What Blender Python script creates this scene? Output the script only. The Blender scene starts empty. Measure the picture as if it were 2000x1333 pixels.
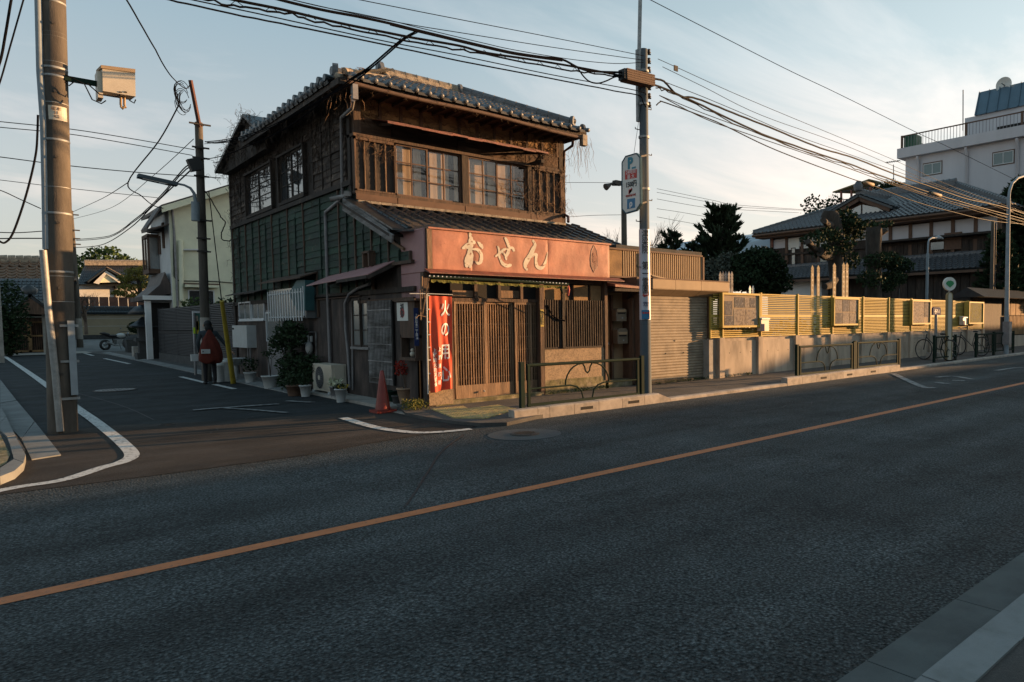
import bpy, bmesh, math, random
import numpy as np
from mathutils import Vector, Matrix, noise
random.seed(7)
R = math.radians
sc = bpy.context.scene
COL = sc.collection
# ---------------------------------------------------------------- camera
SUN_EL, SUN_AZ = 6.7, 71.0          # degrees above the horizon / off the facade's normal, towards +X
F_PX, PPX, PPY, CAM_H = 1372.317, 1277.656, 706.654, 1.6
M = np.array([[0.71658, -0.04545, 0.69602], [-0.69746, -0.03341, 0.71585], [-0.00928, -0.99841, -0.05565]])
def _fit():
    c = lambda v: np.array([v[0]-PPX, v[1]-PPY, F_PX])
    n = lambda a: a/np.linalg.norm(a)
    x = n(c((2690, 617))); y = c((-60, 640)); y = n(y-x*(x@y)); z = np.cross(y, x)
    if z[1] > 0: z = -z
    return np.array([x, y, z])
M = _fit()
cam_d = bpy.data.cameras.new('camera'); cam = bpy.data.objects.new('camera', cam_d); COL.objects.link(cam)
cam_d.sensor_width = 36; cam_d.lens = 36*F_PX/2000
cam_d.shift_x = -(PPX-1000)/2000; cam_d.shift_y = (PPY-666.5)/2000
cam_d.clip_start = .05; cam_d.clip_end = 3000
rr, uu, bb = M[:, 0], -M[:, 1], -M[:, 2]
cam.matrix_world = Matrix(((rr[0], uu[0], bb[0], 0), (rr[1], uu[1], bb[1], 0), (rr[2], uu[2], bb[2], CAM_H), (0, 0, 0, 1)))
sc.camera = cam
# ---------------------------------------------------------------- world, sun, exposure
w = bpy.data.worlds.new('World'); sc.world = w; w.use_nodes = True
nt = w.node_tree; nt.nodes.clear()
def N(nt, t, **k):
    n = nt.nodes.new(t)
    for a, b in k.items():
        if a.startswith('i_'):
            n.inputs[a[2:].replace('_', ' ')].default_value = b
        else: setattr(n, a, b)
    return n
out = N(nt, 'ShaderNodeOutputWorld'); bg = N(nt, 'ShaderNodeBackground')
sky = N(nt, 'ShaderNodeTexSky', sky_type='NISHITA', sun_disc=False)
sundir = Vector((math.sin(R(SUN_AZ))*math.cos(R(SUN_EL)), -math.cos(R(SUN_AZ))*math.cos(R(SUN_EL)), math.sin(R(SUN_EL))))
sky.sun_elevation = R(SUN_EL)
sky.sun_rotation = math.atan2(sundir.x, sundir.y)
sky.air_density = 1.0; sky.dust_density = 1.2; sky.ozone_density = 2.2; sky.altitude = 20
bg.inputs['Strength'].default_value = 0.15
tc = N(nt, 'ShaderNodeTexCoord')
# thin clouds: bands laid out on a high flat layer, mixed over the sky
sep = N(nt, 'ShaderNodeSeparateXYZ'); nt.links.new(tc.outputs['Generated'], sep.inputs[0])
zz = N(nt, 'ShaderNodeMath', operation='MAXIMUM'); nt.links.new(sep.outputs[2], zz.inputs[0]); zz.inputs[1].default_value = .015
za = N(nt, 'ShaderNodeMath', operation='ADD'); nt.links.new(zz.outputs[0], za.inputs[0]); za.inputs[1].default_value = .09
dx = N(nt, 'ShaderNodeMath', operation='DIVIDE'); nt.links.new(sep.outputs[0], dx.inputs[0]); nt.links.new(za.outputs[0], dx.inputs[1])
dy = N(nt, 'ShaderNodeMath', operation='DIVIDE'); nt.links.new(sep.outputs[1], dy.inputs[0]); nt.links.new(za.outputs[0], dy.inputs[1])
cmb = N(nt, 'ShaderNodeCombineXYZ'); nt.links.new(dx.outputs[0], cmb.inputs[0]); nt.links.new(dy.outputs[0], cmb.inputs[1])
mp = N(nt, 'ShaderNodeMapping'); nt.links.new(cmb.outputs[0], mp.inputs[0])
mp.inputs['Rotation'].default_value = (0, 0, R(-50)); mp.inputs['Scale'].default_value = (.42, .85, 1); mp.inputs['Location'].default_value = (3.1, 1.7, 0)
cn = N(nt, 'ShaderNodeTexNoise'); cn.inputs['Scale'].default_value = 1.35; cn.inputs['Detail'].default_value = 9; cn.inputs['Roughness'].default_value = .6; cn.inputs['Distortion'].default_value = .5
nt.links.new(mp.outputs[0], cn.inputs['Vector'])
cr = N(nt, 'ShaderNodeValToRGB'); cr.color_ramp.elements[0].position = .49; cr.color_ramp.elements[1].position = .70
cr.color_ramp.elements[0].color = (0, 0, 0, 1); cr.color_ramp.elements[1].color = (.48, .48, .48, 1)
nt.links.new(cn.outputs[0], cr.inputs[0])
mx = N(nt, 'ShaderNodeMix', data_type='RGBA')
nt.links.new(cr.outputs[0], mx.inputs[0])
gain = N(nt, 'ShaderNodeMix', data_type='RGBA', blend_type='MULTIPLY'); gain.inputs[0].default_value = 1
gain.inputs[7].default_value = (1, 1, 1, 1)
# evening haze: a pale veil that warms towards the horizon, the same all the way round
hs = N(nt, 'ShaderNodeHueSaturation'); hs.inputs['Saturation'].default_value = .70; nt.links.new(sky.outputs[0], hs.inputs['Color'])
vr = N(nt, 'ShaderNodeValToRGB'); nt.links.new(sep.outputs[2], vr.inputs[0]); e = vr.color_ramp.elements
e[0].position = .0; e[0].color = (1.95/3, 1.74/3, 1.50/3, 1); e[1].position = .62; e[1].color = (.58/3, 1.03/3, 1.27/3, 1)
q_ = e.new(.14); q_.color = (1.84/3, 1.80/3, 1.68/3, 1); q_ = e.new(.34); q_.color = (1.14/3, 1.50/3, 1.64/3, 1)
vs_ = N(nt, 'ShaderNodeMix', data_type='RGBA', blend_type='MULTIPLY'); vs_.inputs[0].default_value = 1; nt.links.new(vr.outputs[0], vs_.inputs[6]); vs_.inputs[7].default_value = (3, 3, 3, 1)
# the veil brightens smoothly towards the low sun
dp = N(nt, 'ShaderNodeVectorMath', operation='DOT_PRODUCT'); nt.links.new(tc.outputs['Generated'], dp.inputs[0]); dp.inputs[1].default_value = sundir
gm = N(nt, 'ShaderNodeValToRGB'); nt.links.new(dp.outputs['Value'], gm.inputs[0]); ge = gm.color_ramp.elements; ge[0].position = .1; ge[0].color = (.475, .475, .475, 1); ge[1].position = 1; ge[1].color = (.92, .79, .68, 1)
g6 = N(nt, 'ShaderNodeMix', data_type='RGBA', blend_type='MULTIPLY'); g6.inputs[0].default_value = 1; nt.links.new(gm.outputs[0], g6.inputs[6]); g6.inputs[7].default_value = (6, 6, 6, 1)
nt.links.new(g6.outputs[2], vs_.inputs[7])
veil = N(nt, 'ShaderNodeMix', data_type='RGBA'); veil.inputs[0].default_value = .72
nt.links.new(hs.outputs[0], veil.inputs[6]); nt.links.new(vs_.outputs[2], veil.inputs[7])
nt.links.new(veil.outputs[2], mx.inputs[6])
nt.links.new(veil.outputs[2], gain.inputs[6]); gain.inputs[7].default_value = (1.9, 1.52, 1.38, 1); nt.links.new(gain.outputs[2], mx.inputs[7])
nt.links.new(mx.outputs[2], bg.inputs[0]); nt.links.new(bg.outputs[0], out.inputs[0])
sl = bpy.data.lights.new('sun', 'SUN'); so = bpy.data.objects.new('sun', sl); COL.objects.link(so)
sl.energy = 5.0; sl.angle = R(.55); sl.color = (1.0, .56, .25)
so.rotation_euler = (-sundir).to_track_quat('-Z', 'Y').to_euler(); so.location = (40, -20, 30)
sc.view_settings.view_transform = 'Standard'; sc.view_settings.look = 'None'
sc.view_settings.exposure = 1.25; sc.view_settings.gamma = 1
# ---------------------------------------------------------------- geometry helpers
SX, SY = .008, .003                                # the ground rises a little to the right and away
def gz(x, y): return SX*x+SY*y
def ray(x, y): return M @ np.array([x-PPX, y-PPY, F_PX])
def PY(x, y, Y):
    r = ray(x, y); t = Y/r[1]; return Vector((r[0]*t, Y, CAM_H+r[2]*t))
def PX(x, y, X):
    r = ray(x, y); t = X/r[0]; return Vector((X, r[1]*t, CAM_H+r[2]*t))
def PG(x, y, dz=0):
    r = ray(x, y); t = (dz-CAM_H)/(r[2]-SX*r[0]-SY*r[1]); return Vector((r[0]*t, r[1]*t, CAM_H+r[2]*t))
def rY(x0, y0, x1, y1, Y):                        # pixel box -> (X0, X1, Z0, Z1) on the plane Y
    a = PY(x0, (y0+y1)/2, Y); b = PY(x1, (y0+y1)/2, Y); c = PY((x0+x1)/2, y0, Y); d = PY((x0+x1)/2, y1, Y)
    return a.x, b.x, d.z, c.z
def rX(x0, y0, x1, y1, X):                        # pixel box -> (Y0, Y1, Z0, Z1) on the plane X
    a = PX(x1, (y0+y1)/2, X); b = PX(x0, (y0+y1)/2, X); c = PX((x0+x1)/2, y0, X); d = PX((x0+x1)/2, y1, X)
    return a.y, b.y, d.z, c.z
def U(a, b): return random.uniform(a, b)
class MB:
    def __init__(s): s.v = []; s.f = []; s.m = []; s.cur = 0; s.sm = []
    def add(s, vs, fs, sm=False):
        n = len(s.v); s.v += [tuple(p) for p in vs]
        s.f += [tuple(i+n for i in f) for f in fs]; s.m += [s.cur]*len(fs); s.sm += [sm]*len(fs); return s
    def box(s, x0, x1, y0, y1, z0, z1):
        if x0 > x1: x0, x1 = x1, x0
        if y0 > y1: y0, y1 = y1, y0
        if z0 > z1: z0, z1 = z1, z0
        vs = [(x, y, z) for z in (z0, z1) for y in (y0, y1) for x in (x0, x1)]
        return s.add(vs, [(0, 2, 3, 1), (4, 5, 7, 6), (0, 1, 5, 4), (2, 6, 7, 3), (0, 4, 6, 2), (1, 3, 7, 5)])
    def obox(s, c, u, v, n):                      # centre and three half-axis vectors
        c, u, v, n = map(Vector, (c, u, v, n))
        vs = [c+u*a+v*b+n*d for d in (-1, 1) for b in (-1, 1) for a in (-1, 1)]
        return s.add(vs, [(0, 2, 3, 1), (4, 5, 7, 6), (0, 1, 5, 4), (2, 6, 7, 3), (0, 4, 6, 2), (1, 3, 7, 5)])
    def bar(s, a, b, wd, ht=None, up=(0, 0, 1)):  # square bar from a to b
        a, b = Vector(a), Vector(b); d = b-a; ht = ht or wd; up = Vector(up)
        sd = d.cross(up)
        if sd.length < 1e-6: sd = d.cross(Vector((0, 1, 0)))
        sd.normalize(); n = sd.cross(d).normalized()
        return s.obox((a+b)/2, d/2, sd*wd/2, n*ht/2)
    def tube(s, pts, r, n=8, cap=True):
        pts = [Vector(p) for p in pts]; k = len(pts); rs = r if isinstance(r, (list, tuple)) else [r]*k
        vs = []; prev = None
        for i, p in enumerate(pts):
            t = (pts[min(i+1, k-1)]-pts[max(i-1, 0)])
            t = t.normalized() if t.length > 1e-9 else Vector((0, 0, 1))
            if prev is None:
                a = t.orthogonal().normalized()
            else:
                a = prev-t*prev.dot(t)
                a = a.normalized() if a.length > 1e-6 else t.orthogonal().normalized()
            prev = a; b = t.cross(a)
            for j in range(n):
                th = 2*math.pi*j/n; vs.append(p+(a*math.cos(th)+b*math.sin(th))*rs[i])
        fs = [(i*n+j, i*n+(j+1) % n, (i+1)*n+(j+1) % n, (i+1)*n+j) for i in range(k-1) for j in range(n)]
        s.add(vs, fs, True)
        if cap: s.add([vs[j] for j in range(n)], [tuple(range(n))[::-1]]); s.add([vs[(k-1)*n+j] for j in range(n)], [tuple(range(n))])
        return s
    def lathe(s, c, prof, n=20, axis='z', cap=True):      # prof: (radius, height)
        c = Vector(c); vs = []
        for r_, h in prof:
            for j in range(n):
                th = 2*math.pi*j/n; a, b = r_*math.cos(th), r_*math.sin(th)
                vs.append(c+Vector((a, b, h) if axis == 'z' else ((h, a, b) if axis == 'x' else (a, h, b))))
        k = len(prof); s.add(vs, [(i*n+j, i*n+(j+1) % n, (i+1)*n+(j+1) % n, (i+1)*n+j) for i in range(k-1) for j in range(n)], True)
        if cap: s.add([vs[j] for j in range(n)], [tuple(range(n))[::-1]]); s.add([vs[(k-1)*n+j] for j in range(n)], [tuple(range(n))])
        return s
    def ball(s, c, r, n=10, m=7, sc3=(1, 1, 1)):
        c = Vector(c); vs = []
        for i in range(m+1):
            ph = math.pi*i/m
            for j in range(n):
                th = 2*math.pi*j/n
                vs.append(c+Vector((r*sc3[0]*math.sin(ph)*math.cos(th), r*sc3[1]*math.sin(ph)*math.sin(th), r*sc3[2]*math.cos(ph))))
        return s.add(vs, [(i*n+j, (i+1)*n+j, (i+1)*n+(j+1) % n, i*n+(j+1) % n) for i in range(m) for j in range(n)], True)
    def prism(s, poly, d):                        # planar polygon pushed along vector d
        poly = [Vector(p) for p in poly]; d = Vector(d); n = len(poly)
        vs = poly+[p+d for p in poly]
        return s.add(vs, [tuple(range(n)), tuple(range(2*n-1, n-1, -1))]+[(i, i+n, (i+1) % n+n, (i+1) % n) for i in range(n)])
    def quad(s, *p): return s.add(p, [tuple(range(len(p)))])
    def mesh(s, name, mats):
        me = bpy.data.meshes.new(name); me.from_pydata(s.v, [], s.f)
        for m in (mats if isinstance(mats, (list, tuple)) else [mats]): me.materials.append(m)
        me.polygons.foreach_set('material_index', s.m); me.polygons.foreach_set('use_smooth', s.sm)
        me.update(); return me
    def build(s, name, mats, parent=None, **k):
        if parent is not None and not k.pop('local', False):
            o3 = worldloc(parent); s.v = [(a-o3[0], b-o3[1], c-o3[2]) for a, b, c in s.v]
        bm = bmesh.new(); me = s.mesh(name, mats); bm.from_mesh(me); bmesh.ops.recalc_face_normals(bm, faces=bm.faces); bm.to_mesh(me); bm.free()
        return link(name, me, parent, **k)
def worldloc(o):
    p = Vector((0, 0, 0))
    while o is not None: p = p+Vector(o.location); o = o.parent
    return p
def link(name, data, parent=None, label=None, cat=None, group=None, kind=None, loc=None, rot=None, scale=None):
    o = bpy.data.objects.new(name, data); COL.objects.link(o)
    if parent is not None: o.parent = parent
    if loc is not None: o.location = loc
    if rot is not None: o.rotation_euler = rot
    if scale is not None: o.scale = scale
    if label: o['label'] = label
    if cat: o['category'] = cat
    if group: o['group'] = group
    if kind: o['kind'] = kind
    return o
def thing(name, label, cat, loc=(0, 0, 0), group=None, rot=None):
    return link(name, None, None, label, cat, group, loc=loc, rot=rot)
def retag(o, label=None, group=None):
    if label: o['label'] = label
    if group: o['group'] = group
    return o
def dup(o, loc=None, rot=None, label=None, parent=None):
    c = o.copy(); COL.objects.link(c)
    if parent is not None: c.parent = parent
    if loc is not None: c.location = loc
    if rot is not None: c.rotation_euler = rot
    if label: c['label'] = label
    for ch in o.children: dup(ch, parent=c)
    return c
_unit = {}
def unit(mat):                                    # shared unit box for boards, bars, slats
    if mat.name not in _unit:
        _unit[mat.name] = MB().box(-.5, .5, -.5, .5, -.5, .5).mesh('board', mat)
    return _unit[mat.name]
def piece(name, mat, x0, x1, y0, y1, z0, z1, parent, rot=None, **k):
    p = worldloc(parent)
    c = Vector(((x0+x1)/2, (y0+y1)/2, (z0+z1)/2))-p
    return link(name, unit(mat), parent, loc=c, rot=rot, scale=(abs(x1-x0), abs(y1-y0), abs(z1-z0)), **k)
# ---------------------------------------------------------------- materials
MATS = {}
def mat(name, col, rough=.75, metal=0., var=.25, vs=3., bump=.0, bs=60., stretch=None, col2=None, c2pos=(.45, .7), c2scale=2., c2stretch=None,
        rand=0., emit=None, spec=None, detail=5, space='w', col3=None, c3pos=(.5, .65), c3scale=5., trans=0., alpha=1.):
    m = bpy.data.materials.new(name); m.use_nodes = True; t = m.node_tree; b = t.nodes['Principled BSDF']; L = t.links.new
    MATS[name] = m
    c4 = tuple(col)+(1,) if len(col) == 3 else col
    b.inputs['Roughness'].default_value = rough; b.inputs['Metallic'].default_value = metal
    if spec is not None: b.inputs['Specular IOR Level'].default_value = spec
    if trans: b.inputs['Transmission Weight'].default_value = trans
    if alpha < 1: b.inputs['Alpha'].default_value = alpha
    if space == 'w':
        g = N(t, 'ShaderNodeNewGeometry'); src = g.outputs['Position']
    else:
        g = N(t, 'ShaderNodeTexCoord'); src = g.outputs['Object']
    def nz(scale, st, det=detail, rgh=.6):
        v = src
        if st:
            q = N(t, 'ShaderNodeMapping'); q.inputs['Scale'].default_value = st; L(v, q.inputs[0]); v = q.outputs[0]
        n_ = N(t, 'ShaderNodeTexNoise'); n_.inputs['Scale'].default_value = scale; n_.inputs['Detail'].default_value = det; n_.inputs['Roughness'].default_value = rgh
        L(v, n_.inputs['Vector']); return n_.outputs[0]
    def ramp(v, a, b_):
        r_ = N(t, 'ShaderNodeMapRange'); r_.inputs[1].default_value = a; r_.inputs[2].default_value = b_; L(v, r_.inputs[0]); return r_.outputs[0]
    cur = None
    rgb = N(t, 'ShaderNodeRGB'); rgb.outputs[0].default_value = c4; cur = rgb.outputs[0]
    for cc, pp, ss, st in ((col2, c2pos, c2scale, c2stretch or stretch), (col3, c3pos, c3scale, None)):
        if cc:
            x = N(t, 'ShaderNodeMix', data_type='RGBA'); L(ramp(nz(ss, st), *pp), x.inputs[0]); L(cur, x.inputs[6]); x.inputs[7].default_value = tuple(cc)+(1,); cur = x.outputs[2]
    if var:
        r_ = N(t, 'ShaderNodeMapRange'); L(nz(vs, stretch), r_.inputs[0]); r_.inputs[1].default_value = .3; r_.inputs[2].default_value = .7
        r_.inputs[3].default_value = 1-var; r_.inputs[4].default_value = 1+var
        x = N(t, 'ShaderNodeMix', data_type='RGBA', blend_type='MULTIPLY'); x.inputs[0].default_value = 1; L(cur, x.inputs[6]); L(r_.outputs[0], x.inputs[7]); cur = x.outputs[2]
    if rand:
        oi = N(t, 'ShaderNodeObjectInfo'); r_ = N(t, 'ShaderNodeMapRange'); L(oi.outputs['Random'], r_.inputs[0]); r_.inputs[3].default_value = 1-rand; r_.inputs[4].default_value = 1+rand
        x = N(t, 'ShaderNodeMix', data_type='RGBA', blend_type='MULTIPLY'); x.inputs[0].default_value = 1; L(cur, x.inputs[6]); L(r_.outputs[0], x.inputs[7]); cur = x.outputs[2]
    L(cur, b.inputs['Base Color'])
    if bump:
        bp = N(t, 'ShaderNodeBump'); bp.inputs['Strength'].default_value = bump; bp.inputs['Distance'].default_value = .02
        L(nz(bs, stretch, 4, .7), bp.inputs['Height']); L(bp.outputs[0], b.inputs['Normal'])
    if emit: b.inputs['Emission Color'].default_value = tuple(emit[:3])+(1,); b.inputs['Emission Strength'].default_value = emit[3]
    return m
# ---------------------------------------------------------------- text
_tc = 0
def text(s, size, m, origin, right, up, parent=None, name='lettering', thick=.002, bold=0., center=True, sx=1., spacing=1., local=False, **k):
    cu = bpy.data.curves.new('t', 'FONT'); cu.body = s; cu.size = size; cu.extrude = thick; cu.offset = bold; cu.space_line = spacing
    cu.resolution_u = 3
    if center: cu.align_x = 'CENTER'; cu.align_y = 'CENTER'
    o = bpy.data.objects.new('t', cu); COL.objects.link(o); bpy.context.view_layer.update()
    me = bpy.data.meshes.new_from_object(o.evaluated_get(bpy.context.evaluated_depsgraph_get())); bpy.data.objects.remove(o)
    r_, u_ = Vector(right).normalized(), Vector(up).normalized(); n_ = r_.cross(u_); og = Vector(origin)
    if parent is not None and not local: og = og-worldloc(parent)
    for v in me.vertices:
        p = v.co.copy(); v.co = og+r_*p.x*sx+u_*p.y+n_*p.z
    me.materials.clear(); me.materials.append(m); me.name = name
    return link(name, me, parent, **k)
def strokes(parts, m, f, th, d, parent, name='brush_character', **k):
    # brush strokes: polylines of (u, v, half width) laid on a plane by f(u, v) and pushed along d
    b = MB()
    for st in parts:
        pts = []
        P = [np.array(p, float) for p in st]
        for i in range(len(P)-1):
            p0 = P[max(i-1, 0)]; p1 = P[i]; p2 = P[i+1]; p3 = P[min(i+2, len(P)-1)]
            for q in range(5):
                t = q/5; pts.append(.5*((2*p1)+(-p0+p2)*t+(2*p0-5*p1+4*p2-p3)*t*t+(-p0+3*p1-3*p2+p3)*t**3))
        pts.append(P[-1]); L_, Rr = [], []
        for i, p in enumerate(pts):
            q = pts[min(i+1, len(pts)-1)]-pts[max(i-1, 0)]; nn = np.array([-q[1], q[0]]); nn = nn/(np.linalg.norm(nn)+1e-9)
            jw = p[2]*.86*(1+U(-.08, .08)); L_.append(p[:2]+nn*jw); Rr.append(p[:2]-nn*jw)
        for i in range(len(pts)-1):
            b.prism([f(*L_[i]), f(*L_[i+1]), f(*Rr[i+1]), f(*Rr[i])], d)
        for p in (pts[0], pts[-1]):
            b.prism([f(p[0]+.86*p[2]*math.cos(a*math.pi/5), p[1]+.86*p[2]*math.sin(a*math.pi/5)) for a in range(10)], Vector(d)*1.01)
    return b.build(name, m, parent, **k)
def poly_px(name, pts, dz, m, th=0., parent=None, **k):
    P = [PG(x, y, dz) for x, y in pts]; b = MB()
    if th: b.prism(P, (0, 0, -th))
    else: b.quad(*P)
    return b.build(name, m, parent, **k)
def cable(name, pts, r, m, label, parent=None, sag=None, n=5, seg=18, group=None, wob=0.):
    if sag is not None and len(pts) == 2:
        a, b_ = Vector(pts[0]), Vector(pts[1])
        pts = [a.lerp(b_, i/seg)-Vector((0, 0, sag*4*(i/seg)*(1-i/seg))) for i in range(seg+1)]
    else:
        P = [np.array(p, float) for p in pts]; o_ = []
        for i in range(len(P)-1):
            p0 = P[max(i-1, 0)]; p1 = P[i]; p2 = P[i+1]; p3 = P[min(i+2, len(P)-1)]
            for q in range(6):
                t = q/6; o_.append(.5*((2*p1)+(-p0+p2)*t+(2*p0-5*p1+4*p2-p3)*t*t+(-p0+3*p1-3*p2+p3)*t**3))
        pts = o_+[P[-1]]
    if wob: pts = [Vector(p)+Vector((U(-wob, wob), U(-wob, wob), U(-wob, wob))) for p in pts]
    b = MB().tube(pts, r, n)
    if parent is not None: return b.build(name, m, parent)
    return b.build(name, m, None, label=label, cat='cable', group=group)
WOOD = (1, 1, 8)
m_ground = mat('ground_soil', (.07, .065, .055), .95, vs=1.5, bump=.4, bs=30)
m_walk = mat('sidewalk_asphalt', (.06, .058, .056), .9, var=.3, vs=1.3, bump=.5, bs=140, col2=(.085, .08, .075), c2scale=90, c2pos=(.5, .62))
m_conc = mat('concrete', (.30, .28, .25), .85, var=.22, vs=2.2, bump=.25, bs=90, col2=(.20, .19, .17), c2scale=3, c2pos=(.5, .75))
m_kerb = mat('kerb_concrete', (.34, .30, .26), .85, var=.2, vs=5, bump=.3, bs=120, rand=.12, col2=(.22, .2, .18), c2scale=6)
m_kerbg = mat('gutter_concrete', (.17, .18, .18), .85, var=.2, vs=3, bump=.25, bs=120, rand=.08, col2=(.12, .125, .125), c2scale=2)
m_white = mat('road_paint_white', (.50, .51, .50), .8, var=.15, vs=20, col2=(.07, .075, .08), c2scale=22, c2pos=(.54, .63), bump=.2, bs=150)
m_worn = mat('worn_road_paint', (.24, .25, .25), .8, var=.3, vs=20, col2=(.06, .065, .07), c2scale=9, c2pos=(.42, .62))
m_orange = mat('road_paint_orange', (.46, .155, .055), .75, var=.15, vs=15, col2=(.12, .07, .05), c2scale=30, c2pos=(.56, .70), bump=.2, bs=150)
m_tact = mat('tactile_yellow', (.42, .32, .12), .7, var=.25, vs=10, col2=(.2, .17, .12), c2scale=12)
m_iron = mat('cast_iron', (.045, .04, .036), .8, .1, var=.3, vs=20, bump=.3, bs=60)
m_ironl = mat('worn_cast_iron', (.16, .16, .16), .5, .7, var=.5, vs=30, bump=.3, bs=60)
m_wooddk = mat('dark_weathered_wood', (.032, .023, .018), .85, var=.5, vs=9, stretch=(1, 1, .2), bump=.5, bs=40, col2=(.10, .07, .05), c2scale=7, c2pos=(.55, .8), rand=.25)
m_wood = mat('weathered_wood', (.090, .052, .033), .82, var=.45, vs=10, stretch=(1, 1, .15), bump=.5, bs=40, col2=(.06, .04, .028), c2scale=8, rand=.2)
m_woodl = mat('pale_weathered_wood', (.22, .135, .078), .8, var=.35, vs=10, stretch=(1, 1, .15), bump=.5, bs=40, col2=(.11, .07, .045), c2scale=6, rand=.18)
m_woodh = mat('weathered_horizontal_wood', (.070, .040, .024), .85, var=.5, vs=10, stretch=(.15, .15, 1), bump=.6, bs=40, col2=(.16, .11, .075), c2scale=7, c2pos=(.5, .75), rand=.35)
m_grey = mat('grey_driftwood', (.24, .23, .225), .85, var=.4, vs=8, stretch=(.2, .2, 1), bump=.5, bs=40, col2=(.08, .07, .06), c2scale=6, rand=.2)
m_green = mat('green_painted_boards', (.017, .058, .034), .8, var=.6, vs=5, stretch=(.35, .35, 1), bump=.9, bs=22, col2=(.010, .020, .016), c2scale=5, c2pos=(.38, .60), col3=(.09, .07, .05), c3pos=(.6, .72), c3scale=4, rand=.35)
m_bark = mat('dead_vine_wall_boards', (.050, .035, .027), .9, var=.6, vs=7, stretch=(.25, .25, 1), bump=.8, bs=30, col2=(.17, .13, .10), c2scale=9, c2pos=(.5, .75), rand=.45)
m_vine = mat('dead_creeper', (.14, .085, .05), .9, var=.5, vs=12)
m_vined = mat('dark_dead_creeper', (.06, .04, .028), .9, var=.5, vs=12)
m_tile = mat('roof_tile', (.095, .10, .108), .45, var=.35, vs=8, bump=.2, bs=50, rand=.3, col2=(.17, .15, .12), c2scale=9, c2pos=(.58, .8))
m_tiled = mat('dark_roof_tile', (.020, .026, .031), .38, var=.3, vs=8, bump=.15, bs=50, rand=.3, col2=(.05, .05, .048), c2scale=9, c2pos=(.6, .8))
m_ridge = mat('ridge_tile', (.28, .23, .17), .7, var=.4, vs=9, bump=.4, bs=30, col2=(.12, .10, .08), c2scale=8)
m_pink = mat('faded_red_sheet_metal', (.43, .17, .11), .6, var=.22, vs=2.6, bump=.2, bs=14, col2=(.27, .105, .068), c2scale=1.6, c2pos=(.42, .66), c2stretch=(1, 1, .5), col3=(.16, .07, .045), c3pos=(.66, .72), c3scale=22)
m_mauve = mat('faded_mauve_sheet', (.34, .18, .18), .6, var=.12, vs=2, bump=.1, bs=12, col3=(.14, .07, .06), c3pos=(.66, .72), c3scale=22)
m_rust = mat('rusty_red_sheet', (.19, .055, .032), .6, var=.35, vs=6, bump=.3, bs=30, col2=(.12, .045, .03), c2scale=5)
m_letter = mat('peeling_white_paint', (.60, .53, .42), .7, var=.15, vs=9, col2=(.24, .12, .08), c2scale=17, c2pos=(.585, .61))
m_corr = mat('dark_corrugated_sheet', (.030, .022, .020), .6, var=.35, vs=3, bump=.2, bs=40, col2=(.085, .06, .05), c2scale=3, stretch=(1, 1, .3))
m_plaster = mat('ochre_plaster', (.27, .165, .075), .9, var=.25, vs=4, bump=.4, bs=40, col2=(.18, .11, .055), c2scale=3)
m_sand = mat('sandy_plaster_panel', (.33, .24, .155), .95, var=.2, vs=14, bump=.5, bs=70, col2=(.2, .15, .10), c2scale=40, c2pos=(.45, .65))
m_moss = mat('mossy_stone', (.14, .125, .06), .95, var=.5, vs=8, bump=.8, bs=30, col2=(.25, .21, .15), c2scale=6)
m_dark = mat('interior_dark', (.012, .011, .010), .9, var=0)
m_curt = mat('curtain_reflection_beige', (.33, .24, .155), .9, var=.08, vs=1.5)  # curtain beige also carries the warm reflections of the upstairs panes
m_pipe = mat('grey_pipe', (.19, .185, .19), .5, var=.25, vs=6, rand=.1)
m_pipeb = mat('brown_pipe', (.06, .03, .03), .5, var=.3, vs=6)
m_alu = mat('white_aluminium', (.55, .58, .60), .45, .1, var=.1, vs=6)
m_cabler = mat('sunlit_cable', (.014, .012, .011), .55, var=.3, spec=.07)  # warmer, shinier copy of the black cable: sunlight put into the right-hand run
m_metal = mat('galvanised_steel', (.26, .27, .27), .6, .4, var=.25, vs=10, bump=.1, bs=40)
m_black = mat('black_rubber', (.012, .012, .013), .6, var=.2)
m_cable = mat('black_cable', (.009, .009, .011), .9, var=.15, spec=.0)
m_grn = mat('dark_green_paint', (.007, .020, .014), .8, 0, var=.2, vs=5, spec=.15)
m_yel = mat('yellow_plastic', (.36, .27, .03), .5, var=.15, vs=8)
m_red = mat('red_plastic', (.19, .024, .017), .45, var=.15, vs=6, col2=(.25, .03, .02), c2scale=4)
m_cloth = mat('red_banner_cloth', (.62, .075, .03), .8, var=.12, vs=4)
m_wht = mat('white_plastic', (.45, .47, .47), .45, var=.08, vs=5, col2=(.4, .4, .37), c2scale=4, c2pos=(.5, .8))
m_off = mat('offwhite_enamel', (.52, .47, .38), .5, var=.1, vs=3, col2=(.36, .31, .24), c2scale=3, c2pos=(.55, .8))
m_pole = mat('aged_concrete_pole', (.085, .072, .058), .85, var=.4, vs=4, stretch=(1, 1, .3), bump=.3, bs=60, col2=(.05, .042, .036), c2scale=3)
m_poleg = mat('grey_painted_pole', (.085, .105, .12), .8, .0, spec=.2, var=.15, vs=3, stretch=(1, 1, .3))
m_polel = mat('pale_pole', (.24, .28, .31), .7, .0, spec=.2, var=.15, vs=4)
m_cream = mat('cream_render', (.66, .66, .50), .9, var=.08, vs=2, bump=.2, bs=60, col2=(.56, .56, .43), c2scale=.7)
m_greyw = mat('grey_render', (.55, .56, .56), .9, var=.08, vs=2, bump=.2, bs=60)
m_apt = mat('pinkish_render', (.50, .49, .51), .9, var=.06, vs=1.2, bump=.1, bs=40, stretch=(1, 1, .25))
m_shut = mat('roller_shutter', (.25, .20, .14), .7, .0, var=.2, vs=4, col2=(.17, .135, .095), c2scale=3, rand=.06)
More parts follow.
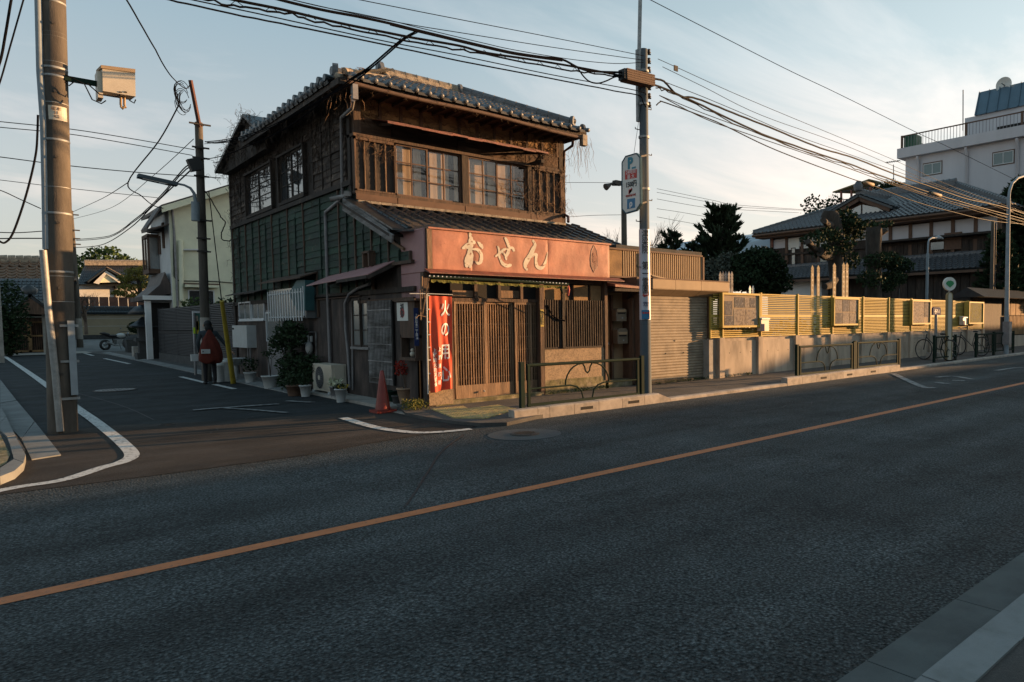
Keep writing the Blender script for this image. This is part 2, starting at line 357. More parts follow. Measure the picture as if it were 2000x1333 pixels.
m_tan = mat('tan_panel', (.33, .235, .14), .75, var=.1, vs=4)
m_brown = mat('brown_paint', (.11, .062, .040), .8, var=.2, vs=4)
m_gold = mat('champagne_slats', (.43, .30, .055), .7, .0, var=.08, vs=3, rand=.06)
m_fconc = mat('stained_concrete', (.40, .33, .26), .9, var=.3, vs=2.5, stretch=(1, 1, .3), bump=.3, bs=60, col2=(.15, .125, .10), c2scale=2.2, c2pos=(.5, .72))
m_louv = mat('brown_aluminium', (.018, .018, .020), .6, 0, var=.1, spec=.3)
m_block = mat('dark_block', (.05, .05, .05), .9, var=.3, bump=.4, bs=50)
m_leafd = mat('dark_leaves', (.022, .040, .018), .6, var=.5, vs=14, rand=.1)
m_leaf = mat('green_leaves', (.045, .075, .025), .6, var=.5, vs=14)
m_leafy = mat('yellow_green_leaves', (.12, .12, .03), .6, var=.5, vs=10)
m_leafr = mat('red_leaves', (.30, .03, .02), .6, var=.4, vs=20)
m_pine = mat('conifer_needles', (.030, .045, .024), .7, var=.5, vs=5)
m_bark2 = mat('tree_bark', (.05, .04, .032), .95, var=.5, vs=8, stretch=(1, 1, .3), bump=.9, bs=25)
m_twig = mat('bare_twigs', (.17, .12, .09), .9, var=.3)
m_soil = mat('potting_soil', (.03, .022, .016), .95)
m_terra = mat('terracotta', (.36, .24, .16), .8, var=.2, vs=6)
m_navy = mat('navy_enamel', (.015, .025, .08), .8, var=.1, spec=.1)
m_sign = mat('sign_white', (.60, .60, .56), .5, var=.05)
m_teal = mat('teal_paint', (.03, .20, .27), .5, var=.05)
m_ink = mat('black_ink', (.015, .015, .02), .6, var=0)
m_redp = mat('red_print', (.45, .05, .04), .6, var=.05)
m_wpr = mat('white_print', (.7, .68, .66), .6, var=.05)
m_blue = mat('blue_print', (.03, .16, .30), .5, var=.05)
m_paper = mat('poster_paper', (.36, .29, .22), .8, var=.15, vs=14, col2=(.13, .10, .09), c2scale=14, c2pos=(.45, .6))
m_phot = mat('photo_print', (.07, .065, .075), .8, var=.5, vs=18, col2=(.22, .19, .17), c2scale=16, c2pos=(.5, .65))
m_map = mat('yellow_map_print', (.24, .20, .02), .9, var=.3, vs=8, col2=(.20, .18, .12), c2scale=7)
for _m in (m_leafd, m_leaf, m_leafy, m_leafr, m_pine): _m.node_tree.nodes['Principled BSDF'].inputs['Specular IOR Level'].default_value = .15; _m.node_tree.nodes['Principled BSDF'].inputs['Roughness'].default_value = .8
def glass(name, col=(.04, .045, .05), rough=.03):
    m = mat(name, col, rough, 0, var=0, spec=1.0); m.node_tree.nodes['Principled BSDF'].inputs['IOR'].default_value = 1.9; return m
m_glass = glass('window_glass'); m_glassl = glass('frosted_glass', (.13, .15, .155), .2)
m_pane = bpy.data.materials.new('thin_glass'); m_pane.use_nodes = True
_t = m_pane.node_tree; _b = _t.nodes['Principled BSDF']; _tr = N(_t, 'ShaderNodeBsdfTransparent'); _gl = N(_t, 'ShaderNodeBsdfGlossy'); _gl.inputs['Roughness'].default_value = .04
_lw = N(_t, 'ShaderNodeLayerWeight'); _pw = N(_t, 'ShaderNodeMath', operation='POWER'); _pw.inputs[1].default_value = 3.2; _t.links.new(_lw.outputs['Facing'], _pw.inputs[0]); _fr = N(_t, 'ShaderNodeMapRange'); _fr.inputs[3].default_value = .055; _fr.inputs[4].default_value = .30; _t.links.new(_pw.outputs[0], _fr.inputs[0]); _mx = N(_t, 'ShaderNodeMixShader')
_t.links.new(_fr.outputs[0], _mx.inputs[0]); _t.links.new(_tr.outputs[0], _mx.inputs[1]); _t.links.new(_gl.outputs[0], _mx.inputs[2])
_t.links.new(_mx.outputs[0], _t.nodes['Material Output'].inputs[0])
def asphalt(name, base, base2, sc_=260, patch=.35, bumpd=.006):
    m = bpy.data.materials.new(name); m.use_nodes = True; t = m.node_tree; b = t.nodes['Principled BSDF']; L = t.links.new
    g = N(t, 'ShaderNodeNewGeometry')
    def nz(s, d=4, r_=.6):
        n_ = N(t, 'ShaderNodeTexNoise'); n_.inputs['Scale'].default_value = s; n_.inputs['Detail'].default_value = d; n_.inputs['Roughness'].default_value = r_; L(g.outputs['Position'], n_.inputs['Vector']); return n_.outputs[0]
    def rng(v, a, b_, c=0, d=1):
        r_ = N(t, 'ShaderNodeMapRange'); L(v, r_.inputs[0])
        for i, q in enumerate((a, b_, c, d)): r_.inputs[i+1].default_value = q
        return r_.outputs[0]
    vo = N(t, 'ShaderNodeTexVoronoi'); vo.inputs['Scale'].default_value = sc_*.42; L(g.outputs['Position'], vo.inputs['Vector'])
    x = N(t, 'ShaderNodeMix', data_type='RGBA'); L(rng(nz(sc_*.5, 3, .75), .38, .66), x.inputs[0]); x.inputs[6].default_value = tuple(base)+(1,); x.inputs[7].default_value = tuple(base2)+(1,)
    y = N(t, 'ShaderNodeMix', data_type='RGBA', blend_type='MULTIPLY'); y.inputs[0].default_value = 1; L(x.outputs[2], y.inputs[6])
    L(rng(nz(.55, 8, .7), .32, .68, 1-patch*1.5, 1+patch*1.5), y.inputs[7])
    z = N(t, 'ShaderNodeMix', data_type='RGBA', blend_type='MULTIPLY'); z.inputs[0].default_value = 1; L(y.outputs[2], z.inputs[6]); L(rng(vo.outputs['Distance'], 0, .7, 1.45, .45), z.inputs[7])
    _zc = z
    L(rng(nz(3, 5), .3, .7, .78, .95), b.inputs['Roughness']); b.inputs['Specular IOR Level'].default_value = .22
    mpp = N(t, 'ShaderNodeMapping'); mpp.inputs['Scale'].default_value = (.12, 1.6, 1); L(g.outputs['Position'], mpp.inputs[0]); ln = N(t, 'ShaderNodeTexNoise'); ln.inputs['Scale'].default_value = .8; ln.inputs['Detail'].default_value = 4; L(mpp.outputs[0], ln.inputs['Vector'])
    zl = N(t, 'ShaderNodeMix', data_type='RGBA', blend_type='MULTIPLY'); zl.inputs[0].default_value = 1; L(z.outputs[2], zl.inputs[6]); L(rng(ln.outputs[0], .35, .65, .68, 1.35), zl.inputs[7]); z = zl
    L(z.outputs[2], b.inputs['Base Color'])
    bp = N(t, 'ShaderNodeBump'); bp.inputs['Strength'].default_value = .9; bp.inputs['Distance'].default_value = bumpd; bp.invert = True
    L(vo.outputs['Distance'], bp.inputs['Height']); L(bp.outputs[0], b.inputs['Normal']); return m
m_road = asphalt('main_road_asphalt', (.010, .014, .015), (.120, .136, .142), 110, .22, .014)
m_side = asphalt('side_street_asphalt', (.016, .021, .024), (.040, .048, .052), 300, .25, .003)
m_apron = asphalt('junction_asphalt', (.026, .024, .022), (.068, .060, .054), 300, .3, .004)
# ================================================================ THE SETTING
def strip(name, x0, x1, y0, y1, dz, m, **k):
    k.setdefault('kind', 'structure')
    return MB().quad(*[(x, y, gz(x, y)+dz) for x, y in ((x0, y0), (x1, y0), (x1, y1), (x0, y1))]).build(name, m, **k)
def slab(b, x0, x1, y0, y1, dz, th):
    return b.prism([(x, y, gz(x, y)+dz) for x, y in ((x0, y0), (x1, y0), (x1, y1), (x0, y1))], (0, 0, -th))
strip('ground', -500, 700, -500, 900, -.02, m_ground)
strip('main_road', -60, 160, -6, 9.2, 0, m_road)
strip('side_street', .2, 5.9, 9.0, 70, -.006, m_side)
strip('cross_street', -40, 5.9, 42, 70, -.010, m_side)
poly_px('junction_apron', [(-400, 1020), (0, 966), (204, 941), (300, 929), (600, 889), (700, 870), (812, 851), (905, 842), (937, 829), (887, 826), (825, 816), (780, 806), (660, 808), (440, 822), (200, 832), (60, 850), (-400, 900)], .005, m_apron, kind='structure')
# paving behind the white edge line, left corner
poly_px('left_corner_ground', [(-500, 1080), (0, 935), (50, 880), (0, 800), (-60, 700), (-900, 700)], .06, m_walk, kind='structure')
g_l = link('left_gutter', None, kind='structure')
for q in ([(0, 790), (33, 787), (75, 850), (44, 897), (0, 830)], ):
    pass
poly_px('gutter_slab', [(0, 741), (32, 782), (0, 787)], .02, m_kerbg, .1, g_l)
poly_px('gutter_slab', [(0, 788), (33, 783), (67, 823), (42, 857), (0, 815)], .02, m_kerbg, .1, g_l)
poly_px('gutter_slab', [(42, 858), (68, 824), (119, 888), (62, 897)], .02, m_kerbg, .1, g_l)
k_l = link('left_kerb', None, kind='structure')
for q in ([(0, 793), (12, 813), (0, 825)], [(0, 826), (12, 814), (30, 851), (14, 853), (0, 838)], [(14, 854), (30, 852), (50, 888), (46, 903), (27, 896), (20, 870)],
          [(27, 897), (46, 904), (28, 920), (0, 931), (0, 914)], [(-1, 915), (-1, 932), (-120, 965), (-120, 945)]):
    poly_px('kerb_stone', q, .09, m_kerbg, .15, k_l)
poly_px('corner_bed', [(0, 848), (20, 888), (12, 905), (0, 912), (-200, 950), (-200, 830)], .085, m_moss, kind='structure')
# far sidewalk
b = MB()
pts = [(x, y) for x, y in ((6.2, 9.45), (60, 9.45), (60, 11.6), (13.5, 11.6), (12.9, 12.2), (5.1, 12.2))]
edge = [PG(x, y, .05) for x, y in ((792, 807), (825, 814), (887, 823), (937, 827), (990, 826))]
P = [(e.x, e.y) for e in edge]+[(7.0, 9.43), (90, 9.43), (90, 12.4), (5.5, 12.4)]
b.prism([(x, y, gz(x, y)+.055) for x, y in P], (0, 0, -.2)); b.build('sidewalk', m_walk, kind='structure')
kb = link('far_kerb', None, kind='structure')
cur = [(760, 803), (792, 809), (825, 816), (857, 821.5), (887, 825), (912, 828), (937, 829), (965, 829.5), (998, 828)]
for a, c in zip(cur[:-1], cur[1:]):
    A, C = PG(*a, .02), PG(*c, .02); d = (C-A).normalized(); n = Vector((-d.y, d.x, 0))*.13
    g = d*.005
    MB().prism([A+g, C-g, C-g+n, A+g+n], (0, 0, -.1)).build('low_kerb_stone', m_kerb, kb)
def kerb_run(x0, x1, dz, joints=None, slots=(), y0=9.26, y1=9.43):
    L = .6; n = max(1, round((x1-x0)/L)); xs = [x0+(x1-x0)*i/n for i in range(n+1)] if joints is None else joints
    for i, (a, c) in enumerate(zip(xs[:-1], xs[1:])):
        b = MB(); ch = .02; dzz = dz+U(-.003, .003)
        prof = lambda x: [(x, y0, gz(x, y0)-.1), (x, y0, gz(x, y0)+dzz-ch), (x, y0+ch, gz(x, y0)+dzz), (x, y1, gz(x, y1)+dzz), (x, y1, gz(x, y1)-.1)]
        p, q = prof(a+.004), prof(c-.004)
        b.add(p+q, [(0, 1, 2, 3, 4), (9, 8, 7, 6, 5), (0, 5, 6, 1), (1, 6, 7, 2), (2, 7, 8, 3), (3, 8, 9, 4)])
        o = b.build('kerb_stone', m_kerb, kb)
        if i in slots:
            m_ = (a+c)/2; MB().box(m_-.13, m_+.13, y0-.004, y0+.05, gz(m_, y0)+.045, gz(m_, y0)+.095).build('drain_slot', m_dark, o)
xa = PG(1003, 827).x; jx = [PG(x, 812, 0).x for x in (1058, 1084, 1136, 1184.5, 1230, 1273)]
J = [6.02, 6.42, 6.65, 7.15, 7.68, 8.22, 8.76]
kerb_run(0, 0, .17, [5.98]+[v for v in J[1:]]+[9.15], slots=(3, 5))
MB().prism([(9.154, 9.26, gz(9.2, 9.26)+.155), (9.42, 9.26, gz(9.4, 9.26)+.05), (9.42, 9.26, gz(9.4, 9.26)-.1), (9.154, 9.26, gz(9.2, 9.3)-.1)], (0, .17, 0)).build('kerb_end_stone', m_kerb, kb)
kerb_run(9.425, 13.2, .055)
kerb_run(13.21, 18.6, .17, slots=(2, 4, 6))
kerb_run(18.61, 33.0, .06); 
# tactile paving at the corner
tp = link('tactile_paving', None, kind='structure')
for (ax, ay), (bx, by), (cx, cy), (dx_, dy_) in (((843, 800), (905, 794), (948, 818), (886, 817)), ((907, 800), (972, 792), (1010, 800), (950, 818))):
    A, B_, C, D = PG(ax, ay, .06), PG(bx, by, .06), PG(cx, cy, .06), PG(dx_, dy_, .06)
    for i in range(3):
        for j in range(3):
            f = lambda s, t: (A.lerp(B_, s)).lerp(D.lerp(C, s), t)
            q = [f((i+a)/3, (j+c)/3) for a, c in ((.01, .01), (.99, .01), (.99, .99), (.01, .99))]
            b = MB().prism([p+Vector((0, 0, .012)) for p in q], (0, 0, -.02))
            for k1 in range(4):
                for k2 in range(4):
                    c0 = f((i+(k1+.5)/4)/3, (j+(k2+.5)/4)/3); b.lathe(c0+Vector((0, 0, .012)), [(.022, 0), (.014, .006)], 6)
            b.build('tactile_paver', m_tact, tp)
# near side of the road: gutter slabs, kerb stones, pavement
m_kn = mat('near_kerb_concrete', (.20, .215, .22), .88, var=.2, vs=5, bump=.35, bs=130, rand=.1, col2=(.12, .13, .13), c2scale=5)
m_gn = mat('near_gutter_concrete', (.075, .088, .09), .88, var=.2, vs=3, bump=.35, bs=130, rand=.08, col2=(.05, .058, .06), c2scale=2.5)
ng = link('near_gutter', None, kind='structure')
for i in range(-8, 30):
    x = 1.9+i*.98
    slab(MB(), x+.004, x+.976, 1.285, 1.58, .012, .1).build('gutter_slab', m_gn, ng)
nk = link('near_kerb', None, kind='structure')
for i in range(-12, 46):
    x = 1.55+i*.62
    slab(MB(), x+.004, x+.616, 1.10, 1.28, .085+U(-.003, .003), .2).build('kerb_stone', m_kn, nk)
strip('near_sidewalk', -30, 60, -7.5, 1.10, .075, m_walk)
# painted markings
mk = 4
b = MB(); N_ = 60
for i in range(N_):
    x0, x1 = -8+i*1.6, -8+(i+1)*1.6
    b.quad(*[(x, y, gz(x, y)+.004) for x, y in ((x0, 5.42), (x1, 5.42), (x1, 5.56), (x0, 5.56))])
b.build('orange_centre_line', m_orange, kind='structure')
def line_px(name, pts, wpx=None, m=m_white, dz=.012, wm=.15):
    C = [PG(x, y, dz) for x, y in pts]; P = []
    for i in range(len(C)-1):
        p0 = C[max(i-1, 0)]; p1 = C[i]; p2 = C[i+1]; p3 = C[min(i+2, len(C)-1)]
        for q in range(5):
            t = q/5; P.append(.5*((2*p1)+(-p0+p2)*t+(2*p0-5*p1+4*p2-p3)*t*t+(-p0+3*p1-3*p2+p3)*t**3))
    P.append(C[-1]); b = MB(); Lf = []
    for i, p in enumerate(P):
        d = (P[min(i+1, len(P)-1)]-P[max(i-1, 0)]); n = Vector((-d.y, d.x, 0)).normalized()*wm/2; Lf.append((p+n, p-n))
    for (a, c), (e, f) in zip(Lf[:-1], Lf[1:]): b.quad(a, e, f, c)
    return b.build(name, m, kind='structure')
line_px('left_edge_line', [(-300, 600+430), (0, 958), (120, 938), (200, 913), (240, 902), (258, 888), (240, 866), (215, 845), (180, 818), (150, 797), (93, 754), (40, 717), (0, 691), (-30, 674)])
line_px('corner_edge_line', [(670, 816), (705, 827), (740, 836), (780, 842), (820, 845), (870, 843), (920, 838)])
for a, c in (((163, 690), (182, 695)), ((204, 700.5), (253, 711)), ((353, 736), (402, 748)), ((418, 751), (458, 760))):
    line_px('street_dash', [a, c], wm=.13)
line_px('stop_line', [(377, 801), (440, 796), (545, 789)], m=m_worn, wm=.16)
line_px('worn_line', [(440, 797), (500, 801), (560, 806)], m=m_worn, wm=.1)
line_px('worn_line', [(560, 783), (612, 786)], m=m_worn, wm=.12)
for q in ([(1745, 730), (1800, 755), (1825, 757)], [(1830, 737), (1862, 735), (1898, 741)], [(1828, 747), (1852, 750)], [(1860, 743), (1885, 744)], [(1945, 724), (1990, 718), (2030, 719)]):
    line_px('worn_road_arrow', q, m=m_worn, wm=.16)
line_px('tar_seam', [(905, 850), (865, 880), (840, 915), (815, 955), (790, 990)], m=m_black, wm=.018, dz=.006)
line_px('tar_seam', [(120, 760), (230, 790), (300, 820)], m=m_black, wm=.015, dz=.002)
for (cx_, cy_, L_, ang) in ((4.6, 4.2, 2.4, 10), (8.5, 7.4, 3.2, -6), (3.0, 7.6, 2.0, 35), (12.5, 3.4, 4.0, 4), (2.2, 11.5, 2.6, 60)):
    b = MB(); x_, y_, a_ = cx_, cy_, R(ang)
    for _ in range(int(L_/.12)):
        a_ = R(ang)+U(-.7, .7); nx_, ny_ = x_+.12*math.cos(a_), y_+.12*math.sin(a_); d_ = Vector((-(ny_-y_), nx_-x_, 0)).normalized()*U(.002, .006)
        p_, q_ = Vector((x_, y_, gz(x_, y_)+.0075)), Vector((nx_, ny_, gz(nx_, ny_)+.0075)); b.quad(p_-d_, q_-d_, q_+d_, p_+d_); x_, y_ = nx_, ny_
    b.build('asphalt_crack', m_black, kind='structure')
# manholes
def manhole(px, py, r, m, label, patch=0):
    c = PG(px, py, .012); t = thing('manhole_cover', label, 'manhole', c)
    MB().lathe((0, 0, -.03), [(r, 0), (r, .03), (r*.97, .032)], 32).build('frame_ring', m_iron, t, local=True)
    b = MB().lathe((0, 0, -.02), [(r*.9, 0), (r*.9, .026)], 32)
    for i in range(-4, 5):
        for j in range(-4, 5):
            if i*i+j*j < 17: b.box(i*r*.18-r*.06, i*r*.18+r*.06, j*r*.18-r*.03, j*r*.18+r*.03, .006, .011)
    b.build('cover', m, t, local=True)
    if patch: MB().lathe((0, 0, -.03), [(patch, 0), (patch, .022)], 40).build('concrete_patch', mat('dark_patch_concrete', (.055, .062, .066), .85, var=.15, vs=6, bump=.3, bs=120), t, local=True)
manhole(1025, 847, .20, m_iron, 'small rusty manhole cover in its round grey patch by the kerb', .5)
manhole(225, 762, .42, m_ironl, 'large silvery manhole cover in the side street', 0)
manhole(325, 829, .12, m_iron, 'tiny round valve cover at the street mouth', 0)
# ================================================================ THE OLD WOODEN SHOP ON THE CORNER
XS, YF, YW, YG = 5.75, 11.6, 14.75, 14.45
BACK = 23.8
SH = thing('wooden_shop', 'old two storey wooden corner shop with faded red sign and creeper covered walls', 'shop', (5.75, 11.6, .12))
def part(name, b, m, parent=None, **k): return b.build(name, m, parent or SH, **k)
# walls (solid core)
b = MB().box(XS, 11.15, YW+.02, BACK, .0, 6.15).box(XS+.02, 10.85, YF+.62, YW+.03, 0, 3.28)
b.prism([(XS+.02, YF+.62, 3.28), (XS+.02, YW+.03, 3.28), (XS+.02, YW+.03, 4.12)], (5.3, 0, 0))
wall = part('wall', b, m_wooddk)
# ---- side wall: green boards, bark coloured boards, battens
def battens(name, ys, z0, z1, mt, par, w=.045, x=XS):
    for y in ys:
        a, c = z0(y) if callable(z0) else z0, z1(y) if callable(z1) else z1
        if c-a > .1: piece(name, mt, x-.065, x-.012, y-w/2, y+w/2, a, c, par)
vtop = lambda y: 4.44 if y > 14.55 else max(2.8, 3.02+(y-12.4)*.40)
gs = thing and part('side_wall_frame', MB().box(XS-.07, XS+.02, 11.95, BACK, 2.18, 2.27).box(XS-.09, XS+.02, 14.6, BACK, 4.43, 4.53).box(XS-.07, XS+.01, BACK-.12, BACK, 0, 6.3).box(XS-.07, XS+.01, 14.62, 14.75, 3.9, 6.3), m_wooddk)
bx = [15.62, 16.55, 17.45, 18.35, 19.3, 20.3, 21.3, 22.3, 23.2]
ysb = [12.05, 12.95, 13.85, 14.72]+bx
ex = [PX(px, 480, XS).y for px in (484, 511, 536, 567, 598)]
main_b = sorted([12.1, 12.98, 13.75, 14.55, 15.4]+[PX(p, 480, XS).y for p in (598, 567, 536, 511, 484)]+[BACK-.1])
battens('batten', main_b, lambda y: 2.74 if y < 13.7 else 2.27, vtop, m_wood, gs)
half_b = [(a+c)/2 for a, c in zip(main_b[:-1], main_b[1:])]
battens('thin_batten', half_b, lambda y: 2.76 if y < 13.7 else 2.3, lambda y: vtop(y)-U(0, .3), m_green, gs, .025)
rows = 15
for r_ in range(rows):
    z0 = 2.27+r_*(4.43-2.27)/rows; z1 = z0+(4.43-2.27)/rows
    for a, c in zip(main_b[:-1], main_b[1:]):
        for s0, s1 in ((a, (a+c)/2), ((a+c)/2, c)):
            if s1-s0 > .55: s1 = s1
            if s0 < 13.7 and z0 < 2.7: continue
            zt = min(z1, min(vtop(s0+.02), vtop(s1-.02)))
            if zt-z0 < .05: continue
            t = U(.07, .15)
            piece('green_siding_board', m_green, XS-.028-U(0, .012), XS-.004, s0+.012, s1-.012, z0-.015, zt+.004, gs, rot=(U(-.012, .012), t, 0))
piece('rail', m_wood, XS-.08, XS-.01, 12.0, 13.75, 2.68, 2.74, gs)
# upper part
ub = sorted([14.95]+[PX(p, 330, XS).y for p in (651, 634, 616, 597, 579, 563, 548, 533, 520, 508, 496, 484, 472)]+[BACK-.1])
W1 = rX(486, 345, 537, 415, XS); W2 = rX(551, 325, 600, 388, XS)
W1 = (W1[0], W1[1], 4.62, 5.72); W2 = (W2[0], W2[1], 4.62, 5.72)
def inwin(a, c, z0, z1):
    return any(a < w_[1]-.02 and c > w_[0]+.02 and z0 < w_[3]-.02 and z1 > w_[2]+.02 for w_ in (W1, W2))
for y in ub[1:-1]:
    zb = 4.53
    if inwin(y-.01, y+.01, 4.6, 4.7): zb = 5.74
    piece('upper_batten', m_wooddk, XS-.065, XS-.02, y-.013, y+.013, zb+U(0, .3), 6.25, gs)
rows = 12
for r_ in range(rows):
    z0 = 4.53+r_*1.72/rows; z1 = z0+1.72/rows
    for a, c in zip(ub[:-1], ub[1:]):
        if inwin(a, c, z0, z1): continue
        piece('weathered_siding_board', m_bark, XS-.035-U(0, .015), XS-.004, a+.01, c-.01, z0-.02, z1, gs, rot=(U(-.035, .035), U(.05, .18), 0))
def sash(parent, plane, u0, u1, z0, z1, cols, rws, d, mt=m_wood, fr=.045, gl=None, mun=.022, depth=.04):
    # window sash: frame, muntins and panes; plane 'x' faces -X at d, 'y' faces -Y at d
    def bx_(b, a0, a1, c0, c1, e0, e1):
        return b.box(e0, e1, a0, a1, c0, c1) if plane == 'x' else b.box(a0, a1, e0, e1, c0, c1)
    b = MB(); bx_(b, u0, u1, z0, z0+fr, d, d+depth); bx_(b, u0, u1, z1-fr, z1, d, d+depth)
    bx_(b, u0, u0+fr, z0+fr, z1-fr, d, d+depth); bx_(b, u1-fr, u1, z0+fr, z1-fr, d, d+depth)
    o = b.build('window', mt, parent)
    cw, rh = (u1-u0-2*fr)/cols, (z1-z0-2*fr)/rws
    b = MB()
    for i in range(1, cols): bx_(b, u0+fr+i*cw-mun/2, u0+fr+i*cw+mun/2, z0+fr, z1-fr, d+.004, d+depth-.006)
    for j in range(1, rws): bx_(b, u0+fr, u1-fr, z0+fr+j*rh-mun/2, z0+fr+j*rh+mun/2, d+.008, d+depth-.008)
    if cols > 1 or rws > 1: b.build('muntins', mt, o)
    for i in range(cols):
        for j in range(rws):
            a0, c0 = u0+fr+i*cw, z0+fr+j*rh
            if plane == 'x': piece('pane', gl or m_pane, d+.02, d+.024, a0, a0+cw, c0, c0+rh, o)
            else: piece('pane', gl or m_pane, a0, a0+cw, d+.02, d+.024, c0, c0+rh, o)
    return o
# side windows upstairs, with shadowy reveals and an arched lintel over the right one
for (a, c, z0, z1), k in ((W1, 0), (W2, 1)):
    m_ = (a+c)/2
    part('window_reveal', MB().box(XS-.10, XS+.04, a-.04, c+.04, z0-.07, z0-.01).box(XS-.11, XS+.04, a-.06, c+.06, z1, z1+.05).box(XS-.1, XS+.02, a-.05, a, z0, z1).box(XS-.1, XS+.02, c, c+.05, z0, z1), m_wooddk)
    if k == 0:
        sash(SH, 'x', a+.01, m_, z0, z1, 1, 3, XS-.07, m_wooddk, .05, m_glassl if False else m_glass); sash(SH, 'x', m_-.02, c-.01, z0, z1, 1, 3, XS-.045, m_wooddk, .05, m_glass)
    else:
        sash(SH, 'x', a+.01, m_, z0, z1, 2, 3, XS-.07, m_wooddk, .05, m_glass); sash(SH, 'x', m_-.02, c-.01, z0, z1, 2, 3, XS-.045, m_wooddk, .05, m_glass)
# ---- front upstairs
fr_ = part('upper_front_frame', MB().box(XS-.02, 5.87, YG+.05, YW+.05, 4.15, 6.3).box(5.7, 10.95, YG, YW, 4.24, 4.30).box(5.68, 10.97, YG-.02, YW, 5.38, 5.44).box(10.85, 10.97, YG, YW, 3.9, 5.4), m_wood)
piece('sill_board', m_brown, 5.71, 6.56, YG-.015, YG+.02, 4.12, 4.24, fr_); piece('sill_board', m_brown, 6.58, 8.13, YG-.01, YG+.02, 4.11, 4.24, fr_)
piece('sill_board', m_brown, 8.15, 9.90, YG-.012, YG+.02, 4.11, 4.24, fr_); piece('sill_board', m_brown, 9.92, 10.85, YG-.01, YG+.02, 4.11, 4.24, fr_)
for i in range(22): piece('ledge_tile', m_ridge, 5.72+i*.236, 5.72+(i+1)*.236-.006, YG-.09, YG+.03, 4.05, 4.10, fr_)
def shutter_box(x0, x1, n):
    o = part('shutter_box', MB().box(x0, x0+.035, YG-.01, YG+.06, 4.3, 5.38).box(x1-.035, x1, YG-.01, YG+.06, 4.3, 5.38).box(x0, x1, YG-.01, YG+.06, 5.32, 5.38).box(x0, x1, YG-.01, YG+.06, 4.3, 4.335).box(x0, x1, YG+.07, YG+.12, 4.3, 5.38), m_wood)
    for j in range(8):
        z = 4.335+j*.123; piece('shutter_board', m_wooddk, x0+.03, x1-.03, YG+.045, YG+.065, z, z+.126, o, rot=(U(.03, .09), 0, 0))
    for i in range(1, n): x = x0+(x1-x0)*i/n; piece('shutter_batten', m_woodl, x-.009, x+.009, YG+.01, YG+.04, 4.335, 5.32, o)
shutter_box(5.70, 6.56, 4); shutter_box(9.98, 10.85, 4)
xw = [PY(p, 340, YG).x for p in (773, 836, 903, 915, 972, 1031)]
sash(SH, 'y', xw[0], xw[1]+.02, 4.3, 5.38, 2, 3, YG+.03, m_brown, .035); sash(SH, 'y', xw[1], xw[2], 4.3, 5.38, 2, 3, YG+.075, m_brown, .035)
sash(SH, 'y', xw[3], xw[4]+.02, 4.3, 5.38, 2, 3, YG+.03, m_brown, .035); sash(SH, 'y', xw[4], xw[5], 4.3, 5.38, 2, 3, YG+.075, m_brown, .035)
part('window_post', MB().box(xw[2], xw[3], YG, YW, 4.3, 5.38), m_wooddk); part('window_post', MB().box(xw[5], 9.98, YG, YW, 4.3, 5.38), m_wooddk)
part('room_interior', MB().box(6.6, 9.95, YW-.012, YW+.015, 4.3, 5.38), m_dark)
for x0, x1 in ((xw[0]+.04, xw[0]+.42), (xw[0]+.45, xw[1]-.1), (xw[1]+.1, xw[1]+.55), (xw[1]+.68, xw[2]-.05), (xw[3]+.03, xw[3]+.5), (xw[4]-.2, xw[4]+.35), (xw[4]+.5, xw[5]-.3)):
    b = MB(); n = 6
    for i in range(n):
        a, c = x0+(x1-x0)*i/n, x0+(x1-x0)*(i+1)/n; ya, yc = YG+.125+.003*math.sin(i*2.1), YG+.125+.003*math.sin((i+1)*2.1)
        b.quad((a, ya, 4.31), (c, yc, 4.31), (c, yc, 5.37), (a, ya, 5.37))
    part('reflection_curtain', b, m_curt)  # flat curtain panels, coloured to imitate warm reflections in the glass
# boards between window head and the plaster band
for j in range(4):
    for x0, x1 in ((5.88, 6.6), (6.61, 8.12), (8.13, 9.95), (9.96, 10.95)):
        piece('lintel_board', m_woodh, x0, x1-.01, YW-.05, YW-.02, 5.44+j*.095, 5.44+j*.095+.1, fr_, rot=(U(.02, .06), 0, 0))
part('upper_plaster', MB().box(5.87, 10.98, YW-.035, YW, 5.82, 6.3), m_plaster)
for i in range(12): x = 5.9+i*.456; piece('eave_stud', m_wood, x-.03, x+.03, YW-.07, YW-.03, 5.8, 6.2, fr_)
piece('rail', m_wood, 5.87, 10.97, YW-.06, YW-.03, 5.80, 5.85, fr_)
part('corner_post', MB().box(10.97, 11.13, YW-.06, YW+.05, 4.1, 6.3), m_wooddk); part('corner_post', MB().box(XS-.03, XS+.1, 14.7, 14.86, 3.9, 6.3), m_wooddk)
# window awning upstairs
b = MB(); xs = np.linspace(6.2, 10.12, 12)
aw = []
for x in xs: aw.append((x, 13.98, 5.66+U(-.012, .012)))
for i in range(11):
    (xa, ya, za), (xc, yc, zc_) = aw[i], aw[i+1]
    b.prism([(xa, ya, za), (xc, yc, zc_), (xc-.03, YW-.03, 5.84), (xa-.03, YW-.03, 5.84)], (0, 0, .012))
    b.box(xa, xc, ya-.01, ya+.02, za-.04, za)
awn = part('window_awning', b, m_rust)
for x in (6.3, 7.3, 8.13, 9.1, 10.0): MB().bar((x, 14.02, 5.63), (x, YW-.03, 5.76), .035, .05).build('rafter', m_wooddk, awn)
part('awning_bracket', MB().box(9.97, 10.05, 14.05, YW, 5.42, 5.5).bar((10.0, 14.1, 5.6), (10.0, YW, 5.3), .04), m_wooddk)
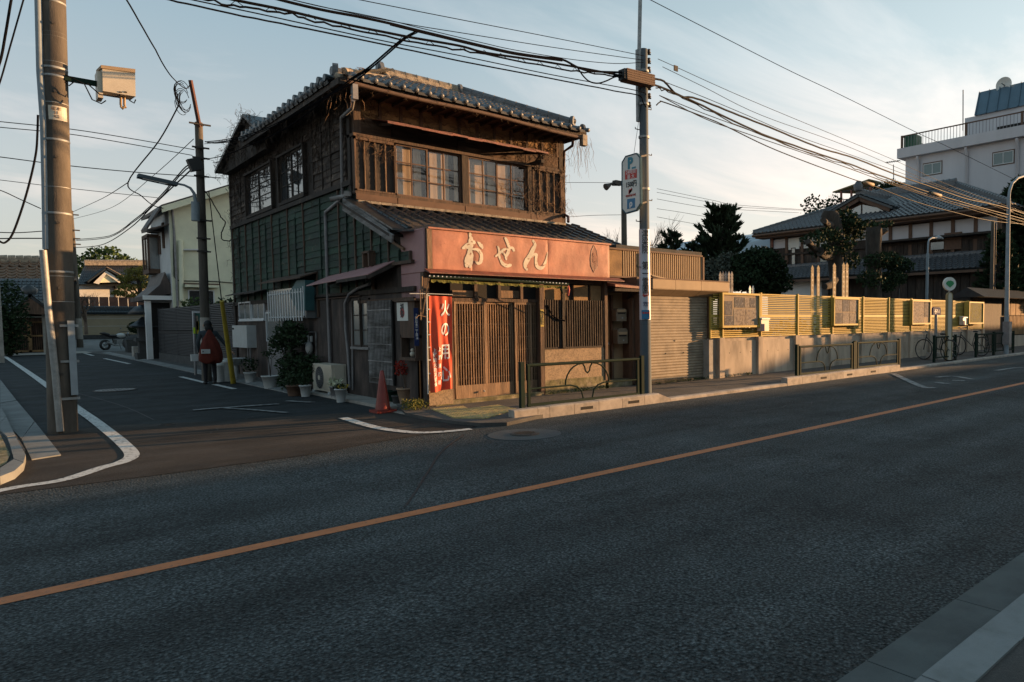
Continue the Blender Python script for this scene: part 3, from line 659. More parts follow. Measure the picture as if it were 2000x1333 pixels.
# ---- roofs
def tile_mesh(name, w, l, m, knob=False, th=.022):
    b = MB(); n = 9; prof = []
    for i in range(n+1):
        u = i/n
        h = .042*math.exp(-((u-.84)/.12)**2)*1.5 - .022*math.sin(math.pi*min(u/.7, 1))
        prof.append((u*w*1.03, h))
    vs = []
    for (u, h) in prof: vs += [(u, 0, h), (u, l*1.12, h+th*1.1), (u, l*1.12, h-.004)]
    fs = []
    for i in range(n): a, c = 3*i, 3*(i+1); fs += [(a, c, c+1, a+1), (a+1, c+1, c+2, a+2)]
    b.add(vs, fs)
    if knob:
        b.lathe((w*.86, l*1.12-.02, .035), [(.05, 0), (.055, .02), (.05, .045), (.02, .055)], 10, 'y')
        b.box(w*.02, w*.74, l*1.12-.005, l*1.12+.012, -.035, .02)
    return b.mesh(name, m)
def tile_roof(parent, o, u, v, nc, nr, w, l, m, label='roof_tile', keep=None, knobs=True, budget=300, jit=.004):
    # o: top-left corner, u across, v down the slope; rows counted from the eave up
    o, u, v = Vector(o), Vector(u).normalized(), Vector(v).normalized(); n = u.cross(v).normalized()
    if n.z < 0: n = -n
    me = tile_mesh('roof_tile', w, l, m); mk_ = tile_mesh('eave_tile', w, l, m, True)
    rot = Matrix((u, v, n)).transposed(); pw = worldloc(parent); cnt = 0; rest_v, rest_f = [], []
    rt = [tuple(q.co) for q in me.vertices]; rf = [tuple(p.vertices) for p in me.polygons]
    for r_ in range(nr-1, -1, -1):
        for c_ in range(nc):
            cx_, cy_ = (c_+.5)*w, (r_+.5)*l
            if keep and not keep(cx_, cy_): continue
            p = o+u*(c_*w)+v*(r_*l)+n*U(0, jit)
            R_ = rot@Matrix.Rotation(U(-.012, .012), 3, 'Z')@Matrix.Rotation(U(-.015, .015), 3, 'X')
            last = knobs and r_ == nr-1
            if cnt < budget:
                q = link('eave_tile' if last else label, mk_ if last else me, parent); q.matrix_local = Matrix.Translation(p-pw)@R_.to_4x4(); cnt += 1
            else:
                k = len(rest_v); rest_v += [tuple(p+R_@Vector(t)) for t in rt]; rest_f += [tuple(i+k for i in f) for f in rf]
    if rest_v:
        bb_ = MB(); bb_.add(rest_v, rest_f); bb_.build('roof_tiles', m, parent, kind='stuff')
    return cnt
EZ = 6.30
RA = PY(745, 150, 16.1); RB = PY(896, 187, 16.1); rz = (RA.z+RB.z)/2
sl_ = (rz-EZ)/(16.1-13.85)
rf = part('main_roof', MB().add([(5.3, 13.85, EZ), (11.2, 13.85, EZ), (RB.x, 16.1, rz), (RA.x, 16.1, rz), (5.25, 20.5, EZ), (RA.x+.6, 20.5, rz), (11.2, 20.5, EZ), (RB.x-.3, 20.5, rz),
        (5.3, 13.85, EZ-.05), (11.2, 13.85, EZ-.05), (5.25, 20.5, EZ-.05), (11.2, 20.5, EZ-.05)],
        [(0, 1, 2, 3), (0, 3, 5, 4), (3, 2, 7, 5), (1, 6, 7, 2), (8, 10, 11, 9), (0, 8, 9, 1), (0, 4, 10, 8), (1, 9, 11, 6), (4, 5, 7, 6, 11, 10)]), m_wooddk)
L = math.hypot(16.1-13.85, rz-EZ); nr = 9; l_ = (L+.06)/nr
def kmain(cx_, cy_):
    y = cy_/L                                   # 0 at the ridge, 1 at the eave
    return 5.3+(RA.x-5.3)*(1-y)-.15 < 5.36+cx_ < 11.2+(RB.x-11.2)*(1-y)+.18
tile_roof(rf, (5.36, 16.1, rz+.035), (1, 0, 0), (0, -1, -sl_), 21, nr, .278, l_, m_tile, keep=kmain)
tile_roof(rf, (RA.x, 14.3, rz+.03), (0, 1, 0), (-1, 0, -(rz-EZ)/(RA.x-5.25)), 21, 7, .29, math.hypot(RA.x-5.2, rz-EZ)/7, m_tile, 'side_roof_tile', keep=lambda a, c: 14.3+a > 13.9+(1-c/1.9)*1.6, budget=60)
def ridge(name, pts, m=m_ridge, w=.2, h=.2, parent=rf, caps=.27, lay=3):
    pts = [Vector(p) for p in pts]
    for a, c in zip(pts[:-1], pts[1:]):
        d = c-a; n = max(1, int(d.length/caps))
        for k in range(lay):
            hh = h*.6/lay
            for i in range(n):
                p, q = a+d*(i/n)+Vector((0, 0, k*hh)), a+d*((i+1)/n-.004)+Vector((0, 0, k*hh))
                ww = w*(1.1-.12*k)*(1+U(-.04, .04)); MB().bar(p+Vector((0, 0, hh/2)), q+Vector((0, 0, hh/2)), ww, hh*.86).build('ridge_course_tile', m, parent)
        for i in range(n):
            p, q = a+d*(i/n)+Vector((0, 0, h*.62)), a+d*((i+1)/n)+Vector((0, 0, h*.62))
            MB().tube([p, p+(q-p)*.9, q], [w*.40, w*.40, w*.46], 10).build('ridge_cap_tile', m, parent)
def oni(p, s=.16, parent=rf, m=m_tile, ax=(1, 0, 0)):
    p = Vector(p); a = Vector(ax).normalized(); n = Vector((-a.y, a.x, 0))
    prof = [(-1, 0), (-1.05, .8), (-.75, 1.5), (-.3, 1.85), (.3, 1.85), (.75, 1.5), (1.05, .8), (1, 0)]
    MB().prism([p+n*q[0]*s+Vector((0, 0, q[1]*s))-a*s*.3 for q in prof], a*s*.6).lathe(p+a*0+Vector((0, 0, s)), [(s*.5, -s*.5), (s*.5, s*.5)], 12, 'x' if abs(a.x) > .5 else 'y').build('ridge_end_tile', m, parent)
ridge('r', [(RA.x, 16.1, rz+.03), (RB.x, 16.1, rz+.03)])
oni((RA.x-.05, 16.05, rz+.03), .15); oni((RB.x, 16.05, rz+.05), .11)
ridge('r', [(RB.x+.05, 16.05, rz+.03), (10.95, 14.2, EZ+.2)], m_tile, .2, .18); oni((11.0, 14.15, EZ+.18), .13, ax=(.6, -.8, 0))
ha, hb = PY(672, 150, 14.25), PY(758, 165, 15.3)
ridge('r', [ha, hb, (RA.x, 16.05, rz)], m_ridge, .18, .17, caps=.2)
oni(PY(656, 158, 14.2), .17, ax=(1, -.4, 0))
MB().lathe(PY(664, 150, 14.0), [(.0, 0), (.09, .01), (.1, .03), (.06, .05)], 12, 'y').build('round_end_tile', m_ridge, rf)
oni((11.15, 13.95, EZ+.03), .10, ax=(1, 0, 0))
# left eave: round tile ends in a row along the side
for i in range(17):
    y = 14.45+i*.36; zj = EZ+.11+U(-.025, .025)
    MB().lathe((5.16, y, zj), [(.075, 0), (.08, .03), (.07, .22)], 9, 'x').box(5.17, 5.4, y+.07, y+.34, zj-.09, zj-.01).build('eave_end_tile', m_tiled, rf)
part('eave_board', MB().box(5.25, 11.2, 13.86, 13.9, EZ-.14, EZ-.02).box(5.22, 5.26, 13.9, 20.5, EZ-.14, EZ-.02), m_wooddk)
for i in range(20): x = 5.45+i*.3; piece('rafter', m_wooddk, x-.025, x+.025, 13.9, YW, EZ-.12, EZ-.05, rf)
gut = [(5.35+i*.58, 13.80, EZ-.10-.02*math.sin(i*.9)-.006*i) for i in range(11)]
g_ = part('gutter', MB().tube(gut, .042, 10), m_brown)
part('gutter_hopper', MB().box(5.44, 5.54, 13.76, 13.86, EZ-.40, EZ-.12), m_pipe)
part('gutter_hopper', MB().box(10.98, 11.12, 13.72, 13.86, EZ-.36, EZ-.10), m_ridge)
part('downpipe', MB().tube([PY(690, 196, 13.8), PY(687, 212, 14.0), PY(667, 230, 14.9), (XS-.06, 15.05, 5.5), (XS-.06, 15.1, 4.3), (XS-.06, 15.25, 4.2), (XS-.06, 16.1, 4.05), (XS-.06, 16.12, 3.9), (XS-.07, 16.12, .6)], .035, 8), m_pipe)
part('downpipe', MB().tube([PY(1119, 275, 13.8), PY(1118, 285, 13.85), PY(1102, 296, 14.5), PY(1101, 380, 14.5), PY(1101, 418, 14.5), PY(1110, 424, 14.3), PY(1110, 434, 14.2)], .035, 8), m_pipeb)
# small rear gable
b = MB(); p0 = (5.5, 19.5, 6.25); pk = (5.5, 20.8, 6.98); p1 = (5.5, 23.6, 6.12)
b.prism([p0, pk, p1, (5.5, 23.6, 5.98), (5.5, 19.5, 6.0)], (2.5, 0, 0)); part('rear_gable', b, m_wooddk)
part('rear_gable_roof', MB().prism([(5.35, 19.3, 6.22), (5.35, 20.8, 7.02), (5.35, 23.9, 6.05), (5.35, 23.9, 6.13), (5.35, 20.8, 7.10), (5.35, 19.3, 6.30)], (3.2, 0, 0)), m_tiled)
# ---- lower roof
LE, LT = 3.22, 4.08
lr = part('lower_roof', MB().prism([(5.47, 12.42, LE-.05), (5.47, 14.72, LT-.05), (5.47, 14.72, LT), (5.47, 12.42, LE)], (5.9, 0, 0)), m_wooddk)
L2 = math.hypot(14.72-12.40, LT-LE); sl2 = (LT-LE)/2.32
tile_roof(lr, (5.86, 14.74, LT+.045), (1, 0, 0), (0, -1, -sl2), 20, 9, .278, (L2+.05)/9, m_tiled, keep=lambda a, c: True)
# left verge: flat tiles, ridge roll, barge boards
for i in range(8):
    t = i/8; y = 14.7-2.32*t; z = LT-(LT-LE)*t
    MB().obox((5.68, y-.15, z+.06-.03), (.17, 0, 0), (0, .16, .16*sl2), (0, 0, .018)).build('verge_tile', m_tiled, lr)
for i in range(9):
    t0, t1 = i/9, (i+1)/9
    MB().tube([(5.86, 14.75-2.36*t0, LT+.09-(LT-LE)*t0), (5.86, 14.75-2.36*(t1-.01), LT+.09-(LT-LE)*t1)], [.062, .072], 10).build('verge_roll_tile', m_tiled, lr)
MB().bar((5.52, 14.6, LT+.015), (5.52, 12.55, LE+.05), .05, .09).build('verge_strip', m_grey, lr)
MB().bar((5.49, 14.55, LT-.12), (5.49, 12.32, LE-.10), .035, .15).build('barge_board', m_grey, lr)
MB().bar((XS-.04, 14.55, LT-.30), (XS-.04, 12.35, LE-.27), .04, .05).build('verge_rail', m_woodl, lr)
MB().tube([(5.3, 14.75, LT+.02), (5.62, 14.62, LT+.12)], .05, 8).lathe((5.6, 14.6, LT+.1), [(.07, 0), (.08, .05), (.07, .1)], 8).build('verge_end_tile', m_grey, lr)
MB().bar((11.33, 14.7, LT), (11.33, 12.42, LE), .06, .1).build('barge_board', m_wooddk, lr)
part('lower_eave_board', MB().box(10.0, 11.36, 12.44, 12.48, LE-.16, LE-.03), m_wooddk)
part('side_gutter', MB().tube([(9.98, 12.36, LE-.07), (11.38, 12.36, LE-.09)], .05, 8), m_pipeb)
part('side_downpipe', MB().tube([(11.25, 12.3, LE-.12), (11.25, 12.2, 2.95), (11.27, 12.1, 2.75), (11.45, 12.0, 2.6), (11.75, 12.0, 2.58)], .035, 8), m_pipeb)
# small ridge of sheet over the sign
part('sign_gablet', MB().prism([(5.55, 12.45, 3.25), (6.15, 12.35, 3.43), (6.6, 12.3, 3.30), (6.15, 12.35, 3.28)], (0, -.45, -.02)), m_tiled)
# ---- sign box
sg = part('sign_box', MB().box(XS+.02, 9.95, YF+.02, 12.45, 2.55, 3.25), m_wooddk)
def sheet_y(x, z): return YF-.008+.018*noise.noise(Vector((x*1.7, z*2.2, 1)))+.004*noise.noise(Vector((x*7, z*6, 4)))
def xs_(px): return PY(px, 500, YF).x
seams = [5.86, xs_(922), xs_(1070), 9.96]
for a, c in zip(seams[:-1], seams[1:]):
    b = MB(); n, k_ = 36, 12; g = [[None]*(k_+1) for _ in range(n+1)]
    for i in range(n+1):
        for j in range(k_+1):
            x, z = a+.004+(c-a-.008)*i/n, 2.56+.70*j/k_; ed = min(i, n-i, j, k_-j)
            g[i][j] = (x, sheet_y(x, z) if ed else YF-.004, z)
    vs = [p for r_ in g for p in r_]; b.add(vs, [(i*(k_+1)+j, (i+1)*(k_+1)+j, (i+1)*(k_+1)+j+1, i*(k_+1)+j+1) for i in range(n) for j in range(k_)], True)
    b.box(a+.004, c-.004, YF, YF+.018, 2.56, 3.26)
    part('sign_sheet', b, m_pink, sg)
part('sign_top_trim', MB().box(5.8, 9.99, YF-.035, YF+.05, 3.255, 3.285), m_pink, sg)
part('sign_drip_edge', MB().prism([(5.72, YF-.01, 2.56), (5.72, YF-.20, 2.485), (5.72, YF-.20, 2.47), (5.72, YF+.02, 2.53)], (4.5, 0, 0)), m_rust, sg)
part('sign_post', MB().box(XS+.03, XS+.12, YF-.02, YF+.06, 2.55, 3.27), m_woodl, sg)
part('sign_side_sheet', MB().box(XS-.012, XS+.02, YF+.03, 12.55, 2.02, 3.24).box(XS-.02, XS+.02, YF+.03, 12.58, 3.24, 3.27), m_mauve, sg)
part('sign_side_seam', MB().box(XS-.02, XS-.01, YF+.03, 12.55, 2.50, 2.51), m_rust, sg)
SF = lambda u, v: Vector((xs_(860)+(u)*(xs_(1120)-xs_(860)), YF-.012, PY(860+u*260, 430+130*0, YF).z if False else 0))
def sgn(px, py):                                     # a point of the sign's face from its place in the picture
    p = PY(px, py, YF-.01); return Vector((p.x, sheet_y(p.x, p.z)-.005, p.z))
def cS(u, v): return sgn(860+u/7.692, 430+v/7.692)
o_ = [[(445, 205, 22), (455, 260, 30), (470, 320, 34), (500, 350, 22)], [(335, 425, 18), (390, 400, 48), (440, 380, 48), (470, 390, 30)],
      [(455, 300, 38), (450, 420, 38), (430, 520, 42), (400, 600, 44), (395, 690, 32)], [(400, 600, 26), (450, 500, 44), (455, 640, 34), (445, 705, 22)],
      [(490, 440, 16), (560, 450, 28), (612, 520, 30), (605, 620, 30), (565, 655, 26), (530, 625, 14)], [(565, 335, 14), (600, 370, 30), (625, 410, 26), (628, 430, 12)], [(505, 320, 16), (515, 345, 18)]]
s_ = [[(975, 275, 20), (1005, 340, 26), (1030, 420, 24), (1010, 500, 28), (985, 550, 24), (990, 595, 14)], [(835, 545, 16), (880, 510, 20), (945, 450, 22), (1000, 435, 16), (1075, 420, 24), (1100, 460, 20)],
      [(865, 400, 14), (880, 450, 16), (885, 540, 18), (905, 600, 18), (940, 660, 28), (1000, 690, 30), (1050, 680, 28)], [(950, 450, 18), (950, 500, 18), (985, 540, 16)]]
n_ = [[(1395, 310, 20), (1425, 370, 24), (1395, 440, 36), (1350, 530, 38), (1295, 620, 42), (1275, 690, 32), (1300, 745, 20)], [(1320, 560, 24), (1400, 530, 26), (1440, 520, 24), (1435, 600, 22), (1450, 690, 28), (1500, 725, 32), (1550, 690, 26), (1590, 590, 14), (1608, 490, 6)]]
for i, ch in enumerate((o_, s_, n_)): strokes(ch, m_letter, cS, None, (0, -.0015, 0), sg, 'sign_character')
c0 = [sgn(x, y) for x, y in ((1160, 479), (1165, 490), (1167, 505), (1167, 520), (1160, 533), (1154, 520), (1153, 505), (1155, 490))]
MB().prism(c0, (0, -.003, 0)).build('oval_mark', m_rust, sg)
ctr = sum(c0, Vector((0, 0, 0)))/8
ot = MB()
for i in range(8): ot.bar(c0[i]+Vector((0, -.002, 0)), c0[(i+1) % 8]+Vector((0, -.002, 0)), .004, .003)
ot.build('oval_outline', m_letter, sg)
text('登\n録', .11, m_pink, ctr+Vector((0, -.006, 0)), (1, 0, 0), (0, 0, 1), sg, 'worn_lettering', .001, .001, sx=.7)
# ---- ground floor front
FL = .22
ff = part('front_frame', MB().box(5.70, 5.80, YF, YF+.12, .1, 2.5).box(6.24, 8.24, YF+.06, YF+.16, 2.0, 2.06).box(8.12, 8.22, YF-.02, YF+.12, .15, 2.5).box(9.80, 9.88, YF-.02, YF+.12, .15, 2.5)
     .box(5.8, 9.9, YF+.05, YF+.3, 2.40, 2.55).box(6.22, 6.27, YF+.05, YF+.16, FL-.05, 2.03), m_wood)
part('door_step', MB().box(5.82, 8.15, YF-.05, YF+.3, .0, FL), m_moss)
part('stone_base', MB().box(8.2, 9.9, YF-.02, YF+.25, -.1, .34), m_moss)
part('base_post_stub', MB().box(5.72, 6.18, YF-.06, YF+.05, FL-.06, .42), m_sand)
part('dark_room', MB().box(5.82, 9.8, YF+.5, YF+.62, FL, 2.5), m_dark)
def lattice(x0, x1, z0, z1, n, y, rails=6, kick=.24, mt=m_woodl, name='lattice_door', fr=.04):
    b = MB().box(x0, x0+fr, y, y+.035, z0, z1).box(x1-fr, x1, y, y+.035, z0, z1).box(x0+fr, x1-fr, y, y+.035, z1-.045, z1)
    if kick: b.box(x0+fr, x1-fr, y, y+.035, z0, z0+kick)
    else: b.box(x0+fr, x1-fr, y, y+.035, z0, z0+.03)
    o = part(name, b, mt)
    zz0 = z0+(kick or .03); zz1 = z1-.045
    for i in range(n):
        x = x0+fr+(x1-x0-2*fr)*(i+.5)/n; piece('lattice_bar', mt, x-.0095, x+.0095, y+.004, y+.024, zz0, zz1, o)
    for j in range(rails):
        z = zz0+(zz1-zz0)*(j+.5)/(rails) if rails else 0; piece('lattice_rail', mt, x0+fr, x1-fr, y+.018, y+.032, z-.009, z+.009, o)
    piece('pane', m_pane, x0+fr, x1-fr, y+.036, y+.039, zz0, zz1, o)
    return o
dx_ = [PY(p, 690, YF+.1).x for p in (887, 949, 950, 1004, 1005, 1036, 1052)]
lattice(dx_[0], dx_[1], FL, 2.0, 11, YF+.07); lattice(dx_[2], dx_[3], FL, 2.0, 10, YF+.11); lattice(dx_[4], dx_[5]+.02, FL, 2.0, 6, YF+.07); lattice(dx_[5], dx_[6]+.05, FL, 2.0, 4, YF+.12)
lattice(5.82, 6.20, .40, 2.0, 7, YF+.12, 6, 0)
MB().ball((dx_[1]-.10, YF+.02, .33), .02, 8, 6).build('door_lock', m_metal, SH)
# transom over the doors: plaster panes and brackets
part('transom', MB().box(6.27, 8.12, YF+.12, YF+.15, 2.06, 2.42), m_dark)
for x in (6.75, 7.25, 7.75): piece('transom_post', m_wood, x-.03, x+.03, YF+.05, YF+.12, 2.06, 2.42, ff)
part('transom_board', MB().box(6.30, 6.72, YF+.1, YF+.12, 2.08, 2.2), m_woodl); part('transom_board', MB().box(7.28, 7.72, YF+.1, YF+.12, 2.08, 2.22), m_woodl)
# lattice window and the panel below
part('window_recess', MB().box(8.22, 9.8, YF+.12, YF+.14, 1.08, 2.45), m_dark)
part('transom_plaster', MB().box(8.24, 8.9, YF+.085, YF+.12, 2.05, 2.35).box(9.05, 9.42, YF+.085, YF+.12, 2.05, 2.38).box(9.5, 9.78, YF+.085, YF+.12, 2.05, 2.38), m_plaster)
n = 26
lw = part('lattice_window', MB().box(8.22, 9.80, YF+.0, YF+.05, 1.06, 1.11).box(8.66, 8.74, YF-.035, YF+.02, 1.08, 2.3), m_wooddk)
for i in range(n):
    x = 8.26+i*(1.52/(n-1)); 
    if 8.64 < x < 8.76: continue
    piece('lattice_bar', m_wooddk, x-.012, x+.012, YF-.01, YF+.03, 1.10, 2.06, lw)
piece('rail', m_wooddk, 8.22, 9.8, YF+.03, YF+.05, 1.5, 1.53, lw)
pn = part('sandy_panel', MB().box(8.23, 9.79, YF+.01, YF+.05, .44, 1.07), m_sand)
part('mossy_board', MB().box(8.22, 9.80, YF+.0, YF+.05, .30, .44), m_moss)
stk = part('name_sticker', MB().box(8.125, 8.205, YF-.026, YF-.02, 1.52, 1.86), m_yel)
text('地\n球\n防\n犯', .085, m_ink, (8.165, YF-.029, 1.69), (1, 0, 0), (0, 0, 1), stk, 'sticker_lettering', .001, sx=.9, spacing=.78)
# rolled awning under the sign
ra = part('rolled_awning', MB().tube([PY(838, 541, 11.1), PY(960, 547, 11.1), PY(1110, 556, 11.12)], .028, 10), m_grn)
b = MB(); A, B_ = PY(842, 546, 11.11), PY(1108, 560, 11.13)
for i in range(60):
    a, c = A.lerp(B_, i/60), A.lerp(B_, (i+1)/60); h0, h1 = .045+.03*noise.noise(Vector((i*.7, 0, 0))), .045+.03*noise.noise(Vector(((i+1)*.7, 0, 0)))
    o2 = Vector((0, .012*math.sin(i*1.3), 0)); o3 = Vector((0, .012*math.sin((i+1)*1.3), 0)); b.quad(a, c, c+o3-Vector((0, 0, h1)), a+o2-Vector((0, 0, h0)))
    if i % 2 == 0: pass
b.build('awning_valance', m_leafy, ra)
b = MB()
for i in range(38): p = PY(838, 541, 11.1).lerp(PY(1110, 556, 11.12), i/38); MB().obox(p+Vector((0, -.022, .016)), (.010, 0, .003), (0, .005, .002), (0, .002, .008)).build('awning_stripe', m_wpr, ra)

part('awning_arm', MB().bar(PY(838, 543, 11.1), PY(823, 627, 11.5), .018), m_woodl); part('awning_arm', MB().bar(PY(824, 540, 11.55), PY(823, 615, 11.5), .02), m_woodl); part('awning_arm', MB().bar(PY(1110, 556, 11.12), (8.72, YF-.03, 1.62), .014), m_woodl)
part('red_tassel', MB().tube([PY(1110, 557, 11.12), PY(1111, 566, 11.12), PY(1110, 578, 11.12)], [.01, .025, .012], 6), m_redp)
part('green_tassel', MB().tube([PY(1097, 558, 11.12), PY(1096, 566, 11.12), PY(1099, 574, 11.12)], [.01, .03, .01], 6), m_grn)
part('power_cable', MB().tube([(8.3, YF-.02, 1.95), (8.4, YF-.03, 1.75), (8.55, YF-.04, 1.66), (8.7, YF-.05, 1.64)], .012, 6), m_cable)
# ---- entrance bay to the right: recessed door, letter boxes
part('side_bay_wall', MB().box(9.9, 10.72, 12.05, 12.2, .1, 2.5), m_tan)
part('side_bay_door', MB().box(9.93, 10.28, 12.0, 12.05, .25, 2.1), m_plaster)
part('door_knob', MB().ball((10.20, 11.96, 1.12), .035, 10, 8), m_metal)
part('bay_post', MB().box(10.3, 10.36, 11.95, 12.05, .2, 2.2).box(10.64, 10.70, 11.62, 11.75, .2, 2.12), m_wood)
part('bay_step', MB().box(9.9, 10.66, 11.65, 12.1, -.05, .32), m_moss)
bc = part('bay_canopy', MB().prism([(9.86, 11.3, 2.40), (11.05, 11.3, 2.36), (11.1, 12.3, 2.52), (9.9, 12.3, 2.56)], (0, 0, -.05)), m_rust)
for i in range(3): MB().box(9.88, 11.05, 11.33+i*.3, 11.38+i*.3, 2.26, 2.32).build('batten', m_wooddk, bc)
MB().bar((10.45, 11.4, 2.3), (10.75, 11.9, 2.12), .04).build('bracket', m_wooddk, bc)
m_lb = mat('dull_letter_box_metal', (.15, .12, .085), .7, var=.2)
for z0, z1, x0, l in ((1.62, 1.90, 10.27, 'upper'), (1.12, 1.46, 10.30, 'lower')):
    t = thing('letter_box', ('round topped metal letter box, higher of the two beside the shutter' if l == 'upper' else 'square metal letter box, lower of the two beside the shutter'), 'letter box', (x0+.13, 11.72, z0), group='letter boxes by the shutter')
    MB().prism([(-.15, 0, 0), (.15, 0, 0), (.15, 0, z1-z0-.04), (.1, 0, z1-z0), (-.1, 0, z1-z0), (-.15, 0, z1-z0-.04)], (0, .16, 0)).build('box', m_lb, t, local=True)
    MB().box(-.11, .11, -.008, 0, .16, .19).build('slot', m_dark, t, local=True); MB().box(-.13, .13, -.014, 0, .20, .26).build('flap', m_tan, t, local=True)
    MB().lathe((.02, -.01, .07), [(.02, 0), (.02, .012)], 10, 'y').build('lock', m_metal, t, local=True)
# ---- side, ground floor: corrugated sheet
b = MB()
def corr(b, y0, y1, z0, z1, x, pitch=.05, amp=.008):
    n = int((y1-y0)/pitch*4); vs = []
    for i in range(n+1):
        y = y0+(y1-y0)*i/n; xx = x-amp*(1+math.sin(i*math.pi/2)); vs += [(xx, y, z0), (xx, y, z1)]
    b.add(vs, [(2*i, 2*i+2, 2*i+3, 2*i+1) for i in range(n)])
corr(b, 12.0, BACK, 0, 2.2, XS-.002); part('corrugated_wall', b, m_corr)
part('side_rail', MB().box(XS-.07, XS, 14.4, 16.9, 2.16, 2.21).box(XS-.06, XS, 12.0, 14.5, 2.02, 2.08), m_wood)
part('corner_pillar', MB().box(XS-.06, XS+.1, YF-.05, YF+.1, 0, 2.05), m_wooddk)
# side canopy
cp = MB().prism([(XS, 12.75, 2.78), (5.28, 12.95, 2.50), (5.22, 16.05, 2.42), (XS, 16.1, 2.66)], (0, 0, .02))
cp_ = part('side_canopy', cp, m_rust if False else m_mauve); part('fascia', MB().bar((5.27, 12.95, 2.47), (5.22, 14.3, 2.44), .03, .06).bar((5.28, 12.97, 2.46), (XS, 12.77, 2.72), .03, .07), m_wooddk, cp_)
for y in (13.1, 14.0, 15.0, 15.9): MB().bar((5.3, y, 2.42), (XS, y, 2.62), .04, .05).build('rafter', m_wooddk, cp_)
part('box_bracket', MB().box(XS-.16, XS-.02, 13.62, 13.68, 2.72, 3.0).box(XS-.16, XS-.02, 13.9, 13.96, 2.72, 3.0).box(XS-.16, XS-.02, 13.6, 13.98, 2.98, 3.02), m_wood)
# side door lattice and window
y0, y1, z0, z1 = rX(722, 590, 768, 750, XS-.05)
sd = part('side_lattice_door', MB().box(XS-.07, XS-.04, y0-.03, y0, z0, 2.05).box(XS-.07, XS-.04, y1, y1+.04, z0, 2.05).box(XS-.05, XS-.03, y0, y1, z0, 2.05), m_dark)
for i in range(17): y = y0+(y1-y0)*(i+.5)/17; piece('lattice_bar', m_metal if False else m_grey, XS-.085, XS-.065, y-.011, y+.011, z0, 2.05, sd)
for j in range(5): z = .55+j*.33; piece('lattice_rail', m_grey, XS-.09, XS-.085, y0, y1, z-.01, z+.01, sd)
y0, y1, z0, z1 = rX(690, 583, 721, 678, XS-.05)
part('window_sill', MB().box(XS-.11, XS, y0-.05, y1+.05, z0-.05, z0), m_grey)
sash(SH, 'x', (y0+y1)/2-.02, y1, z0, z1, 1, 3, XS-.08, m_wooddk, .04, m_glassl); sash(SH, 'x', y0, (y0+y1)/2, z0, z1, 1, 3, XS-.055, m_wooddk, .04, m_glassl)
# pipes
part('gas_pipe', MB().tube([PX(722, 555, XS-.15), PX(700, 563, XS-.12), PX(682, 575, XS-.08), PX(674, 592, XS-.07), PX(675, 640, XS-.07), PX(680, 690, XS-.07), PX(683, 757, XS-.07)], .03, 8), m_pipe)
part('vent_pipe', MB().tube([PX(688, 600, XS-.05), PX(689, 762, XS-.05)], .02, 6), m_pipe)
part('gas_pipe', MB().tube([PX(603, 649, XS-.06), PX(617, 649, XS-.06), PX(618, 700, XS-.06)], .015, 6), m_grey)
mt_ = part('gas_meter', MB().ball(PX(604, 680, XS-.12), .14, 10, 8, (.6, .8, 1.1)).box(XS-.2, XS-.05, PX(604, 666, XS).y-.12, PX(604, 666, XS).y+.12, PX(604, 672, XS).z, PX(604, 664, XS).z), m_white if False else m_wht)
part('meter_pipe', MB().tube([PX(602, 668, XS-.14), PX(602, 655, XS-.14)], .03, 8).tube([PX(608, 668, XS-.14), PX(608, 657, XS-.14)], .03, 8), m_wht)
# small windows and hood near the rear
y0, y1, z0, z1 = rX(469, 589, 516, 625, XS-.05); m_ = (y0+y1)/2
part('window_frame', MB().box(XS-.1, XS, y0-.04, y1+.04, z0-.04, z0), m_alu)
sash(SH, 'x', m_, y1, z0, z1, 2, 1, XS-.09, m_alu, .035, m_glassl); sash(SH, 'x', y0, m_, z0, z1, 2, 1, XS-.06, m_alu, .035, m_glassl)
part('window_hood', MB().prism([(XS, y0-.3, z1+.28), (XS-.35, y0-.3, z1+.18), (XS-.35, y1+.3, z1+.18), (XS, y1+.3, z1+.28)], (0, 0, .025)), m_wooddk)
# white grille box
y0, y1, z0, z1 = rX(524, 572, 594, 621, XS-.3)
gr = part('window_grille', MB().box(XS-.31, XS-.27, y0, y1, z1-.03, z1).box(XS-.31, XS-.27, y0, y1, z0, z0+.03).box(XS-.31, XS-.29, y0, y0+.04, z0, z1+.1), m_alu)
n = 14
for i in range(n): y = y0+(y1-y0)*(i+.5)/n; piece('grille_bar', m_alu, XS-.335, XS-.320, y-.018, y+.018, z0-.08, z1+.06, gr)
part('grille_window', MB().box(XS-.26, XS, y0, y1+.05, z0-.02, z1+.1), m_glassl)
part('grille_hood', MB().prism([(XS, y0-.15, z1+.42), (XS-.42, y0-.15, z1+.27), (XS-.42, y1+.35, z1+.27), (XS, y1+.35, z1+.42)], (0, 0, .03)).box(XS-.05, XS, y0-.15, y0-.05, z0, z1+.4), m_wood)
part('vent_hood', MB().prism([PX(598, 548, XS-.1), PX(582, 573, XS-.1), PX(597, 607, XS-.1), PX(614, 607, XS-.1), PX(614, 548, XS-.1)], (-.2, 0, 0)), m_teal if False else mat('dull_teal', (.03, .10, .11), .6))
y0, y1, z0, z1 = rX(523, 625, 541, 660, XS-.03)
part('side_door', MB().box(XS-.06, XS-.02, y0-.6, y1, .15, z1+.25), m_pipe)
sash(SH, 'x', y0-.55, y1-.03, z0-.1, z1+.2, 1, 1, XS-.085, m_alu, .03, m_glassl)
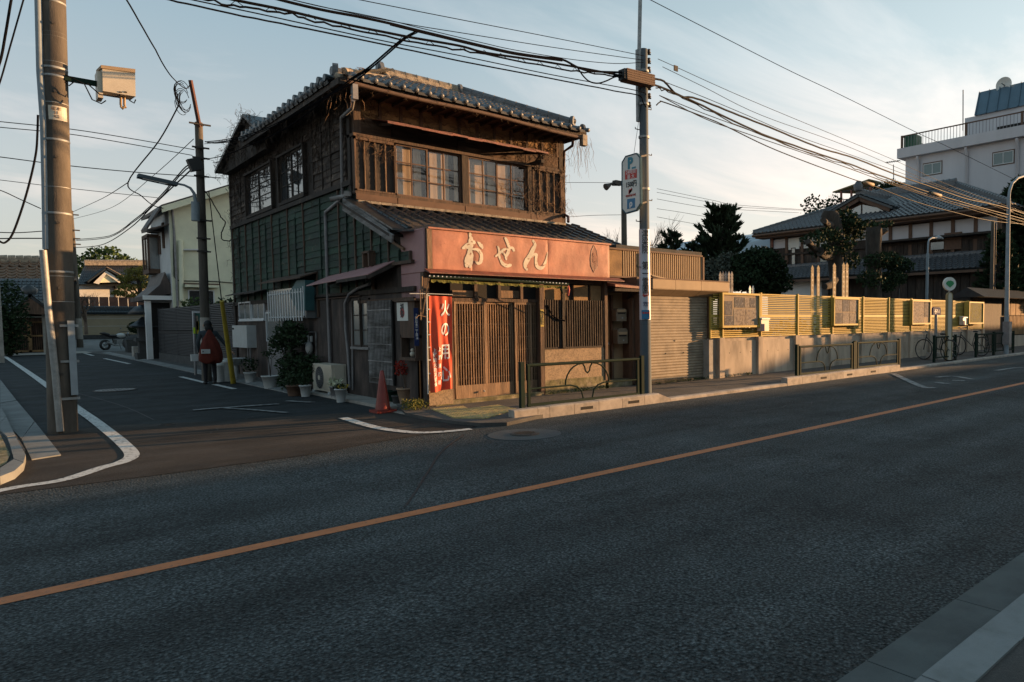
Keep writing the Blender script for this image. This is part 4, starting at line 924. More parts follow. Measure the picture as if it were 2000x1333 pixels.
# lantern sign at the corner, address plate
a_ = PY(770, 620, 12.0)
ls = part('hanging_sign_box', MB().box(XS-.17, XS-.03, 11.72, 12.32, 1.35, 2.0).box(XS-.17, XS-.03, 11.72, 11.76, .95, 1.4).box(XS-.17, XS-.03, 12.28, 12.32, .95, 1.4).box(XS-.2, XS-.03, 11.7, 12.34, .95, 1.0).box(XS-.22, XS, 11.6, 12.42, 2.0, 2.04), m_wood)
y0, y1, z0, z1 = rX(775, 591, 796, 627, XS-.18)
part('paper_panel', MB().box(XS-.178, XS-.17, y0, y1, z0, z1), m_sign, ls)
text('福\n寿', (z1-z0)*.46, m_ink, (XS-.181, (y0+y1)/2, (z0+z1)/2), (0, -1, 0), (0, 0, 1), ls, 'painted_lettering', .001, .004, sx=1.0, spacing=.82)
MB().lathe((XS-.179, (y0+y1)/2, (z0+z1)/2-.02), [(.09, 0), (.09, .001)], 20, 'x').build('red_disc', m_redp, ls)
MB().ball((XS-.12, 11.95, 1.06), .05, 8, 6).ball((XS-.12, 11.95, 1.13), .035, 8, 6).build('cat_figurine', m_off, ls)
y0, y1, z0, z1 = rY(808, 602, 817, 676, 11.52)
ap = thing('address_plate', 'narrow dark blue address plate on the corner post', 'sign', (y0, 11.5, z0))
MB().box(0, y1-y0, 0, .012, 0, z1-z0).build('plate', m_navy, ap, local=True)
text('上\n野\n桜\n木\n二\n丁\n目\n14', .062, m_wpr, ((y1-y0)/2, -.002, (z1-z0)/2), (1, 0, 0), (0, 0, 1), ap, 'white_lettering', .001, sx=.8, spacing=.9, local=True)
# ---- dead creeper
def vines(name, b, n, start, step, m, seg=9, r=.006):
    for _ in range(n):
        p = Vector(start()); d = Vector((U(-1, 1), U(-1, 1), U(-1, 1))); pts = [p.copy()]
        for i in range(random.randint(seg//2, seg)):
            d = (d*.6+Vector((U(-1, 1), U(-1, 1), U(-1, 1)))).normalized(); p = p+step(d, i); pts.append(p.copy())
        b.tube(pts, [r*(1-.6*i/len(pts)) for i in range(len(pts))], 3, False)
    return b
b = MB()
vines('', b, 900, lambda: (XS-.06, U(14.9, BACK), 6.25-abs(random.gauss(0, .55))), lambda d, i: Vector((d.x*.012, d.y*.09, d.z*.09-.025)), m_vined)
vines('', b, 150, lambda: (5.22+U(0, .2), U(14.0, 23.6), 6.2), lambda d, i: Vector((d.x*.03, d.y*.04, -.045+d.z*.03)), m_vined)
vines('', b, 130, lambda: (XS-.08, U(22.6, 24.0), U(1.5, 6.1)), lambda d, i: Vector((d.x*.04, d.y*.07, d.z*.09)), m_vined, 10)
vines('', b, 170, lambda: ((lambda y: (U(5.25, 5.5), y, 7.0-abs(y-20.8)*.31+U(-.25, .1)))(U(19.8, 23.9))), lambda d, i: Vector((d.x*.06, d.y*.08, d.z*.07)), m_vined, 9)
part('dark_dead_creeper', b, m_vined, kind='stuff')
b = MB()
vines('', b, 260, lambda: (U(5.4, 11.2), U(13.76, 13.9), 6.2), lambda d, i: Vector((d.x*.03, d.y*.02, -.012+d.z*.02)), m_vine, 6, .003)
vines('', b, 210, lambda: (U(5.85, 10.9), YW-.06, U(5.82, 6.15)), lambda d, i: Vector((d.x*.07, -abs(d.y)*.004, d.z*.045)), m_vine, 9, .008)
vines('', b, 150, lambda: (U(10.0, 11.1), YG-.02, U(4.3, 6.0)), lambda d, i: Vector((d.x*.06, d.y*.008, d.z*.08)), m_vine, 9, .0045)
vines('', b, 60, lambda: (U(8.9, 10.2), YG-.01, U(4.15, 5.0)), lambda d, i: Vector((d.x*.07, d.y*.004, abs(d.z)*.06)), m_vine, 10, .004)
vines('', b, 22, lambda: (U(5.7, 6.6), YG-.03, U(5.15, 5.45)), lambda d, i: Vector((d.x*.06, d.y*.006, -.03+d.z*.05)), m_vine, 10, .004)
vines('', b, 24, lambda: (U(5.2, 5.75), U(13.8, 14.8), U(5.9, 6.5)), lambda d, i: Vector((d.x*.04, d.y*.04, -.04+d.z*.04)), m_vine, 9, .006)
vines('', b, 26, lambda: (U(11.1, 11.5), U(13.9, 14.5), U(6.0, 6.3)), lambda d, i: Vector((d.x*.03, d.y*.03, -.07+d.z*.03)), m_vine, 12, .004)
vines('', b, 150, lambda: ((lambda x, y: (x, y, EZ+.07+(y-13.85)*sl_+U(0, .03)))(U(6.4, 9.2), U(15.3, 16.0))), lambda d, i: Vector((d.x*.07, d.y*.03, d.y*.03*.5)), m_vine, 8, .005)
part('brown_dead_creeper', b, m_vine, kind='stuff')
# ================================================================ GARAGE NEXT DOOR
GA = thing('garage_annexe', 'low annexe with a beige roller shutter and a brown slatted parapet', 'garage', (11.0, 11.65, .2))
def gp(name, b, m, par=None, **k): return b.build(name, m, par or GA, **k)
gp('wall', MB().box(10.72, 13.30, 11.55, 15, 0, 2.6).box(10.70, 10.76, 11.43, 11.55, .15, 2.2).box(13.02, 13.1, 11.43, 11.55, .15, 2.2), m_brown)
ro = gp('roller_shutter', MB().box(10.76, 13.02, 11.50, 11.54, .2, 2.2), m_shut)
for i in range(29):
    z = .24+i*.0665; b = MB(); vs = []
    for k in range(5): a = k/4*math.pi; vs += [(10.77, 11.50-.014*math.sin(a), z+.061*k/4), (13.01, 11.50-.014*math.sin(a), z+.061*k/4)]
    b.add(vs, [(2*k, 2*k+1, 2*k+3, 2*k+2) for k in range(4)], True); b.build('shutter_slat', m_shut, ro)
for x in (11.55, 11.85, 12.15): MB().lathe((x, 11.48, .86 if x != 11.85 else 1.15), [(.018, 0), (.018, .012)], 8, 'y').build('lock', m_dark, ro)
gp('shutter_sill', MB().box(10.76, 13.02, 11.44, 11.55, .1, .235), m_dark)
for x0, x1 in ((10.9, 11.62), (11.63, 12.5), (12.51, 13.52)):
    gp('canopy_panel', MB().prism([(x0, 11.22, 2.34), (x1, 11.22, 2.34), (x1, 11.22, 2.55), (x0, 11.22, 2.55)], (0, .06, 0)).prism([(x0, 11.23, 2.335), (x1, 11.23, 2.335), (x1-.06*(x1 > 13.4), 11.47, 2.20), (x0, 11.47, 2.20)], (0, 0, -.01)), m_tan)
gp('canopy_end', MB().prism([(13.52, 11.22, 2.34), (13.52, 11.6, 2.2), (13.52, 12.2, 2.2), (13.52, 12.2, 2.55), (13.52, 11.22, 2.55)], (.012, 0, 0)), m_tan)
gp('canopy_top', MB().box(10.9, 13.54, 11.21, 12.2, 2.552, 2.575), m_brown)
sp = gp('slatted_parapet', MB().box(10.0, 13.42, 12.05, 12.1, 2.6, 3.26).box(10.0, 13.42, 11.94, 12.1, 3.22, 3.26).box(10.0, 13.42, 11.94, 12.1, 2.6, 2.64).box(13.36, 13.42, 11.94, 12.1, 2.6, 3.26), m_brown)
for i in range(40):
    x = 10.7+i*.0675; piece('parapet_slat', m_tan, x-.014, x+.014, 11.96, 12.05, 2.64, 3.22, sp)
gp('parapet_panel', MB().box(10.02, 10.66, 11.97, 12.04, 2.64, 3.22), m_plaster)
gp('roof_slab', MB().box(10.6, 13.5, 12.1, 16, 3.2, 3.36), m_block)
gp('downpipe', MB().tube([(11.35, 11.9, 3.2), (11.35, 11.9, 2.75), (11.5, 11.85, 2.66), (12.0, 11.85, 2.6)], .03, 8), m_tan)
# ================================================================ CEMETERY FENCE
FY = 11.35
FN = thing('boundary_fence', 'long champagne coloured slatted fence on a stained concrete wall', 'fence', (13, FY, .2))
FXS = [12.96, 13.40, 14.96, 16.65, 18.45, 20.25, 21.92, 23.54, 25.06, 26.6, 28.41, 29.97]
def fp(name, b, m, par=None, **k): return b.build(name, m, par or FN, **k)
base = fp('concrete_wall', MB().box(13.0, 30.05, FY+.02, FY+.2, -.1, 1.17), m_fconc)
for i in range(1, len(FXS)):
    x = FXS[i]; z0 = gz(x, FY)
    fp('wall_pillar', MB().box(x-.20, x-.01, FY-.1, FY+.02, z0-.1, 1.19), m_fconc, base)
for i in range(1, len(FXS)-1):
    a, c = FXS[i], FXS[i+1]-.2
    fp('wall_panel', MB().box(a, c, FY-.03, FY+.02, -.1, 1.10), m_fconc, base)
    for k in range(3): x = a+(c-a)*(k+.6)/3.2; MB().lathe((x, FY-.032, .80), [(.014, 0), (.014, .01)], 8, 'y').build('tie_hole', m_dark, base)
fp('end_wall', MB().box(12.86, 13.0, FY-.05, FY+.15, 0, 1.15), m_conc, base)
sm_ = [0]
for i in range(len(FXS)-1):
    a, c = FXS[i], FXS[i+1]
    fp('fence_post', MB().box(c-.025, c+.02, FY-.045, FY+.03, 1.18, 2.34), m_gold)
    rail = fp('panel_rail', MB().box(a+.02, c-.025, FY-.02, FY+.02, 1.19, 1.225), m_gold); fp('panel_rail', MB().box(a+.02, c-.025, FY-.02, FY+.02, 2.28, 2.31), m_gold)
    z = 1.24; k = 0
    while z < 2.27:
        h = .03
        if 1.68 < z < 1.74: h = .085
        x0 = a+.02 if not (i == 0 and z > 2.15) else a+.1
        o = piece('fence_slat', m_gold, x0, c-.025, FY-.012, FY+.004, z, z+h, FN, rot=(R(-28) if h < .05 else 0, 0, 0)); z += h+.0195
fp('fence_post', MB().box(12.94, 12.97, FY-.03, FY+.02, 1.18, 2.2), m_gold)
def notice(px0, py0, px1, py1, label, papers, yd=.15, m_in=m_brown):
    x0, x1, z0, z1 = rY(px0, py0, px1, py1, FY-yd)
    t = thing('notice_board', label, 'notice board', (x0, FY-yd, z0), group='glazed notice boards on the fence'); W, H = x1-x0, z1-z0
    MB().box(0, W, .04, yd-.05, 0, H).build('case', m_gold, t, local=True)
    MB().box(0, .045, -.01, .05, 0, H).box(W-.045, W, -.01, .05, 0, H).box(.045, W-.045, -.01, .05, 0, .05).box(.045, W-.045, -.01, .05, H-.05, H).build('frame', m_gold, t, local=True)
    MB().box(.045, W-.045, .03, .039, .05, H-.05).build('backing', m_tan, t, local=True)
    for (a, c, e, f, mm) in papers: MB().box(W*a, W*c, .024, .029, H*e, H*f).build('poster', mm, t, local=True)
    MB().box(.045, W-.045, .006, .009, .05, H-.05).build('glass_pane', m_pane, t, local=True)
    return t
notice(1411, 573, 1485, 640, 'largest notice board nearest the roller shutter with many photographs', [(.33, .57, .58, .88, m_phot), (.59, .72, .58, .87, m_paper), (.74, .88, .58, .87, m_phot), (.07, .27, .36, .76, m_phot), (.07, .3, .07, .34, m_phot), (.31, .62, .06, .53, m_paper), (.63, .93, .06, .53, m_paper)])
notice(1629, 582, 1678, 636, 'notice board with two rows of pale sheets, second from the roller shutter', [(.08, .33, .5, .92, m_paper), (.36, .62, .5, .93, m_phot), (.65, .93, .5, .92, m_paper), (.08, .33, .07, .46, m_phot), (.36, .62, .06, .46, m_paper), (.65, .93, .07, .46, m_paper)])
notice(1782, 587, 1818, 634, 'notice board filled by one big crumpled sheet, behind the blue name sign', [(.06, .66, .07, .94, m_paper), (.68, .94, .3, .94, m_phot)])
notice(1893, 590, 1921, 633, 'yellow guide map board at the far end of the fence', [(.04, .96, .04, .96, m_map)], .25)
def leaflet(px0, py0, px1, py1, label):
    x0, x1, z0, z1 = rY(px0, py0, px1, py1, FY-.2); W, H = x1-x0, z1-z0
    t = thing('leaflet_box', label, 'leaflet box', (x0, FY-.2, z0), group='leaflet boxes on the fence')
    MB().prism([(0, 0, 0), (0, 0, H*.78), (0, .14, H*.9), (0, .14, 0)], (W, 0, 0)).build('box', m_off, t, local=True)
    MB().prism([(-.01, -.03, H*.8), (-.01, .15, H*.93), (-.01, .15, H), (-.01, -.03, H*.9)], (W+.02, 0, 0)).build('lid', m_sign, t, local=True); MB().box(0, W*.4, -.006, 0, 0, H*.5).build('leaflet', m_navy, t, local=True)
leaflet(1487, 619, 1502, 647, 'white leaflet box beside the largest notice board'); leaflet(1881, 618, 1890, 635, 'small leaflet box beside the yellow map board')
# wooden grave tablets rising behind the fence
m_tab = mat('grave_tablet_wood', (.27, .21, .125), .85, var=.25, vs=6, col2=(.18, .14, .09), c2scale=4)
def tablets(px, py, n, wpx, label, Y=13.2, m=m_tab, gap=1.5):
    for i in range(n):
        p = PY(px+i*gap*wpx, py, Y); w_ = PY(px+wpx, py, Y).x-PY(px, py, Y).x
        o = MB(); z = p.z; zb = gz(p.x, Y)+.1; pr = []
        half = w_/2; pts = [(-half, zb), (-half, z-.35)]
        zz = z-.35
        for k in range(3): pts += [(-half*.7, zz+.02), (-half, zz+.04), (-half, zz+.08)]; zz += .085
        pts += [(0, z)]; pts += [(-a, b_) for a, b_ in pts[::-1][1:]]
        o.prism([(p.x+a, Y, b_) for a, b_ in pts], (0, .025, 0))
        t = thing('grave_tablet', label[i] if isinstance(label, list) else label, 'grave tablet', (p.x, Y, zb), group='tall wooden grave tablets behind the fence')
        o.build('tablet', m, t); b = MB(); k = z-.3
        while k > max(zb, 2.3): b.box(p.x-half*.45, p.x+half*.45, Y-.002, Y, k-.05, k); k -= .17
        b.build('brush_writing', m_ink, t, kind='stuff')
tablets(1407, 530, 3, 5, ['leftmost grey tablet of the three behind the largest notice board', 'middle grey tablet of the three behind the largest notice board', 'rightmost grey tablet of the three behind the largest notice board'], 13.4, m_grey, 1.1)
tablets(1424, 530, 2, 4.5, ['left grey tablet of the pair just right of the cluster of three', 'right grey tablet of the pair just right of the cluster of three'], 13.6, m_grey, 1.25)
tablets(1465, 558, 2, 4, ['left short white tablet of the low pair before the round tree', 'right short white tablet of the low pair before the round tree'], 14.2, m_wht, 1.6)
tablets(1587, 518, 2, 5.5, ['left pale grave tablet of the pair left of the pollarded trunk', 'right pale grave tablet of the pair left of the pollarded trunk'], 13, m_tab, 2.1)
tablets(1630, 514, 1, 6, 'single tall pale grave tablet before the pollarded trunk', 13, m_tab)
tablets(1648, 513, 2, 5.5, ['left pale grave tablet of the close pair right of the trunk', 'rightmost pale grave tablet of the close pair right of the trunk'], 13, m_tab, 1.2)
# ================================================================ GUARD RAILS
def guard(L, label, loc):
    t = thing('guard_rail', label, 'guard rail', loc, group='dark green guard rails along the kerb')
    H = .80; z0 = .14
    for x in (0, L): MB().box(x-.035, x+.035, -.035, .035, -.1, H+.03).box(x-.038, x+.038, -.038, .038, H+.03, H+.04).build('post', m_grn, t, local=True)
    for x in (.13, L-.1): MB().box(x-.022, x+.022, -.02, .02, z0-.03, H).build('upright', m_grn, t, local=True)
    MB().tube([(.1, 0, H-.02), (L-.06, 0, H-.02)], .026, 8).build('top_rail', m_grn, t, local=True)
    MB().bar((.1, 0, z0), (L-.06, 0, z0), .045, .04).build('bottom_rail', m_grn, t, local=True)
    c = L/2+.03; m_ = .40; dxx = min(.1, L*.04)
    for s in (-1, 1):
        e = .13 if s < 0 else L-.1
        pts = [(e, 0, m_), (c+s*(dxx+.27), 0, m_+.005), (c+s*(dxx+.13), 0, m_-.03), (c+s*(dxx+.04), 0, m_-.1), (c+s*dxx, 0, z0+.02)]
        MB().tube(pts, .015, 6).build('middle_rail', m_grn, t, local=True)
        a = [(c+s*(dxx*1.2+(.36 if L > 2 else .2)*math.sin(q*math.pi/2)), 0, m_+(H-.04-m_)*math.cos(q*math.pi/2)) for q in np.linspace(0, 1, 7)]
        MB().tube(a, .014, 6).build('arch', m_grn, t, local=True)
    MB().tube([(c-.1, 0, H-.05), (c-.06, 0, H-.1), (c-.045, 0, H-.17), (c, 0, H-.21), (c+.045, 0, H-.17), (c+.06, 0, H-.1), (c+.1, 0, H-.05)], .014, 6).build('notch', m_grn, t, local=True)
    return t
GY = 9.46
def gx(px): return PY(px, 700, GY).x
def gr_(p0, p1, label, y=GY):
    a, c = gx(p0), gx(p1); return guard(c-a, label, (a, y, gz(a, y)+.06))
gr_(1018, 1253, 'green guard rail in front of the sandy panel, nearest the shop door')
gr_(1556.5, 1667, 'left green guard rail of the pair before the stained wall'); gr_(1670, 1755.5, 'right green guard rail of the pair before the stained wall')
gr_(1833, 1874, 'short green guard rail around the bus stop post', 9.6); gr_(1914, 1948, 'green guard rail beyond the bus stop with a bicycle behind', 9.6); gr_(1949, 1986, 'farthest green guard rail by the tall lamp post', 9.6)
# ================================================================ POLES
def bolts(b, x, y, r, z0, z1, ang=(0, math.pi), st=.55):
    z = z0; k = 0
    while z < z1:
        a = ang[k % 2]; b.tube([(x+r*math.cos(a), y+r*math.sin(a), z), (x+(r+.12)*math.cos(a), y+(r+.12)*math.sin(a), z), (x+(r+.12)*math.cos(a), y+(r+.12)*math.sin(a), z+.03)], .009, 5); z += st; k += 1
    return b
CX, CY = 9.13, 9.62; cg = gz(CX, CY)+.05
cp0 = thing('utility_pole', 'grey utility pole at the kerb with the cemetery signboard wrapped on it', 'utility pole', (CX, CY, cg))
MB().tube([(CX, CY, cg-.1), (CX, CY, 3), (CX+.02, CY, 6.62)], [.112, .095, .075], 20).build('pole', m_poleg, cp0)
for z in (.66, 1.55): MB().lathe((CX, CY, z), [(.113-z*.006, 0), (.113-z*.006, .006)], 20).build('band', m_iron, cp0)
for z, k in ((3.05, 1), (4.05, 2), (5.0, 3), (5.95, 4), (6.2, 5), (5.6, 6)): MB().lathe((CX+.01, CY, z), [(.10, 0), (.102, .02), (.10, .04)], 20).build('band', m_metal, cp0)
b = MB(); bolts(b, CX, CY, .085, 2.2, 6.0, st=.42); b.build('step_bolts', m_iron, cp0, kind='stuff')
MB().lathe((CX, CY, PY(1268, 625, CY).z), [(.107, 0), (.102, PY(1268, 450, CY).z-PY(1268, 625, CY).z)], 24, cap=False).build('wrapped_signboard', mat('pale_lilac_sheet', (.42, .44, .50), .4, var=.04), cp0)
def wraptext(s, size, m, px, py, nm, dz=0, sx=1.):
    p = PY(px, py, CY-.17); return text(s, size, m, (CX-.070, CY-.092, p.z), (.79, -.61, 0), (0, 0, 1), cp0, nm, .001, .0015, sx=sx, spacing=.9)
wraptext('津\n梁\n院\n \n第\n一\n霊\n園', .165, m_ink, 1268, 512, 'black_lettering', sx=.8)
wraptext('↵', .16, m_redp, 1268, 577, 'red_arrow'); wraptext('100m\n入口', .05, m_navy, 1268, 594, 'small_lettering')
MB().obox(Vector((CX-.066, CY-.087, (PY(1268, 624, CY).z+PY(1268, 606, CY).z)/2)), Vector((.79, -.61, 0))*.075, (0, 0, .085), Vector((.61, .79, 0))*.02).build('blue_sticker', m_blue, cp0)
text('●●●', .05, m_redp, (CX-.08, CY-.105, PY(1268, 612, CY).z), (.79, -.61, 0), (0, 0, 1), cp0, 'red_lettering', .001)
MB().box(CX-.11, CX-.05, CY+.02, CY+.08, 5.3, 6.6).bar((CX-.09, CY+.03, 5.9), PY(1252, -80, CY), .07, .05).build('steel_channel', m_metal, cp0)
for i in range(7):
    z = 6.55-i*.16; MB().lathe((CX+.11, CY-.05, z), [(.02, 0), (.04, .02), (.02, .05), (.035, .07), (.01, .09)], 8).bar((CX+.1, CY, z), (CX+.16, CY-.05, z), .02).build('insulator', m_iron, cp0)
cl = thing('cable_closure', 'brown ribbed cable closure hanging beside the grey utility pole', 'closure', PY(1245, 152, 9.5))
A, B_ = PY(1218, 147, 9.5)-cl.location, PY(1272, 160, 9.5)-cl.location
MB().bar(A, B_, .2, .2).build('case', m_brown, cl, local=True)
for k in range(5): MB().bar(A+Vector((0, -.105, -.08+k*.04)), B_+Vector((0, -.105, -.08+k*.04)), .006, .012).build('rib', m_wood, cl, local=True)
MB().bar(A+Vector((-.05, 0, 0)), A+Vector((.01, 0, 0)), .17, .18).build('end_cap', m_black, cl, local=True)
# parking sign
PSX = 8.72
PS = thing('parking_sign', 'tall white parking sign with chamfered corners hung on the grey pole', 'sign', PX(1232, 417, PSX))
def psp(px, py): return PX(px, py, PSX)-PS.location
oc = [(1215, 318), (1222, 306), (1243, 300), (1250, 308), (1251, 398), (1243, 411), (1222, 417), (1215, 408)]
MB().prism([psp(*p) for p in oc], (.035, 0, 0)).build('panel', m_sign, PS, local=True)
b = MB()
for i in range(8): b.bar(psp(*oc[i])+Vector((.018, 0, 0)), psp(*oc[(i+1) % 8])+Vector((.018, 0, 0)), .020, .05, up=(1, 0, 0))
b.build('rim', m_teal if False else mat('blue_grey_rim', (.04, .09, .12), .8, spec=.1), PS, local=True)
u_ = Vector((0, -1, 0))
def pst(s, size, m, px, py, nm, **k): return text(s, size, m, psp(px, py)+Vector((-.005, 0, 0)), u_, (0, 0, 1), PS, nm, .002, local=True, **k)
pst('P', .27, m_teal, 1231, 320, 'letter_p', bold=.012); MB().obox(psp(1238, 328)+Vector((-.003, 0, 0)), (0, .05, 0), (0, 0, .016), (.003, 0, 0)).build('car_mark', m_teal, PS, local=True)
def q4(pts, m, nm): return MB().prism([psp(*p) for p in pts], (-.004, 0, 0)).build(nm, m, PS, local=True)
q4([(1221, 334), (1244, 330.5), (1244, 347.5), (1221, 351.5)], m_redp, 'red_panel')
pst('24時間\n最 大', .092, m_wpr, 1232.5, 341, 'white_lettering', sx=.95, spacing=.95); pst('1500円', .125, m_ink, 1233, 360.5, 'price', bold=.002, sx=.78)
pst('↱', .13, m_redp, 1232, 374, 'arrow', bold=.004); pst('時間貸駐車場', .045, m_redp, 1232, 382.5, 'small_lettering')
q4([(1225, 389.5), (1240.5, 387), (1240.5, 406), (1225, 409)], m_blue, 'blue_square'); pst('𝘱' if False else 'ρ', .13, m_wpr, 1232.5, 399, 'white_mark', bold=.006)
for a, c in (((1251, 306), (1265, 303)), ((1251, 398), (1265, 394))): MB().bar(PX(*a, PSX+.04)-PS.location, PY(*c, 9.62)-PS.location, .03).build('bracket', m_iron, PS, local=True)
# big pole on the left
LX, LY = .915, 13.4; lg = gz(LX, LY)
lp = thing('utility_pole', 'thick brown concrete utility pole at the left with conduits strapped on', 'utility pole', (LX, LY, lg))
la = lambda z: LX+(1.07-LX)*(z-lg)/6.3
zs = [lg-.1, 2, 4, 6.5, 9.2]
MB().tube([(la(z), LY, z) for z in zs], [.176, .166, .157, .150, .14], 24).build('pole', m_pole, lp)
for py in (5, 62, 70, 120, 200, 365, 418, 540, 590): z = PY(105, py, LY-.15).z; r_ = .178-.0048*z; MB().lathe((la(z), LY, z), [(r_, 0), (r_+.002, .004), (r_, .010)], 24).build('wire_band', m_metal, lp)
for py in (3, 133, 149, 274, 418, 533): z = PY(105, py, LY-.15).z; r_ = .183-.0048*z; MB().lathe((la(z)-.005, LY, z), [(r_, 0), (r_+.004, .006), (r_+.004, .026), (r_, .032)], 24).build('perforated_strap', m_metal, lp)
for py in (637, 707, 780): z = PY(120, py, LY-.15).z; MB().box(la(z)-.02, la(z)+.19, LY-.19, LY-.17, z-.015, z+.02).build('clamp', m_metal, lp)
cd_ = [PY(x, y, LY-.08) for x, y in ((73, -150), (74.5, 0), (78, 140), (85, 240), (88, 360), (90, 487))]
MB().tube(cd_, .042, 12).build('conduit', m_polel, lp)
MB().tube([PY(x, y, LY-.2) for x, y in ((84, 489), (94, 600), (108, 730), (118, 843))], .044, 12).build('steel_guard_pipe', m_metal, lp)
MB().box(la(1)+.08, la(1)+.16, LY-.2, LY-.12, PY(143, 770, LY).z, PY(143, 627, LY).z).build('pale_cover_strip', m_polel, lp)
pl = MB(); z = PY(112, 222, LY-.13).z
for k in range(9):
    a0, a1 = R(-122+k*9), R(-122+(k+1)*9); rr_ = .160; c_ = la(z)
    pl.quad((c_+rr_*math.cos(a0), LY+rr_*math.sin(a0), z-.1), (c_+rr_*math.cos(a1), LY+rr_*math.sin(a1), z-.1), (c_+rr_*math.cos(a1), LY+rr_*math.sin(a1), z+.1), (c_+rr_*math.cos(a0), LY+rr_*math.sin(a0), z+.1))
pl.build('worn_number_plate', m_off, lp); text('桜木\n31\nA2', .06, m_brown, (la(z), LY-.163, z), (1, 0, 0), (0, 0, 1), lp, 'worn_lettering', .001, spacing=.9)
for py in (45, 178, 306, 435, 563, 732): z = PY(105, py, LY-.15).z; MB().lathe((la(z)-.01, LY-.180+.0048*z, z), [(.02, -.01), (.02, .01), (.01, .01)], 10, 'y').build('step_socket', m_iron, lp)
JB = thing('junction_box', 'beige metal cable cabinet held on an arm of the thick left pole', 'junction box', PY(230, 160, 13.2))
def jp(x, y, Y=13.15): return PY(x, y, Y)-JB.location
f = [jp(200, 134), jp(264, 142), jp(265, 189), jp(201, 178)]
MB().prism(f, (-.02, .32, .015)).build('cabinet', m_off, JB, local=True)
lid = [jp(197, 128), jp(264, 136), jp(264, 143), jp(197, 134)]
MB().prism([p+Vector((0, -.02, 0)) for p in lid], (-.02, .36, .015)).build('lid', m_tan, JB, local=True)
MB().box(*(lambda a, c: (a.x-.06, a.x, a.y+.05, a.y+.3, c.z, a.z-.02))(jp(200, 136), jp(200, 190))).build('side_panel', m_off, JB, local=True)
for a, c in ((233, 238), (243, 248)): MB().prism([jp(a, 178.5, 13.14), jp(c, 179.5, 13.14), jp(c, 182, 13.14), jp(a, 181, 13.14)], (0, .005, 0)).build('vent_slot', m_dark, JB, local=True)
for x in (236, 243): MB().tube([jp(x, 188, 13.3), jp(x, 205, 13.3), jp(x+2, 211, 13.28)], .017, 8).build('cable_tail', m_tan, JB, local=True)
MB().tube([jp(236, 208, 13.28), jp(239, 213, 13.28), jp(244, 208, 13.28)], .017, 8).build('cable_tail', m_tan, JB, local=True)
MB().bar(PY(126, 153, 13.3), PY(200, 166, 13.3), .06, .07).build('box_arm', m_grn, lp)
for a in (((127, 146), (165, 165), (180, 195), (198, 203), (207, 197)), ((126, 160), (135, 168), (145, 160)), ((170, 163), (195, 185), (225, 190), (235, 186)), ((252, 196), (262, 202), (265, 195))):
    MB().tube([PY(*p, 13.1) for p in a], .009, 5).build('slack_cable', m_cable, lp)
# pole in the side street, with lamp
P2 = PG(404, 744); p2t = PY(388, 240, P2.y+.3)
p2 = thing('utility_pole', 'dark utility pole in the side street with a rusty steel mast on top', 'utility pole', P2)
MB().tube([P2-Vector((0, 0, .1)), P2.lerp(p2t, .5)+Vector((.0, 0, 0)), p2t], [.118, .105, .092], 18).build('pole', m_pole, p2)
q = lambda t: P2.lerp(p2t, t)
MB().tube([q(.13), q(.245)], [.121, .116], 18).build('white_wrap', m_conc, p2)
MB().bar(q(.98)+Vector((0, -.1, 0)), PY(372, 157, P2.y), .075, .07).build('rusty_mast', mat('dark_rust', (.075, .028, .02), .85, var=.3), p2)
MB().obox(PY(381, 322, P2.y-.2), (.14, 0, .05), (0, .1, 0), (-.05, 0, .15)).build('splice_case', m_black, p2)
for t, w_ in ((.99, .3), (.9, .2), (.86, .2), (.79, .15), (.62, .2), (.50, .12), (.55, .12)): MB().bar(q(t)+Vector((-w_/2-.1, -.14, 0)), q(t)+Vector((w_/2+.1, -.14, 0)), .04, .04).lathe(q(t), [(.116, 0), (.116, .04)], 14).build('bracket', m_iron, p2)
b = MB()
for i in range(16): c = PY(358+U(-6, 8), 190+U(-12, 14), P2.y); b.tube([c+Vector((.16*math.cos(a), .05*math.sin(a*1.3), .28*math.sin(a))) for a in np.linspace(U(0, 3), U(3.5, 6.2), 9)], .009, 4, False)
b.build('tangled_cable', m_cable, p2, kind='stuff')
sl2_ = thing('street_lamp', 'grey street lamp on a curved arm fixed to the dark side street pole', 'street lamp', PY(382, 430, P2.y-.1))
lpts = [(382, 432), (381.5, 393), (379, 378), (372, 368), (360, 362), (325, 355)]
MB().tube([PY(*p, P2.y-.1)-sl2_.location for p in lpts], [.045, .045, .04, .035, .03, .028], 8).build('arm', m_polel, sl2_, local=True)
MB().tube([PY(382, 432, P2.y-.1)-sl2_.location, PY(381.5, 395, P2.y-.1)-sl2_.location], .10, 10).build('ballast_case', m_polel, sl2_, local=True)
c = PY(308, 352.5, P2.y-.1)-sl2_.location; MB().obox(c, (.42, 0, -.055), (0, .13, 0), (.008, 0, .045)).build('lamp_head', m_poleg, sl2_, local=True); MB().obox(c+Vector((-.03, 0, -.045)), (.3, 0, -.04), (0, .1, 0), (0, 0, .012)).build('lens', m_glass, sl2_, local=True)
yg0, yg1 = PY(433, 588, 19.3), PG(456, 749, 0)
yg = thing('guy_wire_guard', 'leaning yellow plastic guy wire guard by the white buckets', 'pole guard', yg1)
MB().tube([yg0-yg1, Vector((0, 0, 0))], [.045, .062], 12).build('yellow_tube', m_yel, yg, local=True)
MB().tube([PY(408, 375, P2.y)-yg1, yg0-yg1], .012, 5).build('guy_wire', m_cable, yg, local=True)
P3 = PG(157, 683)
p3 = thing('utility_pole', 'slim far utility pole with a pale band before the tiled roof gatehouse', 'utility pole', P3)
